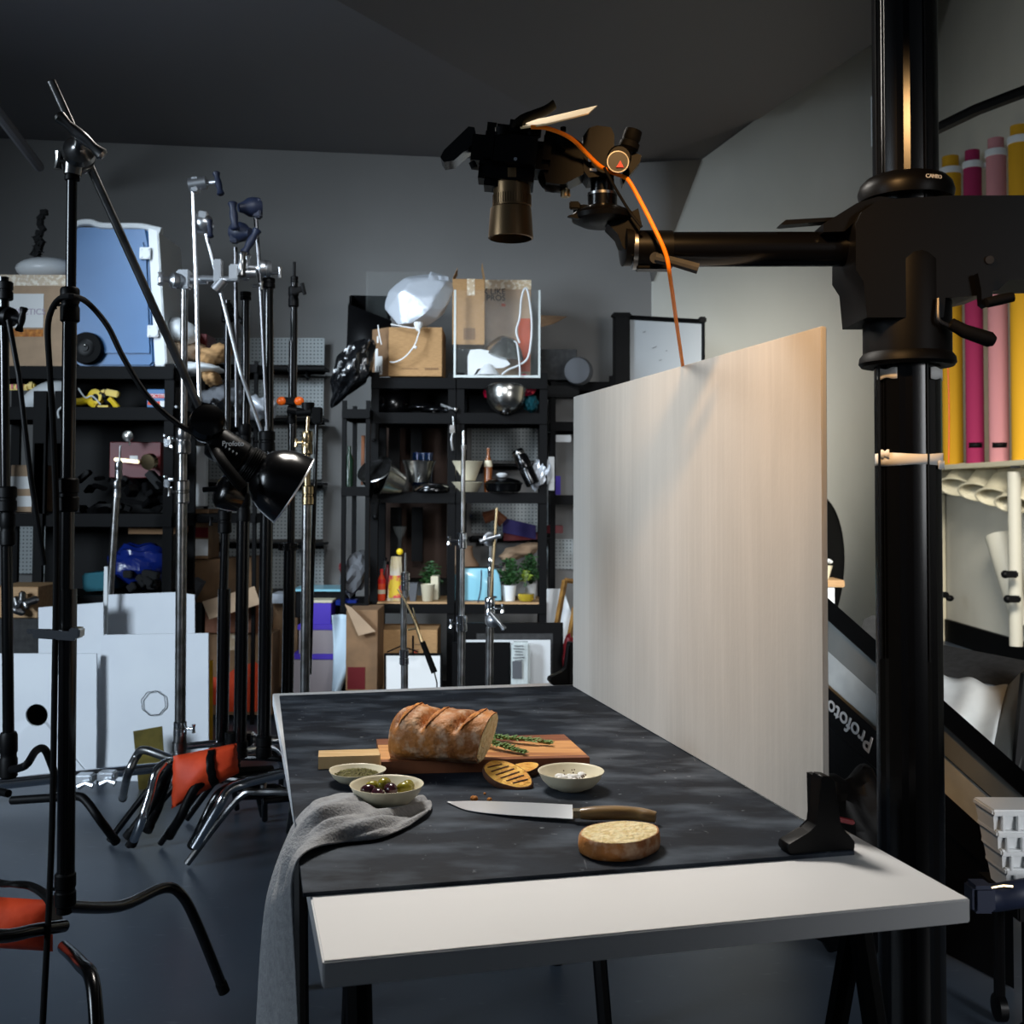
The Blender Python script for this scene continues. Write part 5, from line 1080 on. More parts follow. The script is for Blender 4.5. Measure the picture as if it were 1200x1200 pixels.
# acrylic case behind
m = MB(); c = P(472, 441, YR+.36)
for x0, x1 in ((428, 431), (518, 521)): m.box((P((x0+x1)/2, 380, YR+.36).x, YR+.36, (lz_(443)+P(470, 318, YR+.36).z)/2), (.008, .05, P(470, 318, YR+.36).z-lz_(443)-.002))
m.box((c.x, YR+.37, (lz_(443)+P(470, 318, YR+.36).z)/2), (.46, .004, P(470, 318, YR+.36).z-lz_(443)-.002)); one('acrylic_case', m, m_acr, 'tall clear acrylic case faintly visible behind the silver bag', 'case')
# black bin and hanging bag
bb = thing('black_bin', 'black open-topped fabric bin on the corner of the left tall shelving', 'bin', P(430, 443, YR-.02))
m = MB(); o4 = [P(405, 441, YR+.17), P(452, 441, YR+.18), P(455, 440, YR+.40), P(412, 440, YR+.40)]; t4 = [P(410, 347, YR+.17), P(459, 349, YR+.18), P(455, 347, YR+.40), P(412, 346, YR+.40)]
for i in range(4):
    j = (i+1) % 4; a, b, c_, d_ = o4[i], o4[j], t4[j], t4[i]
    if i == 0: d_ = P(408, 356, YR+.17); c_ = P(459, 376, YR+.18)
    m.raw([a, b, c_, d_], [(0, 1, 2, 3)])
m.raw(o4, [(0, 1, 2, 3)]); obj('bin_body', m, m_black, bb, thick=.006)
m = MB(); k = K(YR)
BGC = [(398, 430, 8), (404, 424, 18), (418, 417, 22), (436, 414, 25), (448, 408, 22), (462, 399, 11), (474, 391, 5), (478, 389, 1)]
def bg(i, j):
    k = i*(len(BGC)-1); n = min(int(k), len(BGC)-2); f = k-n; y, c, hw = [BGC[n][t]*(1-f)+BGC[n+1][t]*f for t in range(3)]
    a = 2*PI*j; q = 1+.10*math.sin(5*a+9*i)+.07*math.sin(9*a-13*i)+.05*math.sin(17*a+23*i)
    p = P(c+hw*.85*math.cos(a)*q, y, YR-.14); return p+V((0, .004*hw*math.sin(a)*q, 0))
m.grid(bg, 34, 44); bmesh.ops.remove_doubles(m.b, verts=m.b.verts[:], dist=.0004); one('bin_bag', m, m_bag, 'shiny black plastic bag hanging off the corner of the tall shelving', 'bag', sharp=1)
# tall carton leaning and the large lettered carton
r, Q, w_, H_ = carton('tall narrow tan carton with open top flaps inside the acrylic bin', 530, 326, 568, 404, YR+.10, .2, m_card, rz=.05, flaps=(('l', 2.0, .07), ('r', 1.75, .10)), lid=False)
patch(r, 'clear_tape', Q, -.01, .035, H_-.10, H_, m_tape); patch(r, 'printed_square', Q, -.03, .04, .03, .10, m_cardd)
r, Q, w_, H_ = carton('large pale carton with printed slogan behind the acrylic bin', 560, 327, 622, 441, YR+.36, .30, m_cardp, tape=True)
q0 = lambda px: (P(px, 400, YR+.36)-P(591, 400, YR+.36)).x
wtext(r, 'LOOK LIKE', Q, q0(592), P(0, 342, YR+.36).z-P(0, 441, YR+.36).z, .050, m_txtk, al='RIGHT'); 
for n_ in (1,):
    t_ = [o for o in COL.objects if o.name.startswith('lettering')][-1]; pass
wtext(r, 'THE PROS', Q, q0(592), P(0, 349.5, YR+.36).z-P(0, 441, YR+.36).z, .050, m_txtk, al='RIGHT')
patch(r, 'orange_line', Q, 0-.02, q0(592), P(0, 359, YR+.36).z-P(0, 441, YR+.36).z, P(0, 356, YR+.36).z-P(0, 441, YR+.36).z, m_txtr)
patch(r, 'orange_print', Q, q0(572), q0(586), .17, .20, m_txtr); patch(r, 'orange_panel', Q, q0(607), w_-.004, .03, .36, m_txtr)
m = MB(); m.prism([P(631, 370, YR+.3), P(664, 371.5, YR+.3), P(650, 379, YR+.12), P(632, 384, YR+.08)], (0, 0, .004)); obj('side_flap', m, m_cardd, r)
# acrylic bin
ab = thing('acrylic_bin', 'clear acrylic bin with thick edges on the right tall shelving', 'bin', P(583, 442, YR))
zb0, zb1 = lz_(443)+.0005, P(583, 340, YR).z; xa, xb = P(533, 400, YR).x, P(632, 400, YR).x
def pane(n, c, d, mt=m_acr):
    m = MB(); m.box(c, d); obj(n, m, mt, ab)
pane('front_pane', ((xa+xb)/2, YR+.004, (zb0+zb1)/2), (xb-xa, .006, zb1-zb0)); pane('back_pane', ((xa+xb)/2, YR+.33, (zb0+zb1)/2), (xb-xa, .006, zb1-zb0))
pane('side_pane', (xa, YR+.167, (zb0+zb1)/2), (.006, .31, zb1-zb0)); pane('side_pane', (xb, YR+.167, (zb0+zb1)/2), (.006, .31, zb1-zb0))
m_edge = mat('acrylic_edge', (196, 204, 202), .3)
for x in (xa, xb): pane('edge_strip', (x, YR-.001, (zb0+zb1)/2), (.012, .012, zb1-zb0), m_edge)
pane('bottom_strip', ((xa+xb)/2, YR-.003, zb0+.008), (xb-xa, .010, .014), m_edge)
# things in the bin
m = MB(); c = P(592, 411, YR+.14); m.lathe([(.118, 0), (.122, .004), (.10, .05), (.06, .10), (.035, .115), (0, .115)], c-V((.01, 0, .03)), (.22, -.2, .9), 32, cap=False); one('dish_reflector', m, m_steel, 'round brushed steel dish inside the acrylic bin', 'reflector', thick=.002)
m = MB(); m.loft([[P(x, y, YR+.06+d) for x, y in ((548, 440), (548, 418), (551, 410), (562, 409), (580, 412), (592, 419), (598, 427), (590, 431), (572, 432), (560, 432), (555, 440))] for d in (0, .03)]); one('white_fan_cover', m, m_wplas, 'white wedge-shaped plastic cover inside the acrylic bin', 'cover')
m = MB(); m.lathe([(.075, 0), (.05, .03), (.02, .065), (0, .07)], P(572, 440, YR+.05), (0, 0, 1), 24); one('white_cone', m, m_wplas, 'small white cone at the bottom of the acrylic bin', 'cone')
m = MB(); m.tube([P(609, 402, YR-.02), P(605, 388, YR-.02), P(609, 372, YR-.02), P(611, 350, YR-.02), P(615, 338, YR-.02), P(619, 344, YR-.02), P(623, 375, YR-.02), P(622, 402, YR-.02), P(618, 420, YR-.02), P(608, 428, YR-.02), P(596, 433, YR-.02), P(588, 439, YR-.02)], .006, 8, smooth=6)
m.tube([P(602, 400, YR-.03), P(606, 404, YR-.03), P(609, 430, YR-.03), P(609, 442, YR-.03)], .005, 8, smooth=3); one('coiled_lead', m, m_wplas, 'white looped lead hanging over the front of the acrylic bin', 'lead')
# --- shelf 2
z2, z3, z4 = lz_(484), lz_(577), lz_(706)
def at(px, Y, z): p = P(px, 578, Y); return V((p.x, Y, z+.001))
def pot(label, px, Y, z, prof, mt, name='bowl', cat='bowl', ax=(0, 0, 1), n=32, th_=.002, grp=None):
    m = MB(); m.lathe(prof, at(px, Y, z), ax, n, cap=False); return one(name, m, mt, label, cat, grp, thick=th_, sharp=.8)
pt = thing('cooking_pot', 'wide black pot with shiny rim on the second shelf at left', 'pot', at(460, YR+.2, z2))
m = MB(); m.lathe([(0, 0), (.085, 0), (.098, .02), (.104, .145)], at(460, YR+.2, z2), (0, 0, 1), 36, cap=False); obj('pot_body', m, m_blackg, pt, thick=.003)
m = MB(); m.lathe([(.102, .143), (.108, .145), (.108, .150), (.102, .150)], at(460, YR+.2, z2), (0, 0, 1), 36, cap=False); obj('rim', m, m_chrome, pt)
for i, (px, h, lb) in enumerate([(495, .030, 'left dark pan lid with bright rim beside the wide black pot'), (511, .012, 'right dark pan lid with bright rim, overlapping the left one')]):
    l_ = thing('pan_lid', lb, 'lid', at(px, YR+.12-.06*i, z2+h)); m = MB(); m.lathe([(.095, .0), (.08, .018), (.04, .032), (0, .036)], at(px, YR+.12-.06*i, z2+h), (0, 0, 1), 32, cap=False); obj('lid_body', m, m_blackg, l_, thick=.002)
    m = MB(); m.lathe([(.094, -.003), (.099, 0), (.094, .004)], at(px, YR+.12-.06*i, z2+h), (0, 0, 1), 32, cap=False); obj('rim', m, m_chrome, l_, thick=.001)
m = MB(); m.cyl(P(517, 474, YR+.02), P(534, 481, YR-.02), .007, .010, 8); m.sphere(P(534, 480, YR-.02), .014, (1, .8, 1.3)); one('whisk', m, m_chromed, 'small metal utensil sticking out beside the pan lids', 'utensil')
# steel mixing bowl tilted
sbw = thing('mixing_bowl', 'shiny steel mixing bowl tipped forward on the second shelf', 'bowl', P(592, 484, YR-.02))
m = MB(); m.lathe([(.030, -.001), (.040, .002), (.066, .014), (.090, .036), (.106, .066), (.113, .100), (.115, .135), (.121, .139), (.119, .142), (.110, .135)], P(592.5, 483, YR-.05), (0, .25, 1), 44, cap=True); obj('bowl_body', m, m_steel, sbw, sharp=1)
m = MB(); m.lathe([(.030, 0), (.033, 0), (.033, -.010), (.030, -.010)], P(592.5, 483, YR-.05), (0, .25, 1), 24, cap=False); obj('foot_ring', m, m_blackg, sbw)
def crumple(label, x, y, Y, rx, ry, rd, mt, seed, name='foil_bag', cat='bag', rot=0):
    random.seed(seed); m = MB(); k = K(Y); bmesh.ops.create_icosphere(m.b, subdivisions=3, radius=1); R = RY(rot)
    for v in m.b.verts:
        q = v.co.normalized(); s_ = random.uniform(.82, 1.12); v.co = P(x, y, Y)+R @ V((q.x*rx*k*s_, q.y*rd*s_, q.z*ry*k*s_))
    return one(name, m, mt, label, cat, sharp=.3)
crumple('glossy red crinkled bag at the left of the steel bowl', 581, 457, YR+.08, 15, 12, .08, m_redfoil, 3, rot=-.4)
crumple('dark red foil bag behind the steel bowl, at its right', 612, 452, YR+.1, 17, 13, .09, m_redfoil, 5)
crumple('teal cloth stuffed at the right of the steel bowl', 622, 473, YR+.16, 9, 11, .08, m_teal, 6, 'teal_cloth', 'cloth')
# --- shelf 3
m = MB()
p_ = thing('black_pan', 'black pan tipped on its side at the left of the bowl shelf', 'pan', P(441, 570, YR-.04))
m = MB(); m.lathe([(.06, -.075), (.098, -.06), (.104, -.02), (.108, .0)], P(440, 550, YR-.06), (-.28, -.62, .72), 36, cap=True); obj('pan_body', m, m_blackg, p_)
m = MB(); m.lathe([(.106, -.002), (.112, 0), (.106, .004), (.07, .003), (0, .004)], P(440, 550, YR-.06), (-.28, -.62, .72), 36, cap=False); obj('lid', m, m_chromed, p_)
m = MB(); m.lathe([(.045, 0), (.052, .002), (.100, .115), (.104, .118), (.101, .12), (.05, .008)], P(472, 569, YR-.02), (-.80, -.25, .32), 32, cap=True); one('tapered_tin', m, m_steel, 'dull steel tapered tin lying on its side next to the black pan', 'tin')
lidb = thing('casserole', 'flat black casserole with bright handle under the tapered steel bowl', 'pan', at(507, YR+.06, z3))
m = MB(); m.lathe([(.105, 0), (.118, .006), (.118, .020), (.11, .036), (.06, .05), (0, .052)], at(507, YR+.06, z3), (0, 0, 1), 36, cap=False); obj('pan_body', m, m_blackg, lidb, thick=.002)
m = MB(); m.tube([at(488, YR-.06, z3+.012), at(496, YR-.085, z3+.034), at(510, YR-.09, z3+.040), at(524, YR-.06, z3+.026)], .007, 8, smooth=4, flat=2); obj('handle', m, m_chrome, lidb)
m = MB(); m.lathe([(.058, 0), (.062, .002), (.098, .125), (.106, .128), (.102, .131), (.055, .008)], at(491, YR+.08, z3+.055), (0, 0, 1), 36, cap=True); one('steel_bowl', m, m_steel, 'tapered steel bowl standing on the flat black casserole', 'bowl')
m = MB(); m.lathe([(.060, 0), (.066, .002), (.098, .055), (.102, .057), (.098, .059), (.060, .006)], at(546, YR+.06, z3), (0, 0, 1), 36, cap=True); one('cream_bowl', m, m_cream, 'lower cream bowl behind the slim chrome stand', 'bowl', sharp=.8)
m = MB(); m.lathe([(.050, 0), (.056, .002), (.098, .112), (.102, .114), (.098, .116), (.050, .006)], at(546, YR+.06, z3+.066), (0, 0, 1), 36, cap=True); one('cream_bowl', m, m_cream, 'upper cream bowl nested on the lower one', 'bowl', sharp=.8)
bt = thing('bottle', 'brown bottle with cream label beside the cream bowls', 'bottle', at(572, YR+.1, z3))
m = MB(); m.lathe([(0, 0), (.022, 0), (.025, .004), (.025, .16), (.020, .19), (.009, .215), (.009, .25), (.011, .252), (.011, .262), (0, .262)], at(572, YR+.1, z3), (0, 0, 1), 18, cap=False); obj('bottle_body', m, m_amber, bt)
m = MB(); m.lathe([(.0255, .15), (.0258, .16), (.021, .188), (.02, .186)], at(572, YR+.1, z3), (0, 0, 1), 18, cap=False); obj('label', m, m_cream, bt)
pn = thing('frying_pan', 'stack-like black frying pan with white lid knob on the bowl shelf', 'pan', at(590, YR+.02, z3))
m = MB(); m.lathe([(.085, 0), (.10, .01), (.11, .052), (.112, .055), (.105, .058), (.09, .072), (.04, .085), (.015, .088)], at(590, YR+.02, z3), (0, 0, 1), 36, cap=True); obj('pan_body', m, m_blackg, pn)
m = MB(); m.lathe([(.015, 0), (.03, .010), (.034, .018), (.022, .026), (0, .027)], at(588, YR-.02, z3+.086), (0, 0, 1), 20, cap=False); obj('lid_knob', m, m_wplas, pn)
m = MB(); m.lathe([(.111, .050), (.1145, .053), (.111, .057)], at(590, YR+.02, z3), (0, 0, 1), 36, cap=False); obj('rim', m, m_chromed, pn, thick=.001)
th_ = thing('thermos', 'glossy black thermos leaning on the foil bag', 'thermos', P(620, 574, YR-.05))
m = MB(); m.lathe([(.036, 0), (.042, .006), (.042, .10), (.040, .105), (.042, .11), (.042, .17), (.034, .185), (.034, .215), (.028, .225), (0, .226)], P(625, 568, YR-.05), (-.42, .1, .9), 26); obj('thermos_body', m, m_blackg, th_)
m = MB(); m.lathe([(.0345, .19), (.036, .195), (.036, .205), (.0345, .21)], P(625, 568, YR-.05), (-.42, .1, .9), 26, cap=False); obj('band', m, m_chromed, th_)
crumple('crumpled silver foil bag right of the leaning thermos', 633, 556, YR+.04, 12, 20, .06, m_silver, 9, rot=.25)
m = MB(); m.box(P(646, 555, YR+.12), (.035, .06, .2), bev=.002); m.cyl(P(646, 548, YR+.088), P(646, 548, YR+.08), .012, None, 10); m.cyl(P(646, 563, YR+.088), P(646, 563, YR+.08), .012, None, 10); one('socket_strip', m, m_wplas, 'white socket strip with black holes beside the foil bag', 'socket strip')
for i in range(8):
    lb = ['leftmost tumbler', 'second tumbler', 'third tumbler', 'fourth tumbler'][i % 4]+(' in the front row of glasses behind the tipped black pan' if i < 4 else ' in the back row of glasses behind the tipped black pan')
    m = MB(); m.lathe([(0, .003), (.020, .003), (.022, 0), (.028, .11), (.0265, .11), (.020, .006), (0, .006)], at(447+(i % 4)*9.5, YR+.22+.08*(i//4), z3+.0), (0, 0, 1), 16, cap=False)
    m2 = m; one('glass_tumbler', m2, m_acr, lb, 'glass', 'tumblers on the bowl shelf', sharp=.8)
for i in range(3):
    m = MB(); m.lathe([(0, .003), (.022, .003), (.024, 0), (.027, .24), (.0255, .24), (.021, .006), (0, .006)], at(488+i*7, YR+.30, z3), (0, 0, 1), 16, cap=False)
    one('blue_glass', m, m_bglass, ['left', 'middle', 'right'][i]+' tall blue glass behind the tapered steel bowl', 'glass', 'tall blue glasses', sharp=.8)
# things hanging from the beams
m = MB(); m.tube([P(531, 488, YR-.04), P(532, 500, YR-.05), P(529, 515, YR-.05), P(531, 528, YR-.05)], .008, 8, smooth=3); m.box(P(530, 503, YR-.05), (.03, .02, .05), bev=.004); one('hanging_utensil', m, m_chromed, 'dark utensils hanging between the two tall shelving units', 'utensil')
m = MB(); m.box(P(438, 506, YR-.03), (.03, .03, .10), bev=.006); m.sphere(P(438, 516, YR-.05), .010); one('post_clamp', m, m_black, 'black clamp fixed on the left front post under the pot', 'clamp')
m = MB(); m.box(P(441, 596, YR-.03), (.02, .03, .11), RY(.15), .004); m.sphere(P(440, 606, YR-.03), .018); one('post_hook', m, m_black, 'black hook on the left front post under the bowl shelf', 'hook')
# --- shelf 4
def bottle(label, px, h, r_, mt, capm=None, name='bottle', Y=YR+.12, z=None):
    o = thing(name, label, 'bottle', at(px, Y, z4)); m = MB(); m.lathe([(0, 0), (r_*.95, 0), (r_, .004), (r_, h*.62), (r_*.6, h*.76), (r_*.35, h*.84), (r_*.35, h*.93)], at(px, Y, z4), (0, 0, 1), 18, cap=False); obj('bottle_body', m, mt, o)
    m = MB(); m.lathe([(0, h*.92), (r_*.42, h*.92), (r_*.42, h), (0, h)], at(px, Y, z4), (0, 0, 1), 14, cap=False); obj('cap', m, capm or m_wplas, o); return o, r_, h
def band(o, px, r_, z0, z1, mt, Y=YR+.12):
    m = MB(); m.lathe([(r_*1.01, z0), (r_*1.015, z1)], at(px, Y, z4), (0, 0, 1), 18, cap=False); obj('label', m, mt, o)
o, r_, h = bottle('red-capped sauce bottle at the left end of the plant shelf', 448, .185, .024, m_org, m_redem, Y=YR+.08); band(o, 448, .024, .10, .125, m_redem, YR+.08); band(o, 448, .024, .04, .065, m_cream, YR+.08)
o, r_, h = bottle('dark red bottle behind the red-capped sauce bottle', 455, .22, .022, m_red, m_black, Y=YR+.22)
o, r_, h = bottle('clear bottle at the back of the plant shelf, left end', 452, .24, .024, m_acr, m_black, Y=YR+.30)
pcb = thing('snack_bag', 'tall clear printed snack bag on the plant shelf', 'bag', at(463, YR+.06, z4)); m = MB()
def pc(i, j):
    a = 2*PI*j; rr = (.042-.012*i)*(1+.08*math.sin(7*a+12*i)); return at(463, YR+.06, z4)+V((rr*math.cos(a)+.012*i, rr*.6*math.sin(a), .26*i))
m.grid(pc, 22, 28); bmesh.ops.remove_doubles(m.b, verts=m.b.verts[:], dist=.0004); obj('bag_body', m, mat('snack_pouch', (214, 206, 190), .25, rgb2=(196, 170, 110), scale=9, bump=.3, bscale=30), pcb, sharp=1)
m = MB(); m.grid(lambda i, j: (lambda a: at(463, YR+.06, z4)+V((.0425*(1-.15*i)*math.cos(a)+.004, .028*math.sin(a)-.001, .02+.13*i)))(PI+PI*j), 4, 16); obj('printed_label', m, mat('printed_band', (232, 196, 60), .5, rgb2=(214, 76, 84), scale=14, lo=.48, hi=.54), pcb)
m = MB(); m.sphere(at(469, YR+.02, z4+.29), .020, (1, .8, 1)); one('lemon_squeezer', m, m_yel, 'small yellow ball on top of the printed snack bag', 'squeezer')
m = MB(); m.lathe([(.012, 0), (.012, .06), (.03, .09), (.042, .13), (.044, .13), (.032, .088), (.014, .058)], at(469, YR+.25, z4+.30), (0, 0, 1), 22, cap=True); m.cyl(at(469, YR+.25, z4), at(469, YR+.25, z4+.30), .012, None, 10); one('glass_funnel', m, m_glass if False else m_acr, 'pale funnel on a stem above the snack bag', 'funnel', sharp=.8)
m = MB(); q = at(485, YR+.06, z4); m.loft([[q+V((x*s_, y*s_, z)) for x, y in ((-.022, -.03), (.022, -.03), (.022, .03), (-.022, .03))] for s_, z in ((.7, 0), (1, .05), (1.25, .105))]); one('grey_tub', m, m_grey, 'dark grey square tub left of the white cup', 'tub')
cu = thing('white_cup', 'white handleless cup on the plant shelf', 'cup', at(502, YR+.04, z4))
m = MB(); m.lathe([(0, 0), (.026, 0), (.031, .004), (.042, .098), (.0435, .100), (.041, .100), (.029, .008), (0, .006)], at(502, YR+.04, z4), (0, 0, 1), 26, cap=False); obj('cup_body', m, m_cream, cu, sharp=.8)
m = MB(); m.box(at(511, YR+.2, z4+.07), (.045, .16, .14), bev=.003); one('white_carton', m, m_cream, 'small cream carton behind the white cup', 'carton')
def plant(label, px, Y, zp, r_, h, n, pr, ph, pm, seed, leafs=.02, lm=m_green):
    random.seed(seed); o = thing('potted_plant', label, 'plant', at(px, Y, zp))
    m = MB(); m.lathe([(0, 0), (pr*.8, 0), (pr, ph), (pr*.93, ph), (pr*.75, .01)], at(px, Y, zp), (0, 0, 1), 24, cap=False); obj('pot', m, pm, o, sharp=.8)
    m = MB(); b = at(px, Y, zp+ph*.9)
    for i in range(n):
        a = random.uniform(0, 6.28); el = random.uniform(.2, 1.5); L_ = h*random.uniform(.5, 1); d = V((math.cos(a)*math.cos(el), math.sin(a)*math.cos(el), math.sin(el)))
        e = b+V((d.x*r_, d.y*r_, d.z*h))*random.uniform(.45, 1)
        if i % 5 == 0: m.tube([b, (b+e)/2+V((0, 0, .01)), e], .0012, 4)
        s_ = leafs*random.uniform(.7, 1.3); x, y, _ = frame(V((random.uniform(-1, 1), random.uniform(-1, 1), random.uniform(-.3, 1)))); m.raw([e, e+x*s_*.5+y*s_*.3, e+x*s_*1.3, e+x*s_*.5-y*s_*.3], [(0, 1, 2, 3)])
    f = obj('foliage', m, lm, o); f['kind'] = 'stuff'; return o
plant('dark bushy plant behind the white cup', 505, YR+.25, z4, .075, .16, 260, .035, .07, m_blackg, 21)
plant('bushy green herb in a pale pot right of the toaster', 597, YR+.10, z4, .085, .17, 520, .044, .092, m_wplas, 22, .018)
plant('dark green plant at the right end of the plant shelf', 622, YR+.24, z4, .075, .19, 380, .036, .09, m_wplas, 23, .02)
plant('small yellow-green seedling standing in the oil carafe', 616, YR+.14, z4+.08, .03, .08, 60, .012, .02, m_green, 24, .02, mat('young_leaf', (120, 140, 40), .6))
cr = thing('oil_carafe', 'round glass carafe of yellow oil at the front of the plant shelf', 'carafe', at(617, YR+.05, z4))
m = MB(); m.lathe([(0, 0), (.040, .002), (.050, .02), (.048, .05), (.030, .09), (.013, .12), (.011, .165), (.016, .18)], at(617, YR+.05, z4), (0, 0, 1), 30, cap=False); obj('carafe_glass', m, m_acr, cr, sharp=1)
m = MB(); m.lathe([(0, .002), (.039, .004), (.048, .02), (.0475, .046), (0, .046)], at(617, YR+.05, z4), (0, 0, 1), 30, cap=False); obj('oil', m, m_oil, cr, sharp=.8)
# toaster
to_ = thing('toaster', 'light blue retro toaster on the plant shelf', 'toaster', at(560, YR+.12, z4)); k = K(YR)
m = MB(); c = at(560, YR+.12, z4+.008); sec = [(-.5, 0), (.5, 0), (.49, .45), (.455, .78), (.40, .95), (.30, 1), (-.30, 1), (-.40, .95), (-.455, .78), (-.49, .45)]
m.loft([[c+V((x*.285*s_, y_, z*.185*(1-.04*(s_ < 1)))) for x, z in sec] for y_, s_ in ((-.085, .94), (-.078, 1), (.078, 1), (.085, .94))]); obj('toaster_body', m, m_ltblue, to_, sharp=.7)
m = MB(); m.box(c+V((0, -.02, .186)), (.20, .02, .004)); m.box(c+V((0, .03, .186)), (.20, .02, .004)); obj('slot', m, m_black, to_)
m = MB(); m.box(c+V((0, 0, -.004)), (.26, .15, .01), bev=.002); m.box(c+V((.10, -.088, .02)), (.03, .01, .012), bev=.002); m.box(c+V((-.115, -.088, .035)), (.02, .014, .02), bev=.004); obj('trim', m, m_chrome, to_)
m = MB(); m.tube([P(564, 668, YR+.0), P(564, 676, YR-.01), P(563, 692, YR-.01), P(560, 706, YR-.01)], .004, 8, smooth=4); obj('power_cord', m, m_navy, to_)
m = MB(); m.lathe([(0, 0), (.05, 0), (.085, .05), (.095, .12), (.07, .20), (.035, .25), (.03, .30), (.035, .31)], at(548, YR+.34, z4+.0), (0, 0, 1), 26, cap=False); one('brown_vase', m, mat('matte_brown_clay', (110, 84, 62), .8), 'large matte brown vase behind the light blue toaster', 'vase', thick=.003)
r, Q, w_, H_ = carton('small brown box standing behind the slim chrome stand, beside the vase', 530, 640, 541, 663, YR+.36, .05, m_cardp)
crumple('grey translucent plastic bag bulging in the narrow bay', 416, 672, YR-.02, 16, 27, .12, m_grey, 31, 'plastic_bag', rot=.3)
crumple('small red and white wrapper in the narrow bay', 401, 665, YR-.1, 4, 6, .03, m_red, 32, 'wrapper', 'wrapper')
m = MB(); m.box(at(408, YR-.08, P(0, 704, YR-.08).z), (.12, .1, .03), bev=.004); one('blue_folder', m, m_bluebag, 'dark blue flat case lying in the narrow bay under the grey bag', 'case')
m = MB(); m.lathe([(0, 0), (.03, 0), (.032, .20), (.012, .26), (.012, .30)], at(424, YR+.1, lz_(571)), (0, 0, 1), 16, cap=False); one('clear_bottle', m, m_acr, 'clear tall bottle in the narrow bay above the grey bag', 'bottle')
m = MB(); m.lathe([(0, 0), (.025, 0), (.027, .16), (.01, .20), (.01, .24)], at(409, YR+.1, lz_(571)), (0, 0, 1), 16, cap=False); one('green_bottle', m, m_dgreen, 'dark green bottle at the left of the narrow bay', 'bottle')
m = MB(); m.box(at(425, YR+.25, lz_(571)+.16), (.02, .03, .30)); one('brown_tube', m, m_amber, 'slim brown tube at the back of the narrow bay', 'tube')
# dark panels behind unit A
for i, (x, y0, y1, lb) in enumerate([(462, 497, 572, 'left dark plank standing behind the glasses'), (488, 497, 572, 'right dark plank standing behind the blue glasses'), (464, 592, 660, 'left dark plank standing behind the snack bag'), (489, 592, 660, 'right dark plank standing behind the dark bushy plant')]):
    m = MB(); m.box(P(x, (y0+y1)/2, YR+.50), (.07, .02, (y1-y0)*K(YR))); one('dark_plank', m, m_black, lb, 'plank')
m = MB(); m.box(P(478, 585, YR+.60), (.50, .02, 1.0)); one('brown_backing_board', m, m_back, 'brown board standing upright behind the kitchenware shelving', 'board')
# --- under the shelving
r, Q, w_, H_ = carton('brown carton with orange and black print under the kitchenware shelf', 443, 739, 512, 811, YR-.12, .30, m_card)
m = MB(); 
for x, z, a, b in ((-.01, .22, .05, .003), (-.03, .26, .03, .003), (.02, .20, .003, .06), (.045, .24, .04, .003), (.06, .27, .04, .003), (.045, .21, .003, .05)): m.box(Q(x, -.003, z), (a, .001, b))
obj('box_print', m, m_txtk, r); patch(r, 'orange_print', Q, -.03, .0, .19, .24, m_txtr); patch(r, 'orange_print', Q, .03, .055, .19, .24, m_txtr)
def framed(label, x0, y0, x1, y1, Y, bw, fm, im, name='picture_frame', d=.025, lean=.03):
    k = K(Y); r = thing(name, label, 'frame', P((x0+x1)/2, y1, Y)); pts = [(x0, y0), (x1, y0), (x1, y1), (x0, y1)]
    f = lambda x, y, o_=0: P(x, y, Y+(y1-y)*k*lean)+V((0, o_, 0))
    inn = [(x0+bw, y0+bw), (x1-bw, y0+bw), (x1-bw, y1-bw), (x0+bw, y1-bw)]
    m = MB(); m.loft([[f(*p) for p in pts], [f(*p) for p in inn], [f(*p, d) for p in inn], [f(*p, d) for p in pts], [f(*p) for p in pts]], cap=False); bmesh.ops.remove_doubles(m.b, verts=m.b.verts[:], dist=.0002); obj('frame_moulding', m, fm, r)
    m = MB(); m.prism([f(*p, .004) for p in inn], (0, .008, 0)); obj('picture_panel', m, im, r); return r, f
fr_, _ = framed('white panel in a thin black frame, in front of the printed brown carton', 450, 766, 518, 874, 5.9, 2.2, m_black, m_wpap)
m = MB(); m.tube([P(454, 764, 5.86), P(470, 757, 5.8), P(490, 764, 5.86)], .004, 6); m.tube([P(484, 745, 5.86), P(484, 766, 5.86)], .006, 6); obj('wire_hanger', m, m_black, fr_)
framed('large black picture frame leaning behind the two chrome stands', 546, 730, 660, 868, 6.0, 12, m_black, m_mesh, lean=.05)
m = MB(); m.prism([P(x, y, 5.93) for x, y in ((546, 750), (645, 750), (645, 873), (546, 873))], (0, .01, 0)); one('white_board', m, m_wplas, 'white board leaning inside the large black frame', 'board')
m = MB(); m.prism([P(x, y, 5.88) for x, y in ((530, 753), (598, 753), (598, 873), (530, 873))], (0, .02, 0)); one('black_board', m, m_black, 'flat black board in front of the white board behind the chrome stands', 'board')
cz_ = thing('wrapped_roll', 'roll in clear wrap with grey printed lines beside the black board', 'roll', P(610, 875, 5.85))
m = MB(); m.box(P(610, 814, 5.86), (K(5.86)*22, .05, K(5.86)*123), bev=.012); obj('wrap', m, mat('clear_wrapped_paper', (206, 212, 210), .2, rgb2=(186, 194, 192), scale=12, stretch=(6, 1, 1), coat=.5), cz_)
m = MB()
for i in range(6): m.box(P(608, 757+i*3.4, 5.825), (.05+.012*math.sin(i*2), .002, .004), RY(.08*math.sin(i)))
m.box(P(606, 785, 5.826), (.05, .002, .09)); obj('printed_label', m, m_grey, cz_)
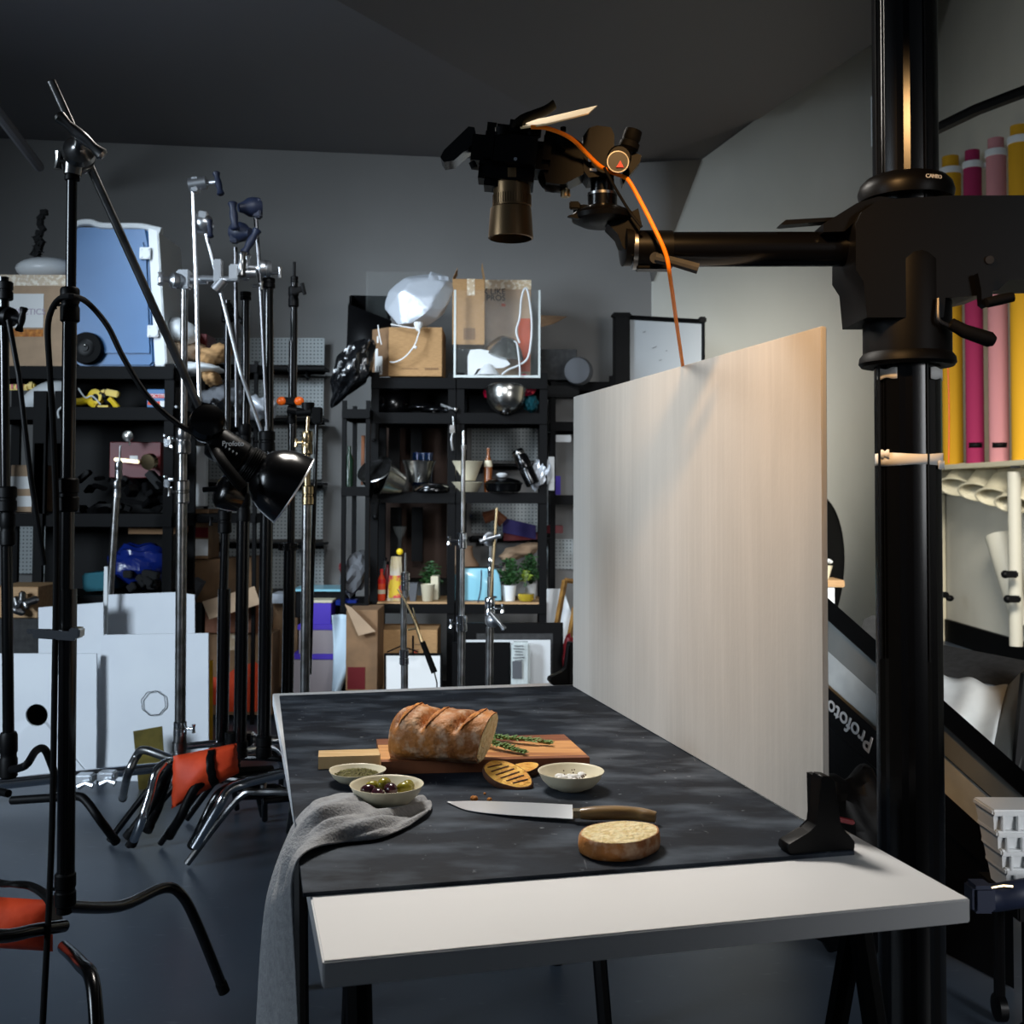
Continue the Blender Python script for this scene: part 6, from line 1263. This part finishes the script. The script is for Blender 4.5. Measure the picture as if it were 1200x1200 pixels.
for i, (px0, py0, px1, py1, Y, lb) in enumerate([(662, 680, 640, 775, 6.5, 'gilt wooden frame edge leaning left of the panel, nearer the shelving'), (674, 712, 656, 790, 6.3, 'second gilt frame edge leaning just behind the pale panel')]):
    m = MB(); a, b = P(px0, py0, Y), P(px1-8, py1+60, Y); b.z = .02; m.tube([a, b], .017, 4, flat=1.5); m.tube([a, P(px0+30, py0+4, Y+.1)], .014, 4); one('gilt_frame', m, m_gold, lb, 'frame')
m = MB(); m.prism([P(640, 690, 6.6), P(660, 690, 6.6), P(690, 780, 6.55), P(640, 800, 6.55)], (0, .01, 0)); one('pale_canvas', m, m_wplas, 'pale canvas leaning behind the gilt frame edge', 'canvas')
crumple('dark red bag under the shelving beside the far panel foot', 668, 770, 6.0, 9, 26, .1, m_red, 40, 'red_bag')
# lower left floor pile
r, Q, w_, H_ = carton('big brown carton with orange logo patch on the floor behind the black stands', 243, 743, 318, 838, 6.55, .45, m_cardd, tape=False)
m = MB(); kk2 = K(6.55); m.prism([Q(x, -.003, z) for x, z in ((-.12, .02), (.165, .02), (.165, .26), (.09, .31), (-.02, .28), (-.12, .20))], (0, .001, 0)); obj('orange_logo_patch', m, m_org, r)
wtext(r, '* * *', Q, .03, .22, .05, m_card, y=-.005); patch(r, 'orange_patch', Q, -w_, -w_+.06, .06, .22, m_org); patch(r, 'clear_tape', Q, -.08, .02, H_-.10, H_, m_tape)
r, Q, w_, H_ = carton('tall plain carton right of the carton with orange logo', 319, 706, 348, 806, 6.75, .3, m_cardd)
m = MB(); m.prism([P(x, y, 6.7) for x, y in ((318, 696), (333, 696), (333, 707), (318, 707))], (0, .2, 0)); one('silver_wrapped_box', m, m_silver, 'small silver wrapped parcel on the tall plain carton', 'parcel')
r, Q, w_, H_ = carton('open carton with lifted flap resting on the carton with orange logo', 240, 706, 305, 742, 6.5, .3, m_wdark, lid=False)
m = MB(); m.prism([P(237, 706, 6.42), P(298, 688, 6.45), P(305, 708, 6.35), P(245, 726, 6.30)], (0, 0, .005)); obj('flap', m, m_cardp, r)
r, Q, w_, H_ = carton('upright brown carton behind the open one with lifted flap', 228, 655, 296, 705, 6.8, .25, m_cardd, ry=-.05)
m = MB(); m.box(Q(.12, -.003, .03), (.14, .001, .02)); obj('dark_print', m, m_txtk, r)
r, Q, w_, H_ = carton('carton with red band and white label above the upright brown carton', 221, 597, 244, 655, 6.75, .25, m_cardd)
patch(r, 'red_band', Q, -w_+.01, w_-.002, .13, .19, m_red); patch(r, 'white_label', Q, -w_+.01, w_-.002, .02, .12, m_wpap)
m = MB(); m.box(P(228, 690, 6.6), (.06, .1, .12), RY(.5)); one('grey_fold', m, m_grey, 'grey folded sheet beside the upright brown carton', 'sheet')
r, Q, w_, H_ = carton('black open-front box with pale blue top behind the nickel stand', 345, 693, 406, 724, 6.5, .3, m_black, name='black_box', cat='box')
m = MB(); m.box(Q(0, .14, H_+.006), (w_*2+.02, .32, .012)); m.box(Q(-w_-.006, .14, H_/2), (.012, .32, H_)); obj('pale_lid', m, m_ltblue, r)
for i, (x0, y0, x1, y1, Y, d, lb) in enumerate([(362, 704, 388, 733, 6.35, .2, 'smallest and topmost purple box of the stack behind the nickel stand'), (350, 733, 392, 768, 6.32, .24, 'middle purple-lidded box of the stack behind the nickel stand'), (343, 768, 394, 830, 6.30, .26, 'bottom purple-lidded box of the stack behind the nickel stand')]):
    r, Q, w_, H_ = carton(lb, x0, y0, x1, y1, Y, d, m_purple if i == 0 else mat('grey_card_%s' % 'ab'[i-1], (150, 140, 142), .8), name='storage_box')
    m = MB(); m.box(Q(0, d/2, H_-.012 if i else H_-.006), (w_*2+.012, d+.012, .03 if i else .014), bev=.003); obj('box_lid', m, m_purple if i else m_cream, r)
def curl(i, j): 
    p = P(389+17*i+9*math.sin(j*5)*i, 721+115*j, 6.2); return p+V((0, .05*math.sin(i*3+j*4), 0))
m = MB(); m.grid(curl, 12, 20); one('curled_sheet', m, mat('pale_blue_sheet', (186, 204, 216), .6), 'curled pale blue sheet standing right of the purple boxes', 'sheet', thick=.003)
r, Q, w_, H_ = carton('rumpled brown paper carton on the floor under the narrow bay', 405, 716, 442, 812, 6.1, .3, m_cardd, rz=.0); patch(r, 'red_print', Q, -w_+.01, .02, .02, .14, m_red)
m = MB(); m.prism([P(404, 708, 6.05), P(412, 712, 6.05), P(440, 740, 6.05), P(420, 745, 6.05)], (0, .01, 0)); obj('torn_flap', m, m_cardp, r)

# ================================================================== RIGHT SIDE
def wallpt(px, py):           # point on the right wall plane X = 4
    d = ray(px, py); return CP+d*(4.0/d.x)
zsh = 1.60
m = MB(); ya, yb = 10.6, 6.9; m.box((3.86, (ya+yb)/2, zsh-.02), (.30, ya-yb, .04), bev=.004)
sh = thing('paper_shelf', 'long cream wall shelf carrying the upright rolls of coloured paper', 'shelf', (3.86, 8.7, zsh-.05)); obj('shelf_board', m, m_cream, sh)
m = MB(); m.box((3.97, (ya+yb)/2, zsh-.09), (.05, ya-yb, .09)); obj('back_rail', m, m_cream, sh)
for i, (px, pyt, wd, mt, lb) in enumerate([(1117, 184, 25, m_ypap, 'first tall yellow paper roll, next to the black column'), (1143, 177, 22, m_mag, 'tall magenta paper roll standing between yellow and pink'), (1171, 163, 24, m_pink, 'tall pink paper roll on the cream wall shelf'), (1199, 148, 27, m_ypap, 'tall yellow paper roll at the right edge of the picture')]):
    c = wallpt(px, 540); Y = c.y-.05; x = 3.84; Y = x/(ray(px, 540).x/ray(px, 540).y); z1 = P(px, pyt, Y).z; rr = wd*K(Y)/2*.92
    o = thing('paper_roll', lb, 'paper roll', (x, Y, zsh), 'rolls of seamless paper on the wall shelf')
    m = MB(); n = 28; m.lathe([(rr, 0), (rr, (z1-zsh)*.5), (rr*1.01, z1-zsh-.14)], (x, Y, zsh+.001), (0, 0, 1), n); obj('paper', m, mt, o)
    m = MB(); m.lathe([(rr*.82, z1-zsh-.14), (rr*.82, z1-zsh), (rr*.62, z1-zsh), (rr*.62, z1-zsh-.10)], (x, Y, zsh+.001), (0, 0, 1), n, cap=True); obj('core_end', m, mt, o)
    m = MB(); cz0 = P(px, pyt+17, Y).z-zsh; m.lathe([(rr*.99, cz0-.03), (rr*1.12, cz0-.025), (rr*1.12, cz0+.025), (rr*.99, cz0+.03)], (x, Y, zsh), (0, 0, 1), n, cap=False); m.box((x+.10, Y, zsh+cz0), (.12, .05, .04)); obj('holder_ring', m, m_wplas, o)
    if i in (1, 2):
        m = MB(); m.grid(lambda a, b: V((x+(rr+.003)*math.cos(-PI*.85+a*1.5), Y+(rr+.003)*math.sin(-PI*.85+a*1.5), P(px, 519+6*b, Y).z)), 8, 1); obj('tape', m, m_black, o, thick=.002)
    if i == 0:
        m = MB(); m.tube([(x-rr*.75, Y-rr*.72, zsh+.02), (x-rr*.68, Y-rr*.78, zsh+.5), (x-rr*.78, Y-rr*.70, zsh+1.2), (x-rr*.6, Y-rr*.85, zsh+1.7)], .006, 6, smooth=4); obj('paper_edge', m, m_orgp, o)
m = MB(); q = P(1103.5, 540, 10.2); m.cyl((q.x, 10.15, zsh), (q.x, 10.15, zsh+1.7), .03, None, 16); one('green_roll', m, m_gpap, 'thin green paper roll just peeking out beside the black column', 'paper roll')
for i, (px, py) in enumerate([(1128, 570), (1152, 576), (1173, 582), (1196, 590)]):
    c = wallpt(px, py); x = 3.83; Y = x/(ray(px, py).x/ray(px, py).y); z = P(px, py, Y).z
    lb = ['first', 'second', 'third', 'fourth'][i]+' slanted cream tube holder on the wall, counted from the column'
    m = MB(); ax_ = V((-.55, -.35, -.58)).normalized(); kk3 = K(Y); rr = 23*kk3
    m.lathe([(rr*.72, -.22), (rr*.8, -.02), (rr, .0), (rr, .012), (rr*.9, .012), (rr*.86, 0), (rr*.7, -.16), (0, -.16)], V((x-.06, Y, z)), ax_, 30, cap=False, sx=1, sy=.62)
    o = one('tube_holder', m, m_cream, lb, 'holder', 'slanted tube holders on the wall', sharp=.8)
m = MB(); yb0 = wallpt(1100, 560).y; m.box((3.93, 8.7, P(1150, 572, 9.2).z), (.10, 3.6, .09), bev=.006); one('holder_rail', m, m_cream, 'cream rail on the wall behind the slanted tube holders', 'rail')
Y = 8.3; m = MB(); x = (P(1189, 600, Y)).x; m.cyl((x, Y, P(1189, 757, Y).z), (x, Y, P(1189, 553, Y).z), 7.5*K(Y), None, 20); pt_ = one('white_tube', m, m_tube, 'long white tube standing upright at the right edge', 'tube')
m = MB(); m.box((x, Y-.02, P(1189, 545, Y).z), (.06, .04, .045), bev=.004); one('grey_clip', m, m_grey, 'small grey clip on the rail above the white tube', 'clip')
m = MB(); Y = 8.9; a = P(1170, 628, Y); b = P(1196, 735, Y-.3); m.lathe([(15*K(Y), 0), (9*K(Y), (a-b).length)], a, b-a, 24); one('paper_funnel', m, m_tube, 'rolled white paper cone leaning behind the white tube', 'paper cone')
for i, (px, py) in enumerate([(1186, 673), (1189, 702)]):
    m = MB(); Y = 8.15; m.box(P(px-2, py, Y), (.10, .06, .05), bev=.01); m.sphere(P(px-8, py, Y), .03); one('black_clip', m, m_black, ['upper', 'lower'][i]+' black clip gripping the white tube at the right edge', 'clip')
m = MB(); m.sphere(P(1113, 701, 9.6), .035, (1, .8, .8)); m.box(P(1106, 697, 9.6), (.08, .05, .05), bev=.01); one('black_latch', m, m_black, 'black latch with bright tip low on the wall beside the column', 'latch')
m = MB(); q = P(1105, 650, 10.3); m.box((q.x, 10.3, q.z-.1), (.03, .04, 1.8)); one('cream_wall_post', m, m_cream, 'cream vertical strip on the wall beside the black column', 'post')
# side table, flower, round black reflector, chair
YT = 8.2; zt_ = P(0, 677, YT-.2).z; xr = P(990, 677, YT-.2).x
st = thing('side_table', 'pale wooden-topped side table against the far wall behind the panel', 'table', (xr-.2, YT, 0))
m = MB(); m.box((xr-.20, YT-.05, zt_-.02), (.40, .30, .05), bev=.004); obj('tabletop', m, m_wood, st)
for dx in (-.10, -.34):
    for dy in (-.16, .06):
        m = MB(); m.box((xr+dx, YT+dy, zt_/2-.022), (.06, .05, zt_-.05)); obj('leg', m, m_wplas, st)
rfd = thing('round_reflector', 'round black collapsible reflector standing behind the side table', 'reflector', (2.25, 8.6, 0))
m = MB(); rr = .66; c = V((2.27, 8.62, rr+.03)); m.lathe([(rr, 0), (rr, .02)], c, (-.743, .67, .10), 60); obj('black_disc', m, m_black, rfd)
m = MB(); m.lathe([(rr, -.006), (rr+.012, 0), (rr+.012, .02), (rr, .026)], c, (-.743, .67, .10), 60, cap=False); obj('hoop', m, m_plas, rfd)
fl = thing('paper_flower', 'small cream flower in a narrow holder on the side table', 'flower', (P(969, 672, YT-.1).x, YT-.1, zt_))
m = MB(); q = P(969, 676, YT-.1); q.z = zt_+.006; m.lathe([(.012, 0), (.03, .09), (.034, .10)], q, (.1, 0, 1), 14); obj('holder', m, m_cream, fl)
m = MB()
for i in range(7): m.sphere(q+V((.022*math.cos(i), .02*math.sin(i), .125+.01*(i % 2))), .022, (1, 1, .6), None, 8, 6)
obj('petals', m, m_wplas, fl)
ch = thing('office_chair', 'dark mesh-backed chair behind the softbox, beside the column', 'chair', (P(1030, 850, 6.5).x, 6.5, 0))
m = MB(); m.loft([[P(x, y, 6.5+d) for x, y in ((1008, 745), (1012, 726), (1022, 721), (1060, 722), (1066, 740), (1062, 800), (1012, 800))] for d in (0, .05)]); obj('backrest', m, m_mesh, ch)
m = MB(); m.box(P(1035, 805, 6.25), (.45, .45, .07), bev=.02); obj('seat', m, m_black, ch)
m = MB(); q = P(1035, 805, 6.25); m.cyl((q.x, 6.25, q.z), (q.x, 6.25, .06), .03, None, 12)
for i in range(5):
    a = i*2*PI/5; m.tube([(q.x, 6.25, .09), (q.x+.28*math.cos(a), 6.25+.28*math.sin(a), .05)], .02, 8)
obj('chair_base', m, m_black, ch)
# softboxes
def quadp(name, par, pts, Ys, mt, d=.012, div=None):
    m = MB(); q = [P(x, y, Y) for (x, y), Y in zip(pts, Ys)]; m.prism(q, (0, d, 0)); return obj(name, m, mt, par)
sx = thing('softbox', 'large softbox with black rim and white lining leaning behind the column', 'softbox', P(1080, 950, 3.3))
Ya, Yb_ = 3.9, 2.9
def yl(x): return Ya+(Yb_-Ya)*(x-940)/280
def strip(name, tl, tr, br, bl, mt, par=sx, dy=0, d=.02):
    return quadp(name, par, (tl, tr, br, bl), [yl(tl[0])+dy, yl(tr[0])+dy, yl(br[0])+dy, yl(bl[0])+dy], mt, d)
strip('upper_rim', (940, 674), (1225, 926), (1225, 956), (940, 699), m_black)
strip('side_lining', (940, 699), (1225, 956), (1225, 990), (940, 736), m_softg, dy=.05)
strip('front_diffuser', (940, 736), (1167, 940), (1148, 971), (940, 782), m_softw, dy=.035)
strip('end_lining', (1167, 940), (1225, 990), (1225, 1035), (1148, 971), m_softg, dy=.06)
rim = strip('lower_rim', (940, 778), (1187, 1002), (1187, 1044), (940, 824), m_black, d=.03)
m = MB()
a1, b1_ = P(966, 812, yl(966)-.004), P(1030, 868, yl(1030)-.004); dx_ = (b1_-a1).normalized(); rn = V((0, -1, 0)); rn = (rn-dx_*rn.dot(dx_)).normalized()
qa, qb_, qc = P(940, 778, yl(940)), P(1187, 1002, yl(1187)), P(940, 824, yl(940)); rn = (qb_-qa).cross(qc-qa).normalized(); rn = rn if rn.y < 0 else -rn
dx_ = (qb_-qa).normalized(); text('lettering', 'Profoto', m_txtw, rim, (lambda d_: CP+d_*((qa-CP).dot(rn)/d_.dot(rn)))(ray(996, 849))+rn*.004, -dx_, rn.cross(-dx_), .078, .001, bold=True)
qd = [P(940, 815, yl(940)+.04), P(1187, 1040, yl(1187)+.04)]; qd += [V((qd[1].x, qd[1].y, .004)), V((qd[0].x, qd[0].y, .004))]
m = MB(); m.prism(qd, (0, .25, 0)); obj('black_body', m, m_black, sx)
sy = thing('softbox', 'second softbox with charcoal top and white sagging lining, at the right edge', 'softbox', P(1150, 900, 4.4))
quadp('top_panel', sy, ((1085, 752), (1210, 776), (1180, 806), (1085, 788)), (4.9, 4.5, 4.3, 4.5), m_mesh)
def lining(i, j):
    a = V(P(1085, 787, 4.5)).lerp(P(1181, 805, 4.3), i); b = V(P(1085, 850, 4.3)).lerp(P(1158, 886, 4.2), i); return a.lerp(b, j)+V((0, .03*math.sin(i*9+j*2)*j, .01*math.sin(i*14)))
m = MB(); m.grid(lining, 24, 10); obj('white_lining', m, m_softw, sy, thick=.004)
quadp('side_panel', sy, ((1181, 806), (1215, 770), (1195, 905), (1158, 886)), (4.3, 4.2, 4.1, 4.2), m_softg)
qe = [P(1085, 850, 4.32), P(1160, 884, 4.22), P(1190, 925, 4.15)]; m = MB(); m.prism(qe+[V((p.x, p.y, .004)) for p in qe[::-1]], (0, .35, 0)); obj('lower_body', m, m_black, sy)
quadp('black_end', sy, ((1200, 790), (1240, 770), (1240, 960), (1186, 930)), (4.15, 4.15, 4.1, 4.1), m_black, .03)
# plastic crates
for i, (y, lb) in enumerate([(943, 'topmost pale plastic crate of the stack at the right edge'), (968, 'second pale plastic crate from the top at the right edge'), (990, 'third pale plastic crate from the top at the right edge'), (1012, 'lowest pale plastic crate of the stack at the right edge')]):
    Yc = 2.75; k = K(Yc); x0 = 1164+i*5; r = thing('plastic_crate', lb, 'crate', P(x0+40, y+26, Yc), 'stacked pale plastic crates')
    m = MB(); f = lambda x, yy_, d: P(x, yy_, Yc)+V((0, d, 0))
    m.loft([[f(x0+3, y+34, .01), f(x0+76, y+34, .01), f(x0+76, y+34, .10), f(x0+3, y+34, .10)], [f(x0, y+9, 0), f(x0+80, y+9, 0), f(x0+80, y+9, .11), f(x0, y+9, .11)]]); obj('crate_body', m, m_wplas, r)
    m = MB(); m.box((P(x0+40, y+9, Yc).x, Yc+.05, P(x0+40, y+9, Yc).z), (84*k, .12, .016), bev=.004); obj('rim', m, m_wplas, r)
    for j in range(4):
        m = MB(); m.box(f(x0+10+j*18, y+21, -.004), (.008, .012, k*18), bev=.002); obj('rib', m, m_wplas, r)
tr = thing('trolley', 'low dark trolley with bar handle carrying the pale crates, bottom right corner', 'trolley', (P(1260, 1046, 2.75).x, 2.75, 0))
zt2 = P(1200, 1046, 2.75).z-.006; x0_ = P(1178, 1046, 2.75).x
m = MB(); m.box((x0_+.28, 2.80, zt2-.02), (.56, .24, .04), bev=.004); obj('deck', m, m_black, tr)
for dx in (.04, .52):
    for dy in (-.08, .08):
        m = MB(); m.cyl((x0_+dx, 2.80+dy, zt2-.03), (x0_+dx, 2.80+dy, .06), .014, None, 10); m.lathe([(.02, -.014), (.034, -.01), (.034, .01), (.02, .014)], (x0_+dx, 2.80+dy, .035), (1, 0, 0), 16); obj('leg', m, m_plas, tr)
m = MB(); m.tube([P(1140, 1050, 2.5), P(1165, 1052, 2.5), P(1215, 1044, 2.5), P(1240, 1046, 2.72)], .030, 12, smooth=4); m.box(P(1148, 1050, 2.48), (.05, .06, .06), bev=.008); hb = obj('bar_handle', m, m_navy, tr)
m = MB(); m.tube([P(1158, 1041, 2.466), P(1175, 1038, 2.466), P(1186, 1039, 2.466)], .005, 8); obj('metal_strip', m, m_brass, hb)
m = MB(); m.sphere((P(1000, 945, 3.2).x, 3.2, .29), .28, (.62, .5, 1.0), f=lambda q: 1+.06*math.sin(9*q.x+6*q.z)+.04*math.sin(17*q.z-9*q.x)-.06, u=32, v=20); one('dark_cloth_bag', m, m_black, 'dark cloth bag in the shadow between panel foot and column', 'bag')
_bag = [o for o in COL.objects if o.name == 'dark_cloth_bag'][0]; m = MB(); m.box(P(988, 961, 3.04), (.06, .02, .012), RY(.2), .003); obj('red_piping', m, m_red, _bag)
# whiteboard on the far wall
wb = thing('whiteboard', 'freestanding black-framed whiteboard against the wall above the pale panel', 'whiteboard', P(772, 600, 7.3))
Yw = 7.3
m = MB(); q = [P(738, 372, Yw), P(822, 378, Yw), P(822, 700, Yw), P(738, 700, Yw)]; m.prism(q, (0, .01, 0)); obj('white_surface', m, m_wbs, wb)
m = MB(); zc_ = P(728, 371, Yw); m.box((zc_.x, Yw, zc_.z/2), (19*K(Yw), .10, zc_.z-.01), bev=.01); obj('side_column', m, m_black, wb)
m = MB(); m.tube([P(720, 371, Yw), P(826, 377, Yw)], .016, 8); m.tube([P(824, 376, Yw), (P(824, 600, Yw).x, Yw, .01)], .012, 8); m.box(P(728, 370, Yw), (.13, .11, .03), bev=.01); m.box(P(823, 375, Yw), (.05, .05, .04), bev=.008); obj('frame_rail', m, m_black, wb)
m = MB()
for x, y, a in ((755, 389, .02), (767, 407, .03), (774, 422, .02), (781, 411, .01)): m.box(P(x, y, Yw-.006), (a, .001, .003), RY(-.4))
obj('faint_marker', m, m_grey, wb)
